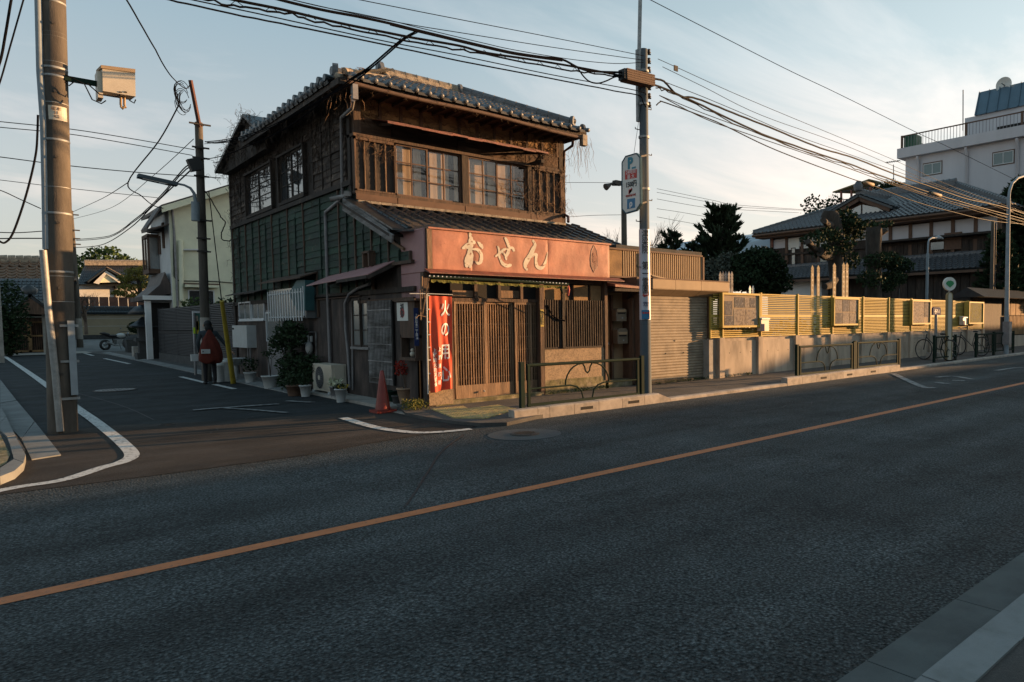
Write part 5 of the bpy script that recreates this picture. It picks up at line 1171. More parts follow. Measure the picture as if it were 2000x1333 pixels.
t3 = PY(138, 412, P3.y); MB().tube([P3-Vector((0, 0, .1)), t3], [.17, .12], 12).build('pole', m_pole, p3); MB().tube([P3.lerp(t3, .075), P3.lerp(t3, .225)], [.178, .168], 12).build('pale_band', m_conc, p3)
for t in (.97, .86, .80, .76): MB().bar(P3.lerp(t3, t)+Vector((-.35, -.2, 0)), P3.lerp(t3, t)+Vector((.35, -.2, 0)), .07).build('bracket', m_iron, p3)
# pole far behind with a twin lamp bracket (seen under the parking sign)
pb = PY(1219, 480, 30); p4 = thing('utility_pole', 'dark distant pole under the parking sign', 'utility pole', (pb.x, 30, 0))
MB().tube([(pb.x, 30, 0), PY(1218, 355, 30)], [.2, .15], 10).build('pole', m_pole, p4)
MB().bar(PY(1212, 362, 30), PY(1196, 362, 30), .08).obox(PY(1206, 358, 30), (.25, 0, 0), (0, .15, 0), (0, 0, .12)).tube([PY(1198, 357, 30), PY(1192, 361, 30), PY(1183, 366, 30)], [.05, .08, .2], 8).build('lamp_bracket', m_iron, p4)
# right lamp posts
rl = PG(1965, 692, .05); t5 = thing('street_lamp', 'tall pale steel street lamp post at the right edge', 'street lamp', rl)
MB().tube([rl-Vector((0, 0, .1)), PY(1967, 560, rl.y), PY(1970, 385, rl.y)], [.09, .078, .065], 14).build('post', m_polel, t5)
MB().tube([PY(1970, 388, rl.y), PY(1972, 372, rl.y), PY(1977, 358, rl.y), PY(1988, 348, rl.y), PY(2040, 330, rl.y)], [.055, .05, .05, .045, .04], 10).build('arm', m_polel, t5)
MB().box(rl.x-.12, rl.x+.12, rl.y-.14, rl.y+.1, rl.z+.35, rl.z+1.2).build('control_box', m_pipe, t5)
Y6 = 13.6; s6 = thing('street_lamp', 'short grey street lamp rising behind the slatted fence', 'street lamp', (PY(1812, 600, Y6).x, Y6, .3))
MB().tube([(PY(1810, 600, Y6).x, Y6, .3), PY(1810, 590, Y6), PY(1812, 495, Y6)], [.07, .065, .06], 10).tube([PY(1812, 496, Y6), PY(1813, 474, Y6), PY(1815, 468, Y6), PY(1820, 465, Y6), PY(1832, 465, Y6)], .04, 8).build('post', m_polel, s6)
MB().tube([PY(1826, 465, Y6), PY(1833, 464, Y6), PY(1842, 466.5, Y6)], [.05, .09, .03], 10).build('lamp_head', m_polel, s6)
for i, (px, y0, y1, lab, Y_) in enumerate(((1938, 432, 590, 'left brown wooden pole by the dark conifer', 12.0), (1943.5, 436, 590, 'right brown wooden pole by the dark conifer', 12.1))):
    x_ = PY(px, 500, Y_).x; t = thing('wooden_pole', lab, 'pole', (x_, Y_, .3)); MB().tube([(x_, Y_, .3), (x_, Y_, PY(px, y0, Y_).z)], [.10 if i == 0 else .05, .07 if i == 0 else .04], 10).build('post', m_pole if i == 0 else m_iron, t)
# bus stop and name sign
bx0 = PY(1852, 690, 9.62).x; bs = thing('bus_stop', 'bus stop post with a round white sign bearing a green ginkgo leaf', 'bus stop', (bx0, 9.62, gz(bx0, 9.62)+.06), rot=(0, 0, R(-35)))
wv = .20; hb = PY(1852, 575, 9.62).z-bs.location.z
prof = [(-wv/2, 0), (wv/2, 0), (wv/2, hb-wv*.2)]+[(wv/2*math.cos(a), hb-wv*.2+wv/2*math.sin(a)) for a in np.linspace(.2, math.pi-.2, 8)]+[(-wv/2, hb-wv*.2)]
MB().prism([(a, -.06, c) for a, c in prof], (0, .10, 0)).build('post', mat('tan_metal_post', (.26, .20, .10), .7, var=.1), bs, local=True); MB().prism([(a*.6, -.064, c*.98+.02) for a, c in prof if c > .8 or c == 0], (0, .004, 0)).build('timetable_panel', m_off, bs, local=True)
sc_ = Vector((0, 0, (PY(1853, 555, 9.62)-bs.location).z)); rs_ = .215
MB().lathe(sc_, [(rs_, -.04), (rs_, .04)], 28, 'y').build('round_sign', m_sign, bs, local=True)
lf = [(0, -.62)]+[(.72*math.cos(a), .05+.5*math.sin(a)+.04*math.cos(9*a)) for a in np.linspace(-.15, math.pi+.15, 16)]
MB().prism([sc_+Vector((a*rs_*.9, -.044, c*rs_*.9)) for a, c in lf], (0, -.003, 0)).build('ginkgo_leaf', mat('leaf_green_print', (.02, .22, .08), .5, var=0), bs, local=True)
MB().box(-.025, .025, -.02, .02, hb-.05, sc_.z-rs_+.02).build('neck', m_metal, bs, local=True)
nx = PY(1827, 690, 10.2).x; ns = thing('name_sign', 'small dark blue stop name sign on a grey post', 'sign', (nx, 10.2, gz(nx, 10.2)+.06)); n_z = lambda y: PY(1827, y, 10.2).z-ns.location.z
MB().tube([(0, 0, 0), (0, 0, n_z(615))], .05, 8).build('post', m_metal, ns, local=True); MB().box(-.25, .18, -.2, .2, 0, .22).build('base_block', m_conc, ns, local=True)
MB().prism([(-.3, -.03, n_z(616)), (.3, -.03, n_z(616)), (.3, -.03, n_z(603)), (.2, -.03, n_z(600)), (-.2, -.03, n_z(600)), (-.3, -.03, n_z(603))], (0, .05, 0)).build('panel', m_navy, ns, local=True)
text('谷7-1', .17, m_wpr, (0, -.035, n_z(609)), (1, 0, 0), (0, 0, 1), ns, 'white_lettering', .001, local=True)
# bicycles by the far rails
def bicycle(label, loc, rz_, m=m_black):
    t = thing('bicycle', label, 'bicycle', loc, group='bicycles parked behind the guard rails', rot=(0, 0, rz_))
    for x in (-.5, .5):
        b = MB(); b.tube([(x+.33*math.cos(a), 0, .34+.33*math.sin(a)) for a in np.linspace(0, 2*math.pi, 21)], .018, 6, False); o = b.build('tyre', m_black, t, local=True)
        b = MB()
        for k in range(10): a = k*math.pi/5; b.tube([(x, 0, .34), (x+.32*math.cos(a), 0, .34+.32*math.sin(a))], .003, 3, False)
        b.build('spokes', m_metal, o, local=True, kind='stuff')
    MB().tube([(.5, 0, .34), (.38, 0, .85)], .015, 6).tube([(.4, 0, .75), (-.1, 0, .35), (-.22, 0, .8)], .016, 6).tube([(-.1, 0, .35), (-.5, 0, .34), (-.2, 0, .7)], .011, 6).build('frame', m, t, local=True)
    MB().ball((-.24, 0, .86), .09, 8, 6, (1.3, .8, .35)).build('saddle', m_black, t, local=True); MB().tube([(.3, -.25, .98), (.38, -.1, 1.0), (.37, 0, .9), (.38, .1, 1.0), (.3, .25, .98)], .012, 6).build('handlebar', m_metal, t, local=True)
    b = MB()
    for z in (.72, .82, .92):
        b.tube([(.48, -.17, z), (.78, -.17, z), (.78, .17, z), (.48, .17, z), (.48, -.17, z)], .006, 4)
    b.box(.48, .78, -.17, .17, .7, .71); b.build('basket', m_metal, t, local=True)
bicycle('dark bicycle seen end on inside the short guard rail', (gx(1853)+.3, 10.0, gz(22, 10)+.06), R(75)); bicycle('black bicycle leaning behind the second last guard rail', (gx(1930), 10.1, gz(26, 10)+.06), R(70))
# ================================================================ CABLES
def ypath(pts, Y): return [PY(x, y, Y) for x, y in pts]
def cpx(label, pts, Y=9.5, r=.009, wob=0, grp='overhead cables', n=5, m=m_cable):
    return cable('cable', ypath(pts, Y) if not isinstance(Y, (list, tuple)) else [PY(p[0], p[1], y) for p, y in zip(pts, Y)], r, m, label, n=n, wob=wob, group=grp)
A1 = [(470, -22), (546, 0), (627, 19.5), (699, 33), (762, 46.5), (810, 58.5), (897, 79.5), (948, 91.5), (1002, 103.5), (1056, 111.6), (1098, 117), (1128, 132), (1155, 139.5), (1214, 142)]
A2 = [(380, -20), (456, 0), (552, 19.5), (660, 45), (756, 64.5), (810, 75), (897, 90), (948, 103.5), (1038, 117), (1128, 132), (1214, 148.5)]
A3 = [(330, -22), (405, 0), (480, 15), (558, 26), (630, 45), (750, 70), (870, 94), (948, 106), (1098, 136), (1170, 145), (1214, 151)]
L1 = 'overhead cable left of the grey pole, %s'
cpx(L1 % 'thick upper one of the bundle', A1, r=.019); cpx(L1 % 'thick middle one of the bundle', A2, r=.018)
cpx(L1 % 'second strand of the upper bundle', [(x, y+2.5) for x, y in A1[4:-3]], r=.012, Y=9.48)
cpx(L1 % 'loose lower one of the bundle', A3, r=.013, wob=.015)
cpx(L1 % 'support wire over the bundle', [(x, y-6) for x, y in A1[1:9]]+[(1113, 116), (1200, 124.5), (1257, 122)], r=.006)
cpx(L1 % 'slack loop near the closure', [(1128, 133), (1140, 150), (1152, 160), (1168, 163), (1185, 158), (1200, 151), (1214, 149)], r=.013)
b = MB(); P = [PY(x, y, 9.5) for x, y in A3]; k = 0
for i in range(len(P)-1):
    n = max(3, int((P[i+1]-P[i]).length*14))
    for j in range(n):
        p = P[i].lerp(P[i+1], j/n)
        if j % 5 == 0: prev = p
        if j % 5 == 3: b.tube([p, p+Vector((.06, .02, .07)), p+Vector((.14, 0, .015))], .005, 4, False)
b.build('wound_tie_wires', m_cable, None, label='loose tie wires wound round the cable bundle left of the grey pole', cat='cable', kind='stuff')
A4 = [(300, -18), (375, 0), (510, 28.5), (660, 61.5), (774, 85.5), (900, 109.5), (1080, 147), (1242, 177), (1262, 186)]
A5 = [(260, -18), (330, 0), (450, 27), (600, 57), (762, 90), (900, 120), (1080, 154.5), (1200, 178), (1248, 187), (1256, 200), (1262, 210)]
cpx(L1 % 'thin one under the bundle', A4, r=.008); cpx(L1 % 'lowest one of all', A5, r=.011, wob=.003)
cpx(L1 % 'thin topmost one', [(620, -18), (702, 0), (900, 39), (1080, 74), (1257, 109.5)], r=.006); cpx(L1 % 'thin second from the top', [(500, -16), (570, 0), (699, 29), (807, 49.5), (900, 64.5), (1080, 93), (1257, 118)], r=.006)
D = [(812, 62, 9.5), (780, 81, 10), (720, 132, 11.2), (687, 153, 12.2), (660, 174, 13.4), (600, 210, 15.3), (510, 255, 18.2), (450, 271.5, 20.5), (402, 277.5, P2.y)]
for k, (o1, o2, rr_) in enumerate(((0, 0, .012), (3, 2, .008), (-3, 4, .007))):
    cpx('service cable dropping past the roof corner, %s' % ['thickest', 'middle', 'thinnest'][k], [(x+o1, y+o2) for x, y, _ in D], [y for *_, y in D], rr_, grp='service drop cables')
D2 = [(800, 68, 9.5), (735, 125, 10.8), (690, 162, 12.2), (645, 187, 13.8), (600, 222, 15.3), (540, 261, 17.2), (444, 302, 20.6), (397, 312, P2.y)]
cpx('long service cable sagging across the side wall', [(x, y) for x, y, _ in D2], [y for *_, y in D2], .011, grp='service drop cables')
# right of the pole
L2_ = 'overhead cable right of the grey pole, %s'
B1 = [(1278, 154), (1297, 160), (1317, 181), (1334, 190), (1360, 193), (1431, 221), (1517, 255), (1602, 289.5), (1667, 309), (1748, 341), (1820, 366), (1892, 390), (1964, 406), (2060, 440)]
B2 = [(1278, 167), (1303, 175.5), (1374, 208), (1488, 262), (1602, 302), (1659, 321), (1712, 341), (1802, 372), (1910, 404), (2060, 445)]
cpx(L2_ % 'thick upper', B1, m=m_cabler, r=.02, wob=.004); cpx(L2_ % 'thick lower', B2, m=m_cabler, r=.02, wob=.004); cpx(L2_ % 'loose strand under the thick pair', [(x+3, y+5) for x, y in B2], m=m_cabler, r=.011, wob=.02)
cpx(L2_ % 'support wire above the thick pair', [(1297, 160), (1374, 190), (1460, 226), (1545, 262), (1659, 302), (1748, 334), (1892, 385), (2060, 432)], m=m_cabler, r=.007)
cpx(L2_ % 'thin one just below the pair', [(1288, 187), (1374, 222), (1488, 264), (1659, 330), (1800, 377), (2060, 452)], m=m_cabler, r=.008)
cpx(L2_ % 'crossing one below', [(1288, 187), (1377, 232.5), (1460, 262), (1545, 291), (1659, 329.5), (1800, 380), (2060, 458)], m=m_cabler, r=.009)
cpx(L2_ % 'lowest one', [(1282, 206), (1289, 200), (1300, 201), (1385, 232.5), (1420, 248), (1517, 294), (1659, 348), (1694, 359), (1784, 393), (1856, 413), (1946, 433), (2060, 442)], m=m_cabler, r=.012)
cpx(L2_ % 'thin topmost', [(1285, 115.6), (1326, 134), (1460, 194), (1659, 276.7), (1748, 314), (1856, 363), (1964, 402), (2060, 436)], m=m_cabler, r=.006); cpx(L2_ % 'thin second', [(1294, 131), (1374, 170), (1488, 226), (1659, 288), (1856, 371), (2060, 445)], m=m_cabler, r=.006)
cpx('long thin wire slanting down the sky at the upper right', [(1230, -22), (1270, 0), (1525, 130), (1636, 183), (1792, 260), (1870, 296), (2060, 390)], 9.0, .007)
t = thing('cable_tag', 'small rectangular tag hung on the thin wire by the grey pole', 'tag', PY(1320, 134, 9.45)); MB().box(-.05, .05, -.01, .01, -.05, .05).build('tag', m_iron, t, local=True)
for px, py, l in ((1829, 380, 'lit tan cable sleeve on the right hand bundle'), (1697, 359, 'small lit sleeve on the lowest right hand cable')):
    t = thing('cable_sleeve', l, 'cable sleeve', PY(px, py, 9.45)); d = (PY(px+12, py+3.5, 9.45)-PY(px-12, py-3.5, 9.45)); MB().tube([-d*.4, -d*.35, d*.35, d*.4], [.02, .045, .045, .02], 10).build('sleeve', m_tan, t, local=True)
# left of frame
for i, (pts, l, Y_, r_) in enumerate(((((-40, 233), (0, 238), (133, 252), (250, 270), (380, 293)), 'highest of the wires crossing behind the left pole', 26, .012), (((-40, 244), (0, 249), (133, 262), (250, 281), (376, 304)), 'second of the wires crossing behind the left pole', 26, .012),
      (((-40, 303), (0, 307), (133, 324), (280, 338), (432, 348)), 'third of the wires crossing behind the left pole', 26, .013), (((-40, 348), (0, 352), (133, 368), (310, 387)), 'lowest of the wires crossing behind the left pole', 30, .010),
      (((-40, 364), (0, 372), (40, 390), (80, 408)), 'short wire rising left of the thick pole', 14, .007), (((-30, 453), (30, 455), (82, 452)), 'faint level wire left of the thick pole', 40, .02), (((-30, 467), (30, 466), (82, 466)), 'lower level wire left of the thick pole', 40, .025),
      (((400, 277), (420, 280), (452, 277)), 'short wire between side street pole and creeper', 21.5, .014))):
    cpx(l, list(pts), Y_, r_, grp='wires at the left')
cpx('service cable from above to the rusty mast', [(235, -22), (247, 0), (297, 86), (331, 145), (361, 173), (371, 166)], [12, 13, 15, 18, 21, P2.y], .012, grp='wires at the left', wob=.003)
cpx('slack cable bending sharply beside the cream house', [(350, 204), (310, 276), (250, 357), (276, 383), (300, 402), (325, 408)], [P2.y, 24, 27, 30, 34, 36], .018, grp='wires at the left')
cpx('thin wire running on left from the sharp bend', [(250, 357), (200, 388), (143, 414)], [27, 45, P3.y], .014, grp='wires at the left')
cpx('thin straight wire from side street pole to the far pole', [(378, 272), (300, 343), (220, 405), (143, 428), ], [P2.y, 30, 42, P3.y], .010, grp='wires at the left')
ya = [P2.y, P2.y+3, 30, 37, 46, P3.y]
for k, (o, l) in enumerate(((0, 'upper thick cable swooping from side street pole to far pole'), (5, 'second thick cable swooping from side street pole to far pole'))):
    cpx(l, [(384, 316+o), (357, 332+o), (309, 388+o*.7), (263, 429+o*.6), (214, 461+o*.5), (149, 468+o*.5)], ya, .018, grp='wires at the left', wob=.006)
cpx('lowest cable swooping to the far pole', [(384, 322), (304, 397), (255, 445), (201, 478), (149, 484)], [P2.y, 30, 39, 48, P3.y], .02, grp='wires at the left')
cpx('wire falling steeply at the top left corner', [(24, -12), (20, 10), (10, 70), (0, 120), (-20, 170)], 11, .014, grp='wires at the left'); cpx('second thinner wire at the top left corner', [(50, -15), (40, 20), (20, 90), (0, 160), (-20, 210)], 11, .009, grp='wires at the left')
cpx('thick cable curling down left of the thick pole', [(74, 225), (73, 260), (70, 300), (58, 355), (42, 410), (24, 458), (10, 474), (0, 472), (-12, 462)], 13.2, .014, grp='wires at the left')
cpx('loose black cable hanging on the cream house wall', [(400, 373), (415, 395), (432, 425), (440, 436), (433, 455), (434, 468), (450, 470), (456, 452)], 24, .016, grp='wires at the left', wob=.01)
for i, (pts, l) in enumerate(((((1105, 357), (1160, 357), (1215, 358)), 'short level wire behind the parking sign'), (((1283, 369), (1394, 392), (1442, 401), (1585, 411)), 'first of the distant wires over the conifers'), (((1283, 376), (1394, 397), (1442, 405), (1585, 412)), 'second of the distant wires over the conifers'),
      (((1283, 389), (1374, 405), (1442, 410), (1560, 416)), 'third of the distant wires over the conifers'), (((1283, 408), (1330, 415), (1380, 424)), 'fourth of the distant wires over the conifers'), (((1283, 424), (1320, 431), (1370, 440)), 'lowest of the distant wires over the conifers'), (((1112, 424), (1160, 421), (1216, 420)), 'faint lower wire behind the parking sign'))):
    cpx(l, list(pts), 38, .015, grp='distant wires')
cpx('thin wire hanging down to the parking sign', [(1255, 190), (1250, 220), (1244, 260), (1238, 302)], 9.6, .004, grp='wires at the sign')
# ================================================================ THINGS STANDING ABOUT THE SHOP
# red fire-safety banner on its pole
BN = thing('fire_banner', 'tall red banner with white brush writing beside the lattice door', 'banner', PY(834, 787, 11.42))
bo = BN.location; BY = 11.42
def bp_(px, py): return PY(px, py, BY)-bo
TL, TR, BL, BR = bp_(838, 578), bp_(882, 580), bp_(841, 768), bp_(882, 759)
MB().tube([bp_(833, 575), bp_(836, 770)], .013, 8).build('pole', m_wht, BN, local=True); MB().tube([bp_(800, 574), bp_(833, 574), bp_(884, 576)], .008, 6).build('cross_bar', m_wht, BN, local=True)
MB().tube([bp_(833, 620), bp_(818, 616), bp_(812, 622)], .008, 6).tube([bp_(820, 565), bp_(822, 625)], .008, 6).build('ties', m_woodl, BN, local=True)
def cloth(u, v):
    p = TL.lerp(TR, u).lerp(BL.lerp(BR, u), v)
    w_ = .022*math.sin(u*9+v*3)*(.3+v)+.016*math.sin(u*17-v*5+1)*(.4+v*.6)
    return p+Vector((0, w_-.01, 0))
n, k_ = 22, 40; b = MB()
for s in (0, .003):
    b.add([cloth(i/n, j/k_)+Vector((0, s, 0)) for i in range(n+1) for j in range(k_+1)], [(i*(k_+1)+j, (i+1)*(k_+1)+j, (i+1)*(k_+1)+j+1, i*(k_+1)+j+1) for i in range(n) for j in range(k_)], True)
b.build('cloth', m_cloth, BN, local=True)
for v in (.0, .14, .27, .4, .53, .66, .8): MB().tube([cloth(0, v)+Vector((-.03, 0, 0)), cloth(0, v)+Vector((.01, 0, 0))], .012, 6).build('loop', m_wht, BN, local=True)
def cloth_text(s, size, u, v, nm, bold=0, sx=1):
    cu = bpy.data.curves.new('t', 'FONT'); cu.body = s; cu.size = size; cu.offset = bold; cu.align_x = 'CENTER'; cu.align_y = 'CENTER'; cu.resolution_u = 3
    o = bpy.data.objects.new('t', cu); COL.objects.link(o); bpy.context.view_layer.update()
    me = bpy.data.meshes.new_from_object(o.evaluated_get(bpy.context.evaluated_depsgraph_get())); bpy.data.objects.remove(o)
    bm = bmesh.new(); bm.from_mesh(me); bmesh.ops.triangulate(bm, faces=bm.faces); bmesh.ops.subdivide_edges(bm, edges=[e for e in bm.edges if e.calc_length() > .03], cuts=2, use_grid_fill=False); bm.to_mesh(me); bm.free()
    W_, H_ = (TR-TL).length, (BL-TL).length
    for q in me.vertices: q.co = cloth(u+q.co.x*sx/W_, v-q.co.y/H_)+Vector((0, -.006, 0))
    me.materials.clear(); me.materials.append(m_wpr); link(nm, me, BN)
for ch, v in (('火', .14), ('の', .36), ('用', .60), ('心', .84)): cloth_text(ch, .30, .70, v, 'large_character', .006, .62)
for i, ch in enumerate('上野消防署'): cloth_text(ch, .085, .40, .56+i*.088, 'small_character', .002, .8)
for i, ch in enumerate('上野防火防災協会'): cloth_text(ch, .08, .20, .57+i*.050, 'small_character', .002, .8)
# traffic cone
cn_ = thing('traffic_cone', 'worn red traffic cone at the corner of the shop', 'traffic cone', PG(748, 803, .03))
MB().lathe((0, 0, .03), [(.125, 0), (.055, .50), (.03, .66), (.02, .67)], 24).build('cone', m_red, cn_, local=True); MB().box(-.17, .17, -.17, .17, -.02, .025).build('base', m_red, cn_, local=True)
# plants
def leaves(b, c, rad, n, size, squash=1., shell=.35, up=.3):
    c = Vector(c)
    for _ in range(n):
        d = Vector((random.gauss(0, 1), random.gauss(0, 1), random.gauss(0, 1))).normalized(); r_ = (shell+(1-shell)*random.random()**.6)
        p = c+Vector((d.x*rad[0], d.y*rad[1], d.z*rad[2]))*r_
        a = Vector((U(-1, 1), U(-1, 1), U(-.6, .6)+up)).normalized(); s = a.orthogonal().normalized(); s = (s*math.cos(U(0, 3))+a.cross(s)*math.sin(U(0, 3)))
        L_ = size*U(.6, 1.3); w_ = L_*.28*squash
        m_ = p+a*L_*.5-Vector((0, 0, L_*.05)); b.add([p, m_+s*w_, p+a*L_, m_-s*w_], [(0, 1, 2, 3)])
    return b
def pot(t, r0, r1, h, m, rim=True, loc=(0, 0, 0)):
    pr = [(r0, 0), (r1, h)]+([(r1+.012, h), (r1+.012, h+.025), (r1-.015, h+.025), (r1-.02, h-.02)] if rim else [(r1-.01, h), (r1-.02, h-.02)])
    MB().lathe(loc, pr, 20).build('pot', m, t, local=True); MB().lathe(Vector(loc)+Vector((0, 0, h-.03)), [(r1-.018, 0), (r1-.018, .005)], 16).build('soil', m_soil, t, local=True)
def potted(name, label, px, py, r0, r1, h, m, fol, dz=.0, group='potted plants by the shop'):
    t = thing(name, label, 'potted plant', PG(px, py, dz), group=group); pot(t, r0, r1, h, m); fol(t, h); return t
def stems(t, h, n, H, sp, m=m_twig, r=.006):
    b = MB(); tips = []
    for i in range(n):
        a = U(0, 6.28); tip = Vector((sp*math.cos(a)*U(.3, 1), sp*math.sin(a)*U(.3, 1), h+H*U(.6, 1))); b.tube([(0, 0, h-.02), Vector((tip.x*.3, tip.y*.3, h+(tip.z-h)*.5)), tip], [r, r*.8, r*.4], 5); tips.append(tip)
    b.build('stem', m, t, local=True); return tips
def fol_red(t, h):
    b = MB()
    for tp in stems(t, h, 9, .50, .15): leaves(b, tp, (.09, .09, .09), 50, .05)
    b.build('red_leaves', m_leafr, t, local=True, kind='stuff')
potted('potted_plant', 'terracotta pot with spindly red leaved shrub at the corner post', 793, 790, .10, .155, .28, m_terra, fol_red, .03)
def fol_mix(c1, c2=None, H=.15, n=160, s=.05, r=.16):
    def f(t, h):
        b = MB(); leaves(b, (0, 0, h+H*.5), (r, r, H*.6), n, s); b.build('foliage', c1, t, local=True, kind='stuff')
        if c2: b = MB(); leaves(b, (.03, -.05, h+H*.6), (r*.9, r*.8, H*.5), n//3, s*.6, 1.8); b.build('flowers', c2, t, local=True, kind='stuff')
    return f
m_yf = mat('yellow_petals', (.5, .36, .03), .7, var=.2); m_pf = mat('pale_kale_leaves', (.45, .48, .33), .7, var=.3, vs=20)
potted('potted_plant', 'white tapered pot of yellow pansies beside the air conditioner unit', 666, 786, .075, .105, .24, m_wht, fol_mix(m_leafd, m_yf, .12, 120, .05, .12))
potted('potted_plant', 'grey pot of pale ornamental kale behind the yellow pansies', 655, 778, .075, .1, .22, m_pipe, fol_mix(m_pf, None, .16, 90, .08, .13))
potted('potted_plant', 'white ribbed pot left of the air conditioner unit', 597, 775, .08, .11, .22, m_wht, fol_mix(m_leafd, None, .3, 120, .07, .13))
potted('potted_plant', 'large white bucket with a thin leafy stem at the white door', 529, 759, .13, .19, .28, m_wht, lambda t, h: ([leaves((bb := MB()), tp, (.1, .1, .08), 26, .07).build('leaves', m_leafd, t, local=True, kind='stuff') for tp in stems(t, h, 3, .7, .14, m_bark2, .01)]))
potted('potted_plant', 'small white pot under the small rear windows', 489, 749, .10, .14, .26, m_wht, fol_mix(m_leafd, None, .4, 160, .08, .2))
potted('planter', 'brown trough planter left of the white ribbed pot', 577, 773, .14, .17, .2, m_terra if False else m_brown, fol_mix(m_leafd, None, .25, 120, .07, .18))
potted('potted_plant', 'dark plastic pot squeezed between cone and corner pot', 776, 790, .07, .09, .14, m_block, fol_mix(m_leafd, None, .06, 30, .03, .07), .03)
ep = thing('empty_pot', 'green grey empty pot right behind the red cone', 'pot', PG(768, 786, .03)); pot(ep, .08, .11, .2, m_grn)
# big dark shrub
def shrub(label, base, blobs, n, size, m, name='shrub', trunks=6, up=.3, cat='shrub', group=None, tm=m_bark2, tr=.02):
    t = thing(name, label, cat, base, group=group); b = MB()
    for (cx, cy, cz_, rx, ry, rz_) in blobs: leaves(b, (cx, cy, cz_), (rx, ry, rz_), int(n*rx*ry*rz_/sum(q[3]*q[4]*q[5] for q in blobs))+1, size, up=up)
    b.build('crown', m, t, local=True, kind='stuff')
    b = MB()
    for i in range(trunks): q = random.choice(blobs); b.tube([(U(-.05, .05), U(-.05, .05), 0), (q[0]*.5, q[1]*.5, q[2]*.5), (q[0]+U(-.3, .3)*q[3], q[1], q[2]+U(-.3, .3)*q[5])], [tr, tr*.7, tr*.3], 5)
    b.build('trunk', tm, t, local=True); return t
sb = PG(572, 766); 
def rel(px, py, X): return PX(px, py, X)-sb
c1, c2, c3, c4 = rel(568, 655, 5.35), rel(552, 672, 5.3), rel(575, 720, 5.35), rel(606, 715, 5.4)
shrub('large dark glossy shrub spilling over the white door of the shop', sb, [(c1.x, c1.y, c1.z, .3, .75, .33), (c2.x, c2.y, c2.z, .3, .5, .25), (c3.x, c3.y, c3.z, .32, .75, .42), (c4.x, c4.y, c4.z, .25, .35, .3), (0, 0, .25, .25, .7, .25)], 4200, .085, m_leafd)
t = thing('weeds', 'bright yellow green weeds growing at the foot of the corner post', 'weeds', PG(812, 800, .05)); b = MB()
for i in range(260):
    p = Vector((U(-.22, .14), U(-.22, .16), 0)); leaves(b, p+Vector((0, 0, U(.01, .16))), (.03, .03, .03), 3, .035)
b.build('leaves', m_leafy, t, local=True, kind='stuff')
b = MB()
for i in range(220):
    x = random.choice((U(8.2, 9.9), U(10.7, 13.0), U(13.2, 14.5))); y = 11.56 if x < 10.7 else 11.3; b.add(leaves(MB(), (x, y-U(0, .06), gz(x, y)+.09), (.04, .03, .04), 5, .03).v, [(i*4, i*4+1, i*4+2, i*4+3) for i in range(5)])
b.build('wall_foot_weeds', m_leaf, None, label='sparse weeds and litter along the foot of the shop and garage', cat='weeds', kind='stuff')
# air conditioner outdoor unit: front faces the street (-X), seen with its right side
AC = thing('outdoor_unit', 'beige air conditioner outdoor unit with round fan grille against the side wall', 'air conditioner', PG(640, 779))
a0 = AC.location; yA, yB = -.42, .38; x0 = PG(611, 772).x-a0.x
acy = lambda px, py=740: PX(px, py, 5.38).y-a0.y
y_n, y_f = acy(648), acy(611)
zt = PX(630, 713, 5.38).z-a0.z; zb = .09
xf = 5.38-a0.x; xb = xf+.30
MB().box(xf, xb, y_n, y_f, zb, zt).box(xf-.012, xb, y_n-.01, y_f+.01, zt-.03, zt+.012).build('case', m_off, AC, local=True)
yc, zc_ = y_n+(y_f-y_n)*.62, (zb+zt)/2; rr_ = min((zt-zb)*.42, (y_f-y_n)*.34)
MB().lathe((xf-.004, yc, zc_), [(rr_, 0), (rr_, .006)], 28, 'x').build('fan_opening', m_dark, AC, local=True)
b = MB()
for k in range(5): b.tube([(xf-.012, yc+rr_*(k+1)/5*math.cos(a), zc_+rr_*(k+1)/5*math.sin(a)) for a in np.linspace(0, 2*math.pi, 25)], .0035, 4, False)
for k in range(18): a = k*math.pi/9; b.tube([(xf-.014, yc+.05*math.cos(a), zc_+.05*math.sin(a)), (xf-.014, yc+rr_*math.cos(a), zc_+rr_*math.sin(a))], .003, 4, False)
b.build('fan_grille', m_pipe, AC, local=True); MB().lathe((xf-.02, yc, zc_), [(.055, 0), (.055, .01)], 16, 'x').build('fan_hub', m_off, AC, local=True)
for k in range(22): z = zb+.05+k*(zt-zb-.1)/22; MB().box(xf-.012, xf, y_n+.03, yc-rr_-.01, z, z+.008).build('louvre', m_off, AC, local=True)
MB().box(xf+.05, xb-.05, y_n-.02, y_n-.008, zc_, zc_+.25).build('side_cover', m_off, AC, local=True)
for y in (y_n+.1, y_f-.1): MB().box(xf-.04, xb+.04, y-.05, y+.05, 0, zb).build('foot_block', m_wht, AC, local=True)
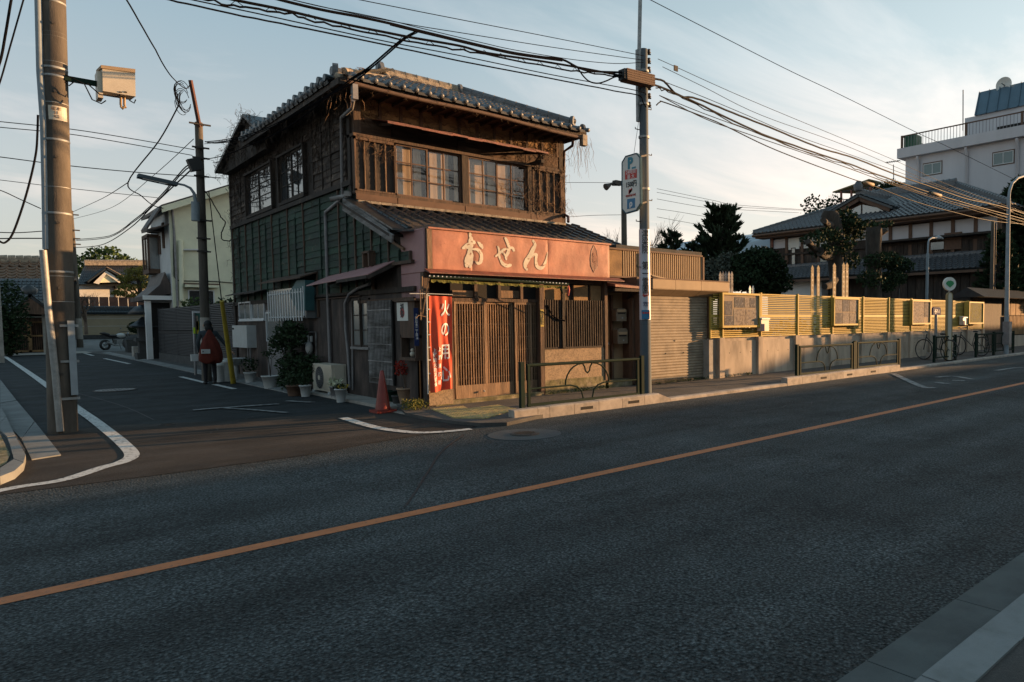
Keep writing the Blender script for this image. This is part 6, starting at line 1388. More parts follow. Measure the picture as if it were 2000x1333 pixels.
# water heater, bins, buckets
wh = thing('water_heater', 'white wall mounted water heater by the yellow guy guard', 'water heater', PX(468, 680, XS-.25)); w0 = wh.location
y0, y1, z0, z1 = rX(454, 636, 482, 679, XS-.25)
MB().box(0, .24, y0-w0.y, y1-w0.y, z0-w0.z, z1-w0.z).build('case', m_wht, wh, local=True); MB().box(-.01, 0, y1-w0.y-.2, y1-w0.y-.05, z1-w0.z-.12, z1-w0.z-.07).build('exhaust_slot', m_dark, wh, local=True)
MB().tube([(.1, y0-w0.y+.1, z0-w0.z), (.1, y0-w0.y+.1, z0-w0.z-.5)], .02, 6).tube([(.1, y0-w0.y+.3, z0-w0.z), (.1, y0-w0.y+.35, z0-w0.z-.6)], .02, 6).build('pipes', m_pipe, wh, local=True)
for px, py, r_, h_, l in ((443, 745, .17, .50, 'right white lidded bucket behind the yellow guard'), (430, 746, .14, .42, 'left white bucket between person and yellow guard')):
    t = thing('bucket', l, 'bucket', PG(px, py)); MB().lathe((0, 0, 0), [(r_*.85, 0), (r_, h_)], 18).build('body', m_wht, t, local=True); MB().lathe((0, 0, h_), [(r_*1.06, 0), (r_*1.08, .03), (r_*.7, .07), (.02, .08)], 18).build('lid', m_sign, t, local=True)
t = thing('sink', 'white outdoor sink basin on the wall behind the buckets', 'sink', PG(462, 742)); MB().lathe((0, 0, .55), [(.1, -.15), (.28, 0), (.3, .04)], 18).lathe((0, 0, 0), [(.06, 0), (.06, .42)], 10).build('basin', m_wht, t, local=True)
t = thing('wall_footing', 'low concrete step along the side wall of the shop', 'step', (5.4, 12.2, 0)); MB().box(-.15, .33, 0, 4.3, -.1, .13).box(.05, .33, 4.32, 10, -.1, .12).build('step', m_conc, t, local=True)
# ================================================================ PERSON
def skin(name, verts, edges, radii, m, parent, sub=2, root=0):
    me = bpy.data.meshes.new(name); me.from_pydata(verts, edges, []); o = bpy.data.objects.new(name, me); COL.objects.link(o)
    md = o.modifiers.new('s', 'SKIN'); md.use_smooth_shade = True
    for i, v in enumerate(me.skin_vertices[0].data): v.radius = radii[i] if isinstance(radii[i], tuple) else (radii[i], radii[i]); v.use_root = (i == root)
    sd = o.modifiers.new('u', 'SUBSURF'); sd.levels = sub; sd.render_levels = sub
    bpy.context.view_layer.update(); nm = bpy.data.meshes.new_from_object(o.evaluated_get(bpy.context.evaluated_depsgraph_get())); bpy.data.objects.remove(o)
    nm.materials.clear(); nm.materials.append(m); nm.name = name
    for p in nm.polygons: p.use_smooth = True
    return link(name, nm, parent)
m_skin = mat('skin', (.42, .25, .17), .6, var=.05); m_coat = mat('grey_blue_top', (.035, .048, .058), .9, var=.2, vs=20); m_trs = mat('black_trousers', (.012, .012, .015), .9, var=.1); m_hair = mat('black_hair', (.004, .004, .004), .7, var=.2, vs=60)
m_bag = mat('rust_red_fabric', (.11, .016, .008), .85, var=.2, vs=12)
pe = PG(411, 750); PE = thing('person', 'person seen from behind in grey top and black trousers beside the side street pole', 'person', pe)
s_ = 1.60/1.62
V = [(0, 0, .86), (0, 0, 1.0), (0, .01, 1.18), (0, .0, 1.32), (0, .02, 1.385), (0, .03, 1.46), (0, .035, 1.54), (0, .03, 1.60),
     (-.17, 0, 1.31), (-.245, .0, 1.06), (-.20, .10, .86), (-.19, .13, .80),
     (.17, 0, 1.31), (.30, -.02, 1.10), (.44, -.02, .90), (.49, -.02, .83),
     (-.09, 0, .82), (-.095, .02, .46), (-.10, -.01, .08), (-.10, .10, .03), (.09, 0, .82), (.10, .0, .46), (.11, -.02, .08), (.11, .10, .03)]
E_ = [(0, 1), (1, 2), (2, 3), (3, 4), (4, 5), (5, 6), (6, 7), (3, 8), (8, 9), (9, 10), (10, 11), (3, 12), (12, 13), (13, 14), (14, 15), (0, 16), (16, 17), (17, 18), (18, 19), (0, 20), (20, 21), (21, 22), (22, 23)]
Rr = [(.15, .11), (.14, .10), (.16, .11), (.15, .09), (.055, .055), (.065, .075), (.075, .085), (.045, .055), .06, .045, .035, .03, .06, .045, .035, .03, .085, .06, .04, .03, .085, .06, .04, .03]
body = skin('body', V, E_, Rr, m_coat, PE)
body.data.materials.append(m_trs); body.data.materials.append(m_skin)
for p in body.data.polygons:
    z = p.center.z; x = p.center.x
    p.material_index = 1 if z < .90 and abs(x) < .22 else (2 if z > 1.385 or (abs(x) > .44) else 0)
hb_ = MB().ball((0, .015, 1.53), .098, 16, 12, (.92, 1.0, 1.1)).ball((0, -.04, 1.44), .088, 12, 9, (.95, .55, 1.25)).ball((.05, -.05, 1.40), .06, 10, 7, (1, .6, 1.3)); hb_.build('hair', m_hair, PE, local=True)
MB().ball((-.10, .05, .035), .06, 10, 6, (.8, 1.9, .6)).build('shoe', m_black, PE, local=True); MB().ball((.11, .05, .035), .06, 10, 6, (.8, 1.9, .6)).build('shoe', m_black, PE, local=True)
MB().ball((.49, .06, 1.515), .01, 6, 4).build('button', m_black, PE, local=True) if False else None
for s in (-1, 1): MB().ball((s*.095, .035, 1.50), .028, 8, 6, (.5, .8, 1.2)).build('ear', m_skin, PE, local=True)
# hands with fingers
for hx, hy, hz, dx, dz in ((.49, -.02, .83, .7, -.7), (-.19, .13, .80, 0, -1)):
    b = MB(); d = Vector((dx, 0, dz)).normalized(); b.obox(Vector((hx, hy, hz))+d*.035, d*.04, (0, .035, 0), Vector((d.z, 0, -d.x))*.014)
    for k in range(4): p = Vector((hx, hy-.027+k*.018, hz))+d*.07; b.tube([p, p+d*(.03+.006*(k in (1, 2))), p+d*.05+Vector((d.z, 0, -d.x))*.02], [.009, .008, .006], 6)
    p = Vector((hx, hy-.035, hz))+d*.02; b.tube([p, p+d*.025+Vector((0, -.02, 0)), p+d*.045+Vector((0, -.022, 0))], [.011, .009, .007], 6); b.build('hand', m_skin, PE, local=True)
bag = thing('shoulder_bag', 'large rust red cloth bag hanging on the back of the person', 'bag', pe+Vector((0, -.14, .55)))
n = 26; b = MB(); prof = [(.0, .0), (.20, .005), (.255, .04), (.265, .16), (.25, .30), (.205, .48), (.135, .64), (.07, .76), (.03, .84)]
vs = []
for r_, h in prof:
    for j in range(n): a = 2*math.pi*j/n; vs.append((r_*math.cos(a)*(1+.06*math.sin(5*a+h*7)), r_*.36*math.sin(a)*(1+.25*math.sin(7*a+h*9)), h-.03*math.cos(3*a)*(h < .1)))
b.add(vs, [(i*n+j, i*n+(j+1) % n, (i+1)*n+(j+1) % n, (i+1)*n+j) for i in range(len(prof)-1) for j in range(n)], True)
b.build('bag_body', m_bag, bag, local=True); MB().box(-.22, -.03, -.135, -.10, .24, .35).build('white_pouch', m_wht, bag, local=True); MB().box(-.2, -.175, -.14, -.135, .28, .31).build('pouch_mark', m_ink, bag, local=True)
# bulletin board by the louvre fence
BB = thing('bulletin_board', 'narrow white framed bulletin board with posters by the louvre fence', 'notice board', PG(381, 733)); b0 = BB.location
Yb = b0.y
def bbp(px, py): return PY(px, py, Yb)-b0
MB().tube([bbp(382, 733), bbp(379, 612)], .035, 8).build('post', m_pipe, BB, local=True); MB().tube([bbp(409, 690), bbp(409, 612)], .03, 8).build('post', m_pipe, BB, local=True)
a, c = bbp(378, 612), bbp(409, 676)
MB().box(a.x, c.x, 0, .06, c.z, a.z).build('panel', mat('board_green', (.03, .12, .10), .7), BB, local=True); MB().box(a.x-.03, c.x+.03, -.015, .05, a.z, a.z+.06).box(a.x-.03, a.x, -.015, .05, c.z, a.z).build('frame', m_alu, BB, local=True)
for q, mm in (((380, 617, 388, 645), m_paper), ((383, 628, 389, 652), m_yf), ((391, 625, 398, 650), m_wht), ((399, 622, 406, 640), m_wht), ((390, 655, 399, 664), m_wht)):
    p, r_ = bbp(q[0], q[1]), bbp(q[2], q[3]); MB().box(p.x, r_.x, -.006, 0, r_.z, p.z).build('poster', mm, BB, local=True)
p, r_ = bbp(377.5, 640), bbp(379.5, 652); MB().box(p.x-.02, r_.x+.02, -.06, -.05, r_.z, p.z).build('reflector', mat('lime_reflector', (.5, .7, .02), .4, var=0), BB, local=True)
pb_ = thing('paper_bag', 'white box carried at the left hip of the person', 'box', pe+Vector((-.30, .06, .60))); MB().box(-.09, .09, -.05, .05, 0, .17).build('box', m_wht, pb_, local=True)
# ================================================================ MOTORCYCLE
mp_ = PG(231, 684); MC = thing('motorcycle', 'white and black naked motorcycle parked on its side stand before the tan wall', 'motorcycle', mp_, rot=(0, 0, R(28)))
SCM = 1.0
def ring(b, c, R_, r_, n=24): return b.tube([(c[0]+R_*math.cos(a), c[1], c[2]+R_*math.sin(a)) for a in np.linspace(0, 2*math.pi, n+1)], r_, 8, False)
for x in (-.72, .72):
    o = ring(MB(), (x, 0, .32), .25, .065).build('tyre', m_black, MC, local=True); b = ring(MB(), (x, 0, .32), .19, .015)
    for k in range(5): a = k*2*math.pi/5; b.tube([(x, 0, .32), (x+.19*math.cos(a), 0, .32+.19*math.sin(a))], .014, 5, False)
    b.lathe((x, -.03, .32), [(.05, 0), (.05, .06)], 12, 'y'); b.build('rim', m_metal, o, local=True)
for s in (-.09, .09): MB().tube([(.72, s, .32), (.48, s, .98)], .022, 8).build('fork', m_metal, MC, local=True)
MB().tube([(-.72, -.1, .32), (-.25, -.08, .42)], .03, 6).tube([(-.72, .1, .32), (-.25, .08, .42)], .03, 6).build('swingarm', m_pipe, MC, local=True)
MB().tube([(.45, 0, .9), (.1, 0, .72), (-.3, 0, .75), (-.65, 0, .88)], [.05, .06, .06, .04], 8).tube([(.42, 0, .85), (.3, 0, .35), (-.25, 0, .35), (-.3, 0, .72)], .03, 8).build('frame', m_black, MC, local=True)
MB().box(-.15, .28, -.15, .15, .33, .62).lathe((.05, -.17, .45), [(.12, 0), (.12, .34)], 14, 'y').build('engine', m_metal, MC, local=True)
MB().ball((.18, 0, .84), .2, 16, 10, (1.35, .8, .75)).build('fuel_tank', m_wht, MC, local=True); MB().ball((-.3, 0, .84), .14, 14, 8, (2.0, .85, .45)).build('seat', m_black, MC, local=True)
MB().tube([(-.5, 0, .88), (-.75, 0, .97), (-.98, 0, 1.0)], [.1, .09, .03], 8).build('tail', m_black, MC, local=True); MB().tube([(-.85, 0, .92), (-1.0, 0, .75)], .03, 6).build('rear_guard', m_black, MC, local=True)
MB().tube([(.3, -.14, .5), (.1, -.2, .25), (-.3, -.2, .28), (-.75, -.2, .48)], [.03, .03, .05, .065], 8).build('exhaust', m_metal, MC, local=True)
MB().tube([(.38, -.36, 1.05), (.46, -.12, 1.08), (.46, .12, 1.08), (.38, .36, 1.05)], .015, 6).build('handlebar', m_black, MC, local=True); MB().ball((.6, 0, .93), .09, 12, 8).build('headlight', m_glass, MC, local=True)
for s in (-1, 1): MB().tube([(.44, s*.24, 1.07), (.42, s*.3, 1.25)], .008, 5).ball((.42, s*.32, 1.27), .06, 10, 6, (.4, 1.3, .7)).build('mirror', m_metal, MC, local=True)
MB().tube([(0, -.12, .34), (-.05, -.32, .02)], .014, 6).build('side_stand', m_black, MC, local=True)
t = thing('covered_scooter', 'low dark covered shape beside the motorcycle', 'cover', PG(268, 686)); b = MB(); b.ball((0, 0, .45), .45, 18, 10, (1.5, .8, 1.05)).ball((.5, 0, .6), .35, 14, 8, (.9, .7, .9)); b.build('cover', m_block, t, local=True)
# ================================================================ BACKGROUND HELPERS
def tiles_on(A, B, C, D, nc, nr, m, parent, name='roof_tiles', h=.05, solid=.12, base_m=None):
    # tiled slope over the quad A (top left) B (top right) C (bottom right) D (bottom left)
    A, B, C, D = map(Vector, (A, B, C, D)); n = (B-A).cross(D-A)
    if n.length < 1e-6: n = (C-D).cross(A-D)
    n.normalize()
    if n.z < 0: n = -n
    MB().prism([A, B, C, D] if (A-B).length > 1e-4 else [A, C, D], -n*solid).build('roof_slope', base_m or m, parent)
    b = MB(); P = lambda s, t: A.lerp(B, s).lerp(D.lerp(C, s), t)
    for j in range(nr):
        t0, t1 = j/nr, (j+1.12)/nr; w0 = (P(1, t1)-P(0, t1)).length; k = max(1, int(round(nc*w0/max((B-A).length, (C-D).length))))
        for i in range(k):
            jt = n*U(0, h*.12)
            u = [(i+q)/k for q in (0, .35, .7, .85, 1.0)]; hh = (.25, 0, .35, 1.0, .3)
            top = [P(a, t0)+n*(h*.2+h*q) for a, q in zip(u, hh)]; bot = [P(a, min(t1, 1.02))+n*(h*.6+h*q)+jt for a, q in zip(u, hh)]; low = [p-n*h*.55 for p in bot]
            b.add(top+bot+low, [(q, q+1, q+6, q+5) for q in range(4)]+[(q+5, q+6, q+11, q+10) for q in range(4)])
    return b.build(name, m, parent, kind='stuff')
def ridge_bar(a, c, m, parent, w=.3, h=.3, name='ridge'):
    a, c = Vector(a), Vector(c); o = MB().bar(a+Vector((0, 0, h*.3)), c+Vector((0, 0, h*.3)), w, h*.6).build(name, m, parent)
    n = max(2, int((c-a).length/.35)); b = MB()
    for i in range(n): p, q = a.lerp(c, i/n)+Vector((0, 0, h*.65)), a.lerp(c, (i+.94)/n)+Vector((0, 0, h*.65)); b.tube([p, q], [w*.42, w*.48], 8)
    b.build('ridge_caps', m, o, kind='stuff'); return o
def simple_window(parent, plane, u0, u1, z0, z1, d, s=-1, fm=None, gm=None, cols=2, fr=.05):
    fm = fm or m_alu; gm = gm or m_glassl
    def bx_(b, a0, a1, c0, c1, e0, e1): return b.box(e0, e1, a0, a1, c0, c1) if plane == 'x' else b.box(a0, a1, e0, e1, c0, c1)
    b = MB(); e0, e1 = d+s*.05, d
    bx_(b, u0, u1, z0, z0+fr, e0, e1); bx_(b, u0, u1, z1-fr, z1, e0, e1); bx_(b, u0, u0+fr, z0+fr, z1-fr, e0, e1); bx_(b, u1-fr, u1, z0+fr, z1-fr, e0, e1)
    for i in range(1, cols): c = u0+(u1-u0)*i/cols; bx_(b, c-fr/2, c+fr/2, z0+fr, z1-fr, e0, e1)
    o = b.build('window', fm, parent)
    for i in range(cols):
        a, c = u0+(u1-u0)*i/cols+fr*.5, u0+(u1-u0)*(i+1)/cols-fr*.5
        if plane == 'x': piece('pane', gm, d+s*.03, d+s*.01, a, c, z0+fr, z1-fr, o)
        else: piece('pane', gm, a, c, d+s*.03, d+s*.01, z0+fr, z1-fr, o)
    return o
def bare_tree(label, base, H, spread, n=5, r=.09, depth=5, m=None, name='bare_tree'):
    t = thing(name, label, 'tree', base); b = MB(); tw = MB()
    def grow(p, d, L, r_, k, bb):
        q = p+d*L; mid = p+d*L*.5+Vector((U(-1, 1), U(-1, 1), U(-.3, .3)))*L*.06
        (b if k >= depth-1 else tw).tube([p, mid, q], [r_, r_*.85, r_*.7], 5 if k > 1 else 3, False)
        if k == 0: return
        for _ in range(3 if k > 1 else 4):
            nd = (d+Vector((U(-1, 1), U(-1, 1), U(-.35, .6)))*spread).normalized(); grow(p.lerp(q, U(.45, 1)), nd, L*U(.6, .85), r_*.58, k-1, bb)
    grow(Vector((0, 0, 0)), Vector((0, 0, 1)), H*.34, r, depth, b)
    b.build('trunk', m or m_twig, t, local=True); tw.build('twigs', m or m_twig, t, local=True, kind='stuff'); return t
def plume_conifer(label, base, H, W, n=70, m=m_pine, zmin=.25, lean=.35, cnt=46, ls=.2, name='conifer'):
    t = thing(name, label, 'tree', base); b = MB(); lf = MB()
    b.tube([(0, 0, 0), (.05, 0, H*.5), (0, 0, H*.97)], [H*.035, H*.022, .02], 8)
    for i in range(n):
        f = zmin+(1-zmin)*(i+.5)/n; a = i*2.4+U(-.4, .4); L = W*(1-f)**.62*U(.65, 1.15)+.12*W; z = H*f*.93
        d = Vector((math.cos(a), math.sin(a), lean*U(.3, 1.3)))
        p = Vector((0, 0, z)); mid = p+d*L*.5-Vector((0, 0, L*.06)); tip = p+Vector((d.x*L, d.y*L, d.z*L*.95+L*.10))
        b.tube([p, mid, tip], [.035, .02, .006], 4, False)
        for k in range(cnt):
            s = .2+.8*random.random()**.75; q = p.lerp(mid, s*2) if s < .5 else mid.lerp(tip, s*2-1)
            q = q+Vector((U(-1, 1), U(-1, 1), U(-.5, .5)))*L*.055
            dd = (d*.7+Vector((U(-1, 1), U(-1, 1), U(-.1, 1.0)))*.75).normalized(); sd = dd.cross(Vector((U(-1, 1), U(-1, 1), U(-1, 1)))).normalized(); l_ = ls*U(.5, 1.3); w_ = l_*.13
            lf.add([q-sd*w_, q+dd*l_*.6-sd*w_*.9, q+dd*l_, q+dd*l_*.6+sd*w_*.9, q+sd*w_], [(0, 1, 2, 3, 4)])
    b.build('trunk', m_bark2, t, local=True); lf.build('crown', m, t, local=True, kind='stuff'); return t
def leaf_tree(label, base, trunk, blobs, n, size, m, name='tree', up=.2, tr=.14, tm=m_bark2, group=None):
    t = thing(name, label, 'tree', base, group=group); b = MB(); V = sum(q[3]*q[4]*q[5] for q in blobs)
    for q in blobs: leaves(b, q[:3], q[3:6], int(n*q[3]*q[4]*q[5]/V), size, 1.5, .45, up)
    b.build('crown', m, t, local=True, kind='stuff'); b = MB(); b.tube(trunk, [tr*(1-.5*i/len(trunk)) for i in range(len(trunk))], 9)
    for q in blobs:
        for _ in range(2): b.tube([trunk[-1] if len(trunk) < 4 else trunk[-2], Vector(q[:3])*.7+Vector(trunk[-1])*.3, Vector(q[:3])+Vector((U(-.5, .5)*q[3], U(-.5, .5)*q[4], U(-.3, .6)*q[5]))], [tr*.35, tr*.22, tr*.08], 5)
    b.build('trunk', tm, t, local=True); return t
# ================================================================ LEFT BACKGROUND
# louvred fence along the side street
LF = thing('louvre_fence', 'dark brown louvred aluminium fence on a low block wall in the side street', 'fence', (XS, 24.2, .1))
LYs = [PX(p, 640, XS).y for p in (450, 412, 376, 347, 320, 309.5)]
LYs = [23.95]+[PX(p, 640, XS).y for p in (413, 376, 347, 321, 311)]
LYs[0] = 23.95; zt_ = 2.30; zb_ = .50
for i, y in enumerate(LYs): MB().box(XS-.03, XS+.03, y-.03, y+.03, .3, zt_+.04).build('fence_post', m_louv, LF)
for a, c in zip(LYs[:-1], LYs[1:]):
    MB().box(XS-.02, XS+.02, a+.03, c-.03, zt_-.03, zt_).build('panel_rail', m_louv, LF); z = zb_
    while z < zt_-.06:
        h = .035
        if 1.25 < z < 1.36: h = .11
        piece('louvre_slat', m_louv, XS-.03, XS+.005, a+.03, c-.03, z, z+h, LF, rot=(0, R(25) if h < .1 else 0, 0)); z += h+.022
    MB().box(XS-.05, XS+.1, a, c-.01, -.1, zb_-.02).build('block_wall', m_block, LF)
MB().box(XS+.06, XS+.08, LYs[0], LYs[-1], .5, 2.25).build('dark_gap_backing', m_dark, LF)  # solid dark sheet added behind the slats to darken the gaps
sg_ = link('side_gutter_kerb', None, kind='structure')
for i in range(26):
    y = 16.0+i*1.2; MB().prism([(4.98, y, gz(5, y)+.02), (5.3, y, gz(5, y)+.05), (5.3, y+1.19, gz(5, y+1.2)+.05), (4.98, y+1.19, gz(5, y+1.2)+.02)], (0, 0, -.15)).build('gutter_slab', m_kerbg, sg_)
strip('side_verge', 5.3, 5.95, 16.0, 47, .035, m_walk)
# cream house
CH = thing('cream_house', 'two storey cream rendered house behind the louvred fence', 'house', (6.3, 36, .1))
def hp(name, b, m, par=None, **k): return b.build(name, m, par or CH, **k)
zr = lambda x: 6.75+(x-6.3)*.46
hp('wall', MB().prism([(6.3, 36, -.1), (12.5, 36, -.1), (12.5, 36, zr(12.5)-.1), (6.3, 36, zr(6.3)-.1)], (0, 4.2, 0)), m_cream)
hp('side_wall_render', MB().box(6.285, 6.31, 36.02, 40.15, -.1, 6.6), m_greyw)
hp('roof', MB().prism([(5.98, 35.55, zr(5.98)-.1), (12.8, 35.55, zr(12.8)-.1), (12.8, 35.55, zr(12.8)+.05), (5.98, 35.55, zr(5.98)+.05)], (0, 4.9, 0)), m_corr)
hp('barge_board', MB().prism([(5.98, 35.52, zr(5.98)-.28), (12.8, 35.52, zr(12.8)-.28), (12.8, 35.52, zr(12.8)-.02), (5.98, 35.52, zr(5.98)-.02)], (0, .04, 0)), m_cream)
hp('eave_roof', MB().prism([(5.98, 35.55, zr(5.98)-.08), (5.98, 35.55, zr(5.98)+.05), (5.5, 36.0, 5.72), (5.52, 36.0, 5.62)], (0, 1.4, 0)).prism([(5.52, 36.0, 5.65), (6.3, 36.0, 5.95), (6.3, 37.4, 5.95), (5.52, 37.4, 5.65)], (0, 0, -.06)), m_corr)
for py, l in ((430, 1),):
    y0, y1, z0, z1 = rX(291, 447, 311, 503, 6.0); hp('bay_window', MB().box(5.85, 6.3, 38.3, 39.7, 3.95, 4.15).box(5.85, 6.3, 38.3, 39.7, 5.55, 5.7).box(5.85, 5.92, 38.3, 38.38, 4.1, 5.6).box(5.85, 5.92, 39.6, 39.7, 4.1, 5.6).box(5.85, 5.9, 38.95, 39.03, 4.1, 5.6), m_brown)
    hp('bay_glass', MB().box(5.93, 6.28, 38.36, 39.6, 4.15, 5.55), m_glassl)
for a, c, z0, z1 in ((37.0, 37.3, 5.0, 6.1), (37.9, 38.3, 4.8, 5.6)): simple_window(CH, 'x', a, c, z0, z1, 6.28, -1, m_brown, m_glass, 1)
hp('window_hood', MB().box(5.9, 6.3, 37.4, 38.6, 5.75, 5.9), m_corr)
hp('porch_roof', MB().prism([(5.3, 36.2, 2.75), (6.35, 36.2, 3.0), (6.35, 36.2, 3.2), (6.1, 36.2, 3.9), (5.9, 36.2, 3.35)], (0, 3.2, 0)).box(5.28, 6.5, 36.1, 39.5, 2.68, 2.85), m_corr)
hp('porch_fascia', MB().box(5.26, 6.52, 36.06, 36.12, 2.7, 2.88), m_greyw); hp('porch_post', MB().box(5.35, 5.55, 36.2, 36.45, 0, 2.7), m_greyw); hp('front_door', MB().box(5.6, 6.28, 36.6, 36.7, 0, 2.6), m_dark)
hp('corner_pipe', MB().tube([(6.42, 35.95, 6.6), (6.45, 35.93, 5.5), (6.46, 35.93, .3)], .045, 8), m_pipe); hp('wall_pipe', MB().tube([PY(353, 470, 35.9), PY(355, 588, 35.9)], .09, 8), m_cream)
hp('cable_duct', MB().bar(PY(355, 488, 35.93), PY(393, 488, 35.93), .12, .06), m_greyw); hp('black_wall_cable', MB().tube([PY(338, 415, 35.95), PY(340, 540, 35.95), PY(345, 548, 35.95), PY(360, 549, 35.95), PY(420, 550, 35.95), PY(456, 553, 35.95)], .02, 5), m_cable)
z0 = PY(390, 560, 36).z; hp('window_canopy', MB().box(6.72, 7.95, 35.6, 36, z0-.05, z0+.07), m_cream); hp('window_canopy_trim', MB().box(6.7, 7.97, 35.58, 36, z0+.07, z0+.12), m_brown)
simple_window(CH, 'y', 6.85, 7.85, z0-1.3, z0-.15, 36, -1, m_alu, m_glass, 2)
shrub('leafy shrub showing over the louvred fence before the cream house', Vector((6.9, 34.5, .1)), [(0, 0, 2.25, .7, .6, .42), (.9, 0, 2.05, .7, .6, .4), (1.6, 0, 2.1, .5, .6, .4)], 900, .16, m_leaf, trunks=4)
shrub('thin leafy branches over the fence by the yellow guard', Vector((6.4, 26.5, .1)), [(0, 0, 2.25, .5, .7, .22)], 160, .14, m_leafd, trunks=3)
# stone lantern like stack and planter at the house corner
ST = thing('stone_lantern', 'dark stone lantern with a small tiled cap at the end of the louvred fence', 'stone lantern', (5.35, 36.9, .15))
MB().box(-.3, .3, -.3, .3, 0, .3).box(-.2, .2, -.2, .2, .3, .8).box(-.32, .32, -.32, .32, .8, .95).box(-.2, .2, -.2, .2, .95, 1.4).build('pedestal', m_block, ST, local=True)
MB().prism([(-.45, -.45, 1.4), (.45, -.45, 1.4), (.45, .45, 1.4), (-.45, .45, 1.4)], (0, 0, .06)).lathe((0, 0, 1.46), [(.5, 0), (.2, .22), (.05, .38)], 4).build('cap', m_tiled, ST, local=True); MB().lathe((0, 0, 1.95), [(.1, 0), (.55, .0), (.3, .3), (.05, .4)], 4).build('finial', m_tiled, ST, local=True)
for i, (px, py, w_, l) in enumerate(((281, 693, .75, 'long grey stone block at the end of the louvred fence'), (299, 695, .5, 'pale square stone block next to the louvred fence'))):
    t = thing('stone_block', l, 'stone', PG(px, py+5)); MB().box(-w_/2, w_/2, 0, .5, 0, .5).build('block', m_conc, t, local=True)
t = thing('boulder', 'round dark boulder on the stone block', 'stone', PG(291, 682)+Vector((0, 0, .35))); MB().ball((0, 0, .2), .4, 12, 8, (1.2, .9, .7)).ball((-.3, .2, .5), .25, 10, 7, (1, .8, 1.1)).build('stone', m_moss, t, local=True)
TPp = PG(280, 690); TPx = PY(279, 668, 44); tp_ = thing('topiary', 'dark rounded topiary bush in a black planter beside the motorcycle', 'shrub', (PY(278, 660, 46).x, 46, .15)); zb = PY(278, 640, 46).z-.15
b = MB(); leaves(b, (0, 0, zb), (.62, .5, .36), 2600, .07, 1.6, .75); b.build('crown', m_leafd, tp_, local=True, kind='stuff')
MB().tube([(0, 0, .6), (.05, 0, zb-.2)], .06, 6).tube([(0, 0, .8), (-.25, 0, zb-.15)], .04, 6).tube([(0, 0, .8), (.3, 0, zb-.15)], .04, 6).build('trunk', m_bark2, tp_, local=True); MB().prism([(-.7, -.4, 0), (.7, -.4, 0), (.75, -.4, .75), (-.75, -.4, .75)], (0, .8, 0)).build('planter', m_block, tp_, local=True)
# tan wall with tile coping
TWz = PY(240, 662, 66).z
poly_px('forecourt', [(120, 690), (165, 689), (215, 694), (262, 699), (310, 706), (340, 700), (340, 676), (150, 676)], .004, m_walk, kind='structure')
MB().add([(2, 50, .18), (14, 50, .25), (16, 66, TWz), (2, 66, TWz)], [(0, 1, 2, 3)]).build('rising_forecourt', m_kerbg, kind='structure')
TW = thing('garden_wall', 'long tan plastered garden wall with a tiled coping', 'wall', (7, 66, TWz))
xa, xb_ = PY(162, 640, 66).x-.5, PY(320, 640, 66).x+1.5; wt = PY(240, 612, 66).z
MB().box(xa, xb_, 66, 66.4, TWz+.3, wt).build('wall', m_sand if False else mat('tan_wall_plaster', (.33, .27, .18), .9, var=.1, vs=1.5), TW); MB().box(xa, xb_, 65.97, 66.45, TWz-.2, TWz+.32).build('footing', m_block, TW)
for z in (TWz+.95, TWz+1.5, wt-.3): MB().box(xa, xb_, 65.985, 66, z, z+.02).build('joint_line', m_greyw, TW)
tiles_on((xa, 66.2, wt+.32), (xb_, 66.2, wt+.32), (xb_, 65.7, wt+.02), (xa, 65.7, wt+.02), 40, 2, m_tiled, TW); ridge_bar((xa, 66.2, wt+.3), (xb_, 66.2, wt+.3), m_tiled, TW, .2, .2)
BF = thing('board_fence', 'reddish brown vertical board fence behind the tan wall', 'fence', (8, 68.5, wt)); z0, z1 = wt-.5, PY(240, 581, 68.5).z; x = xa
while x < xb_: piece('board', m_rust if False else mat('board_red_brown', (.13, .06, .04), .8, var=.3, rand=.2) if 'board_red_brown' not in MATS else MATS['board_red_brown'], x, x+.55, 68.5, 68.55, z0, z1, BF); x += .6
# house behind the wall
H3 = thing('tiled_house', 'white walled house with grey tiled gable roof behind the tan wall', 'house', (9, 74, wt))
def P3_(px, py, Y=74): return PY(px, py, Y)
a, c, e, f = P3_(160, 556), P3_(300, 556), P3_(300, 598), P3_(160, 598)
MB().box(a.x-2, c.x+2, 74, 82, e.z-2, a.z+.1).build('wall', m_sign if False else m_greyw, H3); MB().box(P3_(222, 560).x, P3_(225, 560).x, 73.9, 74, e.z, a.z).build('timber_post', m_wooddk, H3)
el, er = P3_(150, 556, 73), P3_(308, 556, 73); rl_, rr2 = P3_(165, 519, 77.5), P3_(300, 519, 77.5)
tiles_on(rl_, rr2, er, el, 44, 12, m_tiled, H3); ridge_bar(rl_, rr2, m_ridge, H3, .4, .5)
gp1, gp2, gp3 = P3_(182, 553, 72.6), P3_(207, 529, 72.6), P3_(242, 551, 72.6)
MB().prism([gp1, gp2, gp3, gp3+Vector((-.35, 0, -.1)), gp2+Vector((0, 0, -.28)), gp1+Vector((.35, 0, -.1))], (0, -.15, 0)).build('gable_board', m_sign, H3); MB().prism([gp1, gp2, gp3], (0, .1, 0)).build('gable_wall', m_cream, H3)
tiles_on(gp2+Vector((0, 3, .25)), gp2+Vector((0, -.3, .25)), gp3+Vector((.4, -.3, .1)), gp3+Vector((.4, 3, .1)), 10, 6, m_ridge, H3, base_m=m_tiled); tiles_on(gp2+Vector((0, -.3, .25)), gp2+Vector((0, 3, .25)), gp1+Vector((-.4, 3, .1)), gp1+Vector((-.4, -.3, .1)), 10, 6, m_tiled, H3)
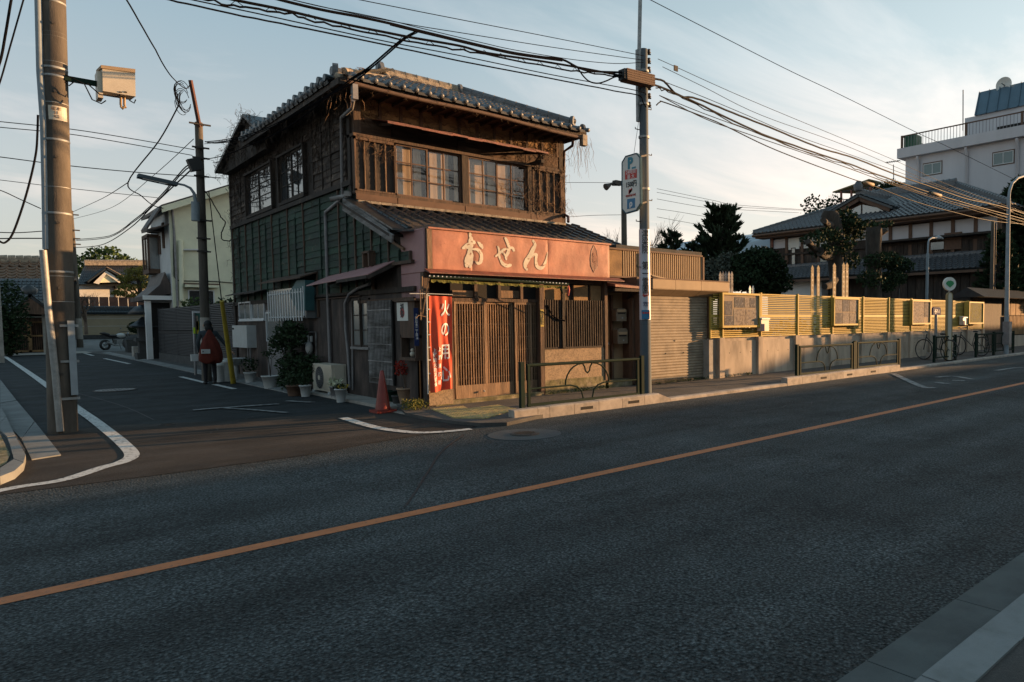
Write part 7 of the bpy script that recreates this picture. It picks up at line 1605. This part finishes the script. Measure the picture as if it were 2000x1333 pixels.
# gatehouse at far left
GH = thing('gatehouse', 'dark tiled gatehouse with wooden lattice gate at the far left', 'gatehouse', (0, 51, .2))
def P4(px, py, Y=51): return PY(px, py, Y)
e0, e1 = P4(-300, 604, 50.3), P4(118, 604, 50.3); r0, r1 = P4(-300, 545, 54), P4(118, 545, 54)
tiles_on(r0, r1, e1, e0, 46, 10, m_tiled, GH)
t0, t1 = P4(-300, 508, 58), P4(150, 514, 58); tiles_on(t0, t1, P4(150, 552, 54.5), P4(-300, 548, 54.5), 22, 7, mat('sunlit_roof_tile', (.17, .10, .06), .8, var=.3, vs=2), GH, h=.13, base_m=m_tiled); ridge_bar(t0, t1, m_ridge, GH, .35, .4)  # brown of the upper slope is sunlight put into the tile colour
MB().box(-14, P4(112, 600).x, 51, 58, .1, e0.z).build('wall', m_wooddk, GH)
gx0, gx1 = P4(22, 640, 50.8).x, P4(92, 640, 50.8).x; zt2, zb2 = P4(60, 628, 50.8).z, P4(60, 688, 50.8).z
MB().box(gx0-.2, gx0, 50.7, 51, 0, zt2+.3).box(gx1, gx1+.2, 50.7, 51, 0, zt2+.3).box(gx0, gx1, 50.75, 51, zt2, zt2+.18).build('gate_frame', m_wood, GH)
MB().box(gx0, gx1, 50.7, 50.74, zt2+.2, zt2+.27).build('white_strip', m_sign, GH)
for k in range(2):
    a, c = gx0+(gx1-gx0)*k/2, gx0+(gx1-gx0)*(k+1)/2; o = MB().box(a, a+.07, 50.86, 50.92, zb2, zt2).box(c-.07, c, 50.86, 50.92, zb2, zt2).box(a, c, 50.86, 50.92, (zb2+zt2)/2, (zb2+zt2)/2+.08).box(a, c, 50.86, 50.92, zt2-.08, zt2).box(a, c, 50.86, 50.92, zb2, zb2+.1).build('gate_leaf', m_woodl if False else m_plaster, GH)
    for j in range(7): x = a+.1+(c-a-.2)*j/6; piece('lattice_bar', m_wood, x-.02, x+.02, 50.93, 50.96, zb2, zt2, o)
pk, pl_, pr_ = P4(58, 583, 49.6), P4(18, 612, 49.6), P4(112, 616, 49.6)
tiles_on(pk+Vector((0, 4, .2)), pk+Vector((0, 0, .2)), pr_, pr_+Vector((0, 4, 0)), 10, 6, m_tiled, GH); tiles_on(pk+Vector((0, 0, .2)), pk+Vector((0, 4, .2)), pl_+Vector((0, 4, 0)), pl_, 10, 6, m_tiled, GH)
MB().prism([pl_, pk, pr_], (0, .2, 0)).build('gable_wall', m_wood, GH); MB().lathe(pk+Vector((0, 0, .2)), [(.3, 0), (.35, .3), (.1, .5)], 8).build('ridge_end', m_tiled, GH)
MB().box(P4(83, 640, 50.2).x, P4(91, 640, 50.2).x, 50.0, 50.3, 0, P4(86, 588, 50.2).z).build('stone_gate_post', m_conc, GH)
strip('gate_kerb', -20, 4.6, 47.2, 50.6, .03, m_conc)
# left frame edge: pale post, shrub
t = thing('stone_post', 'pale stone post cut by the left edge of the photo', 'post', (PY(-4, 650, 40).x, 40, .1)); MB().box(-.45, .15, -.15, .15, 0, PY(0, 545, 40).z).build('post', m_conc, t, local=True)
shrub('dark camellia shrub with pale flowers left of the gate', Vector((PY(20, 650, 47).x, 47, .15)), [(0, 0, 1.9, .8, .6, 1.9), (-.4, 0, 1.2, .8, .6, 1.3)], 3600, .17, m_leafd, trunks=4)
# trees at left
pt = thing('pine_tree', 'golden lit layered garden pine behind the tan wall', 'tree', (PY(275, 600, 70).x, 70, 1)); b = MB(); tb = MB()
ox = pt.location; tk = [PY(x, y, 70)-ox for x, y in ((277, 640), (278, 590), (272, 560), (276, 530))]; tb.tube(tk, [.25, .2, .15, .08], 8)
for px, py, w_, h_ in ((243, 546, 14, 9), (262, 532, 20, 9), (285, 528, 14, 10), (250, 563, 20, 8), (285, 560, 16, 9), (232, 574, 14, 6), (262, 580, 22, 7), (290, 590, 14, 7), (270, 545, 24, 8)):
    c = PY(px, py, 70)-ox; k = 52/1372; leaves(b, c, (w_*k, .9, h_*k), 420, .22, .6, .3, .5); tb.tube([tk[1 if py > 560 else 2], (Vector(tk[2])+c)/2, c], [.08, .06, .03], 5)
b.build('crown', m_leafy, pt, local=True, kind='stuff'); tb.build('trunk', m_bark2, pt, local=True)
leaf_tree('rounded evergreen top rising behind the white walled house', PY(210, 600, 84)*1.0, [(0, 0, -1), (0, 0, 3)], [(0, 0, 4.2, 1.9, 1.5, 1.5), (-1.5, 0, 3.6, 1.6, 1.4, 1.1), (1.6, 0, 3.7, 1.5, 1.4, 1.2)], 2600, .3, m_leaf)
bare_tree('leafless reddish tree before the tiled house at the left', PY(168, 640, 64)-Vector((0, 0, .5)), 5.2, .8, r=.12, depth=5, m=m_twig)
bare_tree('pale leafless treetop over the left tiled roofs', PY(190, 590, 90), 6.5, .7, r=.12, depth=4)
# ================================================================ RIGHT BACKGROUND
strip('cemetery_ground', 13.0, 34, 11.6, 45, .04, m_ground)
b = MB();  # undergrowth added behind the fence so that the slat gaps go dark
for i in range(26): leaves(b, (13.8+i*.65, 12.6+U(-.3, .3), .95), (.6, .35, .72), 260, .13, 1.4)
b.build('hedge', m_leafd, None, label='dark hedge mass added close behind the slatted fence to darken its gaps', cat='hedge', kind='stuff')
# large traditional house
TH = thing('traditional_house', 'large two storey dark timber house with grey tiled roofs behind the cemetery', 'house', (36, 20, .3))
def th(name, b, m, par=None, **k): return b.build(name, m, par or TH, **k)
HX = 36.; def_y = lambda px, py: PX(px, py, HX).y
Y0, Y1 = 12.9, 26.4
th('wall', MB().box(HX, 45, Y0, Y1, .1, 7.0), m_wooddk)
ez, ex_ = 6.98, 35.1
ra, rb = PX(1640, 396, 40.5), PX(1868, 366, 40.5); rz_ = max(ra.z, rb.z)
eL, eR = (ex_, 27.2, ez), (ex_, 12.2, ez)
tiles_on((40.5, 22.2, rz_), (40.5, rb.y, rz_), eR, eL, 52, 16, m_tile, TH, h=.07, base_m=m_tiled)
tiles_on((40.5, 22.2, rz_), (40.5, 22.2, rz_), (46, 27.2, ez), eL, 20, 12, m_tile, TH, h=.07, base_m=m_tiled); tiles_on((40.5, rb.y, rz_), (40.5, rb.y, rz_), eR, (46, 12.2, ez), 20, 12, m_tile, TH, h=.07, base_m=m_tiled)
ridge_bar((40.5, 22.2, rz_), (40.5, rb.y, rz_), m_tile, TH, .35, .45); ridge_bar((40.5, rb.y, rz_), eR, m_tile, TH, .25, .25, 'hip_ridge'); ridge_bar((40.5, 22.2, rz_), eL, m_tile, TH, .25, .2, 'hip_ridge')
th('eave_fascia', MB().box(ex_-.02, ex_+.1, 12.2, 27.2, ez-.22, ez-.08).box(ex_+.1, HX, 12.3, 27.1, ez-.3, ez-.2), m_brown)
th('gutter', MB().tube([(ex_-.06, 12.2, ez-.12), (ex_-.06, 27.2, ez-.14)], .07, 8), m_brown); th('corner_downpipe', MB().tube([(HX-.1, 26.3, ez-.2), (HX-.1, 26.3, 3.2)], .06, 8), m_rust)
# gabled dormer
g0, g1, g2 = PX(1646, 412, 36.6), PX(1685, 386, 36.6), PX(1735, 408, 36.6)
for s_, q in ((1, g0), (-1, g2)): tiles_on(g1+Vector((4, 0, .12)), g1+Vector((-.5, 0, .12)), q+Vector((-.5, s_*.5, 0)), q+Vector((4, s_*.5, 0)), 14, 7, m_tile, TH, h=.07, base_m=m_tiled)
ridge_bar(g1+Vector((3.5, 0, .12)), g1+Vector((-.5, 0, .12)), m_tile, TH, .3, .35); th('ridge_end', MB().lathe(g1+Vector((-.5, 0, .3)), [(.22, 0), (.28, .3), (.1, .55)], 8), m_tile)
th('gable_wall', MB().prism([g0+Vector((0, 0, -.05)), g1, g2+Vector((0, 0, -.05)), g2+Vector((0, 0, -.5)), g0+Vector((0, 0, -.5))], (2, 0, 0)), m_brown)
for s_, q in ((1, g0), (-1, g2)): th('gable_board', MB().bar(g1+Vector((-.35, 0, -.08)), q+Vector((-.35, s_*.3, -.1)), .1, .3), m_brown)
w0, w1 = PX(1665, 414, 36.55), PX(1705, 409, 36.55)
pc = g1+Vector((-.05, 0, -.42))
for s_ in (1, -1): th('gable_glass', MB().prism([(36.5, g1.y+s_*.05, g1.z-.95), (36.5, g1.y+s_*1.35, g1.z-.95), (36.5, g1.y+s_*.95, g1.z-.7), (36.5, g1.y+s_*.05, g1.z-.42)], (.05, 0, 0)), m_glassl)
# upper storey: plaster band, posts, shutters
pb0, pb1 = 5.75, 6.6
ys = np.linspace(Y0, Y1, 13)
for a, c in zip(ys[:-1], ys[1:]): th('plaster_panel', MB().box(HX-.04, HX, a+.09, c-.09, pb0+(.3 if c > 20 else .1), pb1), m_greyw if False else m_apt)
for y in ys: th('timber_post', MB().box(HX-.10, HX, y-.09, y+.09, 4.9, 6.75), m_brown)
th('window_hood', MB().box(HX-.7, HX, Y0+.2, 19.5, pb0-.02, pb0+.08), m_wooddk); th('lintel', MB().box(HX-.13, HX, Y0, Y1, pb0-.18, pb0-.06), m_wooddk)
for i in range(18):
    y = 13.2+i*.38
    if 14.7 < y < 16.4: continue
    piece('shutter_board', m_wooddk, HX-.09, HX-.05, y, y+.36, 4.95, 5.6, TH)
yA, yB = def_y(1845, 475), def_y(1820, 475); th('window_glow_pane', MB().box(HX-.12, HX-.08, yA, yB, PX(1833, 488, HX).z, PX(1833, 462, HX).z), m_glassl); yC = def_y(1880, 470); th('brown_shutter', MB().box(HX-.14, HX-.06, yC, yA-.03, PX(1862, 488, HX).z, PX(1862, 455, HX).z), m_brown)
for a, c, z0, z1 in ((def_y(1555, 505), def_y(1546, 505), 4.9, 6.0), (def_y(1617, 505), def_y(1597, 505), 4.8, 5.5)): simple_window(TH, 'x', a, c, z0, z1, HX-.02, -1, m_wooddk, m_glassl, 1)
for a, c in ((def_y(1562, 475), def_y(1541, 475)), (def_y(1592, 475), def_y(1567, 475)), (def_y(1618, 475), def_y(1596, 475))): th('shoji_panel', MB().box(HX-.06, HX-.03, a, c, 5.9, 6.55), m_sign)
# lower roof
tiles_on((HX, 25.6, 4.85), (HX, 12.9, 4.85), (34.6, 12.3, 4.05), (34.6, 26.8, 4.05), 52, 7, m_tile, TH, h=.07, base_m=m_tiled); ridge_bar((HX-.05, 25.6, 4.8), (HX-.05, 12.9, 4.8), m_tile, TH, .2, .2)
th('lower_fascia', MB().box(34.6, 34.7, 12.3, 26.8, 3.85, 3.98), m_brown); th('ground_floor_wall', MB().box(35.2, HX, 12.5, 19.5, .2, 3.95), m_wooddk); th('white_wall', MB().box(35.3, HX, 22.4, 26.2, .2, 3.95), m_greyw)
ys = np.linspace(12.6, 19.4, 16)
for a, c in zip(ys[:-1], ys[1:]): piece('cladding_board', m_wooddk, 35.14, 35.2, a+.02, c-.02, .3, 3.9, TH)
simple_window(TH, 'x', def_y(1775, 570)-.2, def_y(1768, 570)+.1, 2.2, 3.3, 35.2, -1, m_wooddk, m_glassl, 1)
# apartment block
m_win = glass('teal_pane', (.09, .14, .14), .15); m_win.node_tree.nodes['Principled BSDF'].inputs['Specular IOR Level'].default_value = .3
AP = thing('apartment_block', 'pale pinkish apartment block with roof railing and blue metal penthouse', 'building', (50, 20, .4))
AX = 50.
ap_ = lambda name, b, m, par=None, **k: b.build(name, m, par or AP, **k)
ap_('wall', MB().box(AX, 64, 8, 24.65, .2, 13.6), m_apt); ap_('parapet', MB().box(AX-.45, 64.2, 7.8, 25.1, 13.45, 14.15), m_apt)
for px in (1795, 1889, 1988): y = PX(px, 330, AX).y; ap_('rain_pipe', MB().tube([(AX-.3, y, 13.4), (AX-.3, y, 13.2), (AX-.1, y, 13.0), (AX-.1, y, 4)], .10, 8), m_apt)
for bx_ in ((1804, 319, 1839, 341), (1940, 297, 1980, 321)): y0, y1, z0, z1 = rX(*bx_, AX); simple_window(AP, 'x', y0, y1, z0, z1, AX+.0, -1, m_wht, m_win, 2, .06); ap_('window_edge', MB().box(AX-.02, AX, y0-.06, y1+.06, z0-.06, z1+.08), m_brown)
ap_('floor_joint', MB().box(AX-.02, AX, 8, 22, 9.9, 9.96), m_brown)
rl1 = MB().bar((AX-.2, 24.9, 15.05), (AX-.2, 8, 15.05), .09, .07); ap_('top_rail', rl1, m_brown)
n = 75
for i in range(n): y = 24.8-i*.22; piece('railing_bar', m_pipe, AX-.215, AX-.185, y-.013, y+.013, 14.15, 15.02, AP)
for y in (24.85, 20.2, 16.6, 13): ap_('railing_post', MB().box(AX-.25, AX-.12, y-.07, y+.07, 14.15, 15.1), m_brown)
ap_('side_rail', MB().bar((AX-.2, 24.85, 15.05), (AX+6, 24.85, 15.05), .07), m_brown)
ap_('roof_hut', MB().box(AX+3, 63, 8, 21.6, 14.1, 16.3), m_apt); ap_('hut_window', MB().box(AX+2.95, AX+3, 16.5, 19.3, 14.4, 15.2), m_dark)
pa, pbb = PX(1886, 243, AX+2.8), PX(1904, 196, AX+4)
pent = ap_('penthouse_roof', MB().prism([(AX+2.8, 8, 16.3), (AX+2.8, pa.y*1.0-.6, 16.3), (AX+4.2, pbb.y-.2, 18.3), (AX+4.2, 8, 18.3)], (6, 0, .2)), mat('blue_grey_metal_roof', (.10, .15, .19), .45, .4, var=.12, vs=1))
for i in range(17): y = pa.y-.7-i*.72; MB().bar((AX+2.76, y, 16.32), (AX+4.16, y+.28, 18.32), .05, .07).build('standing_seam', MATS['blue_grey_metal_roof'], pent)
gb = thing('green_box', 'small dark green tank on the roof corner of the apartment block', 'tank', (AX+.6, 24.4, 14.15)); MB().box(-.5, .5, -.45, .45, 0, .95).box(-.4, .4, -.3, .3, .95, 1.05).build('box', mat('green_tank_paint', (.02, .10, .05), .5), gb, local=True)
sd_ = thing('satellite_dish', 'white satellite dish on the blue penthouse roof', 'satellite dish', PX(1961, 183, AX+4.2)); dc = PX(1962, 167, AX+4.2)-sd_.location
MB().tube([(0, 0, -.2), dc], .05, 6).build('mast', m_pipe, sd_, local=True); MB().lathe(dc, [(0, 0), (.3, -.04), (.55, -.16)], 24, 'x', False).build('dish', m_sign, sd_, local=True); MB().tube([dc, dc+Vector((-.55, 0, .0))], .03, 6).build('feed_arm', m_iron, sd_, local=True)
an = thing('antenna_mast', 'tall thin lightning rod on the apartment roof', 'antenna', PX(1881, 242, AX+3)); MB().tube([(0, 0, -.5), PX(1881, 176, AX+3)-an.location], .035, 6).build('rod', m_iron, an, local=True)
# terrace structures in front of the block
TC = thing('terrace_canopy', 'tilted yellowish canopy on red posts above the tiled roofs', 'canopy', PX(1680, 372, 44)); co = TC.location
def tcp(px, py, X=44): return PX(px, py, X)-co
MB().prism([tcp(1626, 377), tcp(1697, 352), tcp(1722, 358, 47), tcp(1690, 380, 47)], (0, 0, .08)).build('roof_sheet', mat('canopy_yellow', (.20, .17, .07), .7), TC, local=True)
for px, y0, y1 in ((1643, 374, 402), (1663, 372, 398), (1700, 366, 392)): MB().bar(tcp(px, y0), tcp(px, y1), .12).build('post', m_rust, TC, local=True)
MB().bar(tcp(1630, 392), tcp(1700, 385), .05).bar(tcp(1632, 377), tcp(1700, 366), .08).build('beam', m_iron, TC, local=True)
t = thing('rooftop_wall', 'low grey block partly covered by ivy between canopy and apartment block', 'building', PX(1730, 380, 46)); o_ = t.location
y0, y1 = PX(1772, 370, 46).y, PX(1696, 370, 46).y; z0, z1 = PX(1730, 400, 46).z, PX(1730, 362, 46).z; MB().box(0, 3.5, y0-o_.y, y1-o_.y, z0-o_.z-6, z1-o_.z).build('wall', m_greyw, t, local=True)
iv = thing('ivy', 'dark ivy hanging over the low grey block', 'ivy', PX(1745, 372, 45.8)); b = MB()
for _ in range(9): leaves(b, (U(-.2, .1), U(-1.2, 1.2), U(-.3, .5)), (.25, .6, .4), 130, .16)
b.build('leaves', m_leafd, iv, local=True, kind='stuff')
an2 = thing('tv_antenna', 'television antenna standing above the canopy', 'antenna', PX(1746, 372, 46)); MB().tube([(0, 0, 0), PX(1745, 322, 46)-an2.location], .03, 5).bar(PX(1730, 318, 46)-an2.location, PX(1758, 314, 46)-an2.location, .04).build('mast', m_iron, an2, local=True)
for i in range(7): q = (PX(1732+i*4, 318-i*.6, 46)-an2.location); MB().tube([q+Vector((-.3, 0, 0)), q+Vector((.3, 0, 0))], .012, 4).build('element', m_iron, an2, local=True)
tr_ = thing('roof_terrace_rail', 'white terrace railing beside the dormer ridge', 'railing', PX(1725, 385, 42)); 
for i in range(9): q = PX(1717+i*2.2, 388, 42)-tr_.location; MB().bar(q, q+Vector((0, 0, .5)), .03).build('bar', m_wht, tr_, local=True)
MB().bar(PX(1716, 382, 42)-tr_.location, PX(1737, 382, 42)-tr_.location, .05).build('rail', m_wht, tr_, local=True)
# white faceted building
FB = thing('faceted_building', 'white faceted metal roofed building behind the dark round tree', 'building', PY(1475, 500, 30)); o_ = FB.location
def fb(px, py, Y): return PY(px, py, Y)-o_
v = [fb(1418, 486, 30), fb(1428, 462, 31), fb(1478, 457, 33), fb(1519, 464, 31), fb(1532, 500, 30), fb(1532, 540, 30), fb(1412, 540, 30), fb(1508, 463, 29.5), fb(1530, 503, 28.5)]
m_fac = mat('pale_metal_cladding', (.42, .47, .52), .4, .2, var=.05)
MB().prism([v[6], v[0], v[1], v[7], v[8], v[8]+Vector((0, 0, -2))], (0, 6, 0)).build('front_facet', m_fac, FB, local=True); MB().add([v[1], v[2], v[3], v[7]], [(0, 1, 2, 3)]).build('roof_facet', m_fac, FB, local=True); MB().add([v[7], v[3], v[4], v[8]], [(0, 1, 2, 3)]).build('side_facet', m_sign, FB, local=True)
MB().prism([fb(1482, 485, 29.2), fb(1494, 482, 29.2), fb(1491, 488, 29.0), fb(1481, 490, 29.0)], (0, -.1, 0)).build('skylight', m_glass, FB, local=True)
for k in range(6): MB().bar(fb(1421+k*1.2, 481-k*4, 29.9), fb(1512+k*-1, 481-k*3.4, 29.9), .015).build('seam', m_pipe, FB, local=True)
# trees on the right
b1 = PY(1408, 585, 21); plume_conifer('tall spiky dark cedar behind the garage', (b1.x, 21, .3), PY(1408, 392, 21).z-.3, 1.85, 62, zmin=.50, lean=.6, cnt=85, ls=.34)
b1 = PY(1312, 585, 21); plume_conifer('smaller spiky cedar left of the tall one', (b1.x, 21, .3), PY(1312, 444, 21).z-.3, 1.4, 38, zmin=.4, lean=.5, cnt=60, ls=.3)
b1 = PY(1357, 585, 22); plume_conifer('low spreading cedar between the two taller ones', (b1.x, 22, .3), PY(1357, 470, 22).z-.3, 1.7, 36, zmin=.45, lean=.35, cnt=60, ls=.3)
def ctr_(px, py, Y, o): return PY(px, py, Y)-o
o_ = Vector((PY(1480, 580, 17).x, 17, .3))
B_l = []
for px, py, rx, rz_b in ((1470, 520, .95, .62), (1500, 530, .75, .7), (1455, 545, .7, .5), (1485, 500, .55, .35), (1515, 555, .45, .5), (1490, 560, .9, .4)):
    c = ctr_(px, py, 17, o_); B_l.append((c.x, c.y, c.z, rx, .8, rz_b))
leaf_tree('dense rounded dark evergreen before the faceted building', o_, [(0, 0, 0), (0, 0, 1.2), (.1, 0, 2.2)], B_l, 9500, .13, m_leafd)
o_ = Vector((PY(1410, 580, 18).x, 18, .3)); B_l = []
for px, py, rx, rz_b in ((1400, 530, .7, .5), (1425, 515, .6, .45), (1385, 545, .5, .4), (1415, 555, .9, .4), (1440, 540, .6, .5)):
    c = ctr_(px, py, 18, o_); B_l.append((c.x, c.y, c.z, rx, .7, rz_b))
leaf_tree('greyish loose evergreen behind the weathered tablets', o_, [(0, 0, 0), (0, 0, 1.2), (.1, 0, 2.2)], B_l, 5200, .12, mat('grey_green_leaves', (.06, .07, .05), .8, var=.5, vs=10))
bare_tree('bare winter tree showing left of the grey pole', Vector((PY(1238, 560, 26).x, 26, .5)), PY(1238, 418, 26).z-.5, .55, r=.10, depth=5)
bare_tree('bare tree right of the tall cedar over the tiled eave', Vector((PY(1517, 540, 40).x, 40, .5)), PY(1517, 405, 40).z-.5, .5, r=.16, depth=5)
bare_tree('tall bare tree behind the dormer', Vector((PX(1632, 560, 46).x, PX(1632, 560, 46).y, .5)), PX(1632, 335, 46).z-.5, .42, r=.2, depth=6)
t_ = PX(1600, 415, 42); leaf_tree('small leafy treetop above the left part of the tiled roof', t_-Vector((0, 0, 4)), [(0, 0, 0), (0, 0, 4)], [(0, .6, 4.4, .5, .9, .8), (.2, -1.0, 4.3, .5, .9, .8)], 420, .22, m_leafd)
# pollarded trees inside the cemetery
def pollard(label, base, pts, rad, blobs, stubs, Y):
    t = thing('pollarded_tree', label, 'tree', base, group='pollarded trees behind the fence'); o = Vector(base); b = MB()
    P = [PY(x, y, Y)-o for x, y in pts]; P[0].z = 0; b.tube([p+Vector((U(-.04, .04), 0, 0)) for p in P], rad, 12)
    for (p0, p1, r0) in stubs: a, c = PY(*p0, Y)-o, PY(*p1, Y-.3)-o; b.tube([a, a.lerp(c, .5)+Vector((0, 0, -.08)), c], [r0, r0*.85, r0*.8], 9)
    for v_i in range(len(b.v)): v_ = Vector(b.v[v_i]); b.v[v_i] = tuple(v_+Vector(noise.noise_vector(v_*2.2))*.09)
    b.build('trunk', m_bark2, t, local=True); lf = MB(); V_ = 0
    for px, py, rx, rz_b, n in blobs: leaves(lf, PY(px, py, Y-.2)-o, (rx, .6, rz_b), int(n*1.7), .12, 1.4)
    lf.build('foliage', m_leafd, t, local=True, kind='stuff'); return t
pollard('thick pollarded trunk with leaf tufts before the dark house, left of two', (PY(1632, 580, 14.6).x, 14.6, .3), [(1640, 600), (1638, 560), (1632, 500), (1628, 450), (1622, 420), (1622, 414)], [.33, .31, .33, .31, .34, .28],
        [(1650, 430, .4, .45, 420), (1662, 445, .3, .4, 220), (1615, 460, .5, .3, 260), (1590, 468, .3, .25, 120), (1640, 480, .4, .45, 320), (1668, 462, .3, .2, 120), (1605, 490, .35, .25, 160), (1655, 510, .35, .35, 220)],
        [((1625, 440), (1609, 433), .15), ((1625, 500), (1600, 492), .2), ((1600, 493), (1577, 472), .13), ((1632, 500), (1646, 470), .12), ((1630, 545), (1612, 560), .16)], 14.6)
pollard('second pollarded trunk with a bushy leaf skirt before the dark house', (PY(1708, 580, 14.6).x, 14.6, .3), [(1706, 600), (1706, 560), (1706, 500), (1706, 460), (1706, 446)], [.36, .34, .33, .33, .31],
        [(1735, 510, .75, .35, 620), (1760, 520, .45, .35, 380), (1712, 510, .5, .35, 360), (1745, 545, .55, .35, 380), (1725, 560, .6, .3, 300), (1700, 545, .4, .4, 220), (1690, 440, .3, .15, 90), (1720, 440, .3, .15, 90)],
        [((1710, 455), (1733, 450), .16)], 14.6)
# dark conifer at the right edge
o_ = Vector((PY(1996, 600, 12.5).x, 12.5, .4))
t = plume_conifer('big dark conifer filling the right edge', o_, PY(1992, 322, 12.5).z-.4, 2.1, 150, m_leafd, .12, .12, 120, .34)
o_ = Vector((PY(1950, 600, 12.4).x, 12.4, .4)); plume_conifer('lower dark conifer with drooping sprays beside the wooden poles', o_, PY(1950, 440, 12.4).z-.4, 1.3, 60, m_leafd, .3, -.05, 80, .3)
# roofed wall at the far right
RW = thing('roofed_wall', 'timber wall with a small grey roof beyond the end of the fence', 'wall', (33, 12.2, .4))
WY = 11.5
x0, x1 = PY(1888, 580, WY).x, PY(2080, 580, WY).x; z_e, z_r = PY(1930, 581, WY-.5).z, PY(1930, 569, WY).z
MB().prism([(x0, WY-.7, z_e), (x0, WY, z_r+.1), (x0, WY+.7, z_e)], (x1-x0, 0, 0)).build('roof', m_tiled, RW); MB().box(x0+.5, x1, WY-.05, WY+.05, .2, z_e).build('dark_wall', m_wooddk, RW)
xs2 = PY(1966, 620, WY-.2).x; x = xs2
while x < x1: piece('lit_board', m_plaster, x, x+.62, WY-.12, WY-.06, 1.75, 2.5, RW); x += .68
x = xs2
while x < x1: piece('paling', m_plaster, x, x+.10, WY-.16, WY-.12, .9, 1.72, RW); x += .17
MB().box(xs2, x1, WY-.2, WY-.05, .3, .85).build('stone_footing', m_fconc, RW)
# ================================================================ THE STREET BEHIND THE CAMERA (it shades the road and shows in the window glass)
def house(label, x0, x1, y0, y1, h, wm, rm, group='houses across the street'):
    t = thing('row_house', label, 'house', ((x0+x1)/2, (y0+y1)/2, 0), group=group); g = gz(x0, y1)
    MB().box(x0, x1, y0, y1, -.3, h-.35).build('wall', wm, t)
    ym = (y0+y1)/2; MB().prism([(x0-.3, y1+.4, h-.4), (x0-.3, ym, h+.9), (x0-.3, y0-.4, h-.4)], (x1-x0+.6, 0, 0)).build('roof', rm, t)
    n = max(2, int((x1-x0)/2.4)); w = (x1-x0)/n
    for i in range(n):
        for z in (1.0, 3.8):
            o = MB().box(x0+i*w+.5, x0+(i+1)*w-.5, y1, y1+.05, z+g, z+g+1.2).build('window', m_alu, t); MB().box(x0+i*w+.58, x0+(i+1)*w-.58, y1+.05, y1+.06, z+g+.08, z+g+1.12).build('pane', m_glassl, o)
    return t
random.seed(21)
xx = -34
names = ['grey', 'cream', 'beige', 'pale', 'brown']; k = 0
while xx < 150:
    w_ = U(8, 12); h = 5.9+U(-.12, .05)
    mm = (m_cream, m_apt, m_cream, m_greyw, m_tan)[k % 5]
    house('%s house number %d of the row behind the camera' % (('cream', 'pinkish', 'cream', 'grey', 'tan')[k % 5], k+1) if False else '%s rendered house across the street, %s' % (('cream', 'pinkish', 'cream', 'grey', 'tan')[k % 5], ['far left', 'left', 'left of the camera', 'behind the camera', 'just right of the camera', 'second to the right', 'third to the right', 'fourth to the right', 'fifth to the right', 'sixth to the right', 'seventh to the right', 'eighth to the right', 'ninth to the right', 'tenth to the right', 'eleventh to the right', 'twelfth to the right', 'thirteenth to the right', 'fourteenth to the right', 'fifteenth to the right', 'sixteenth to the right', 'seventeenth to the right', 'eighteenth to the right'][k]),
          xx, xx+w_, -17, -7.9, h+.42, mm, m_tiled); xx += w_+.05; k += 1
t = thing('shade_house', 'unseen two storey house added behind the wooden shop to shade the gatehouse', 'house', (17, 50, .3))  # unseen house, added to shade the gatehouse and far side street
MB().box(13, 22, 42.5, 66, -.2, 6.4).build('wall', m_greyw, t); MB().prism([(12.6, 42, 6.35), (17.5, 42, 8.0), (22.4, 42, 6.35)], (0, 24.5, 0)).build('roof', m_tiled, t)
# unseen building, added and shaped so that its roofline shades the fence foot
t = thing('shade_building', 'unseen gabled building added beyond the right edge to shade the fence foot', 'building', (64, 6, .5))
MB().prism([(60, -4.6, .2), (60, -4.6, 5.88), (60, -2.95, 6.25), (60, .9, 5.05), (60, 2.4, 4.5), (60, 2.4, .2)], (12, 0, 0)).build('gabled_wall', m_greyw, t)
for i in range(4): MB().box(59.95, 60, -4+i*1.6, -3+i*1.6, 1.4, 2.8).build('window', m_glassl, t)
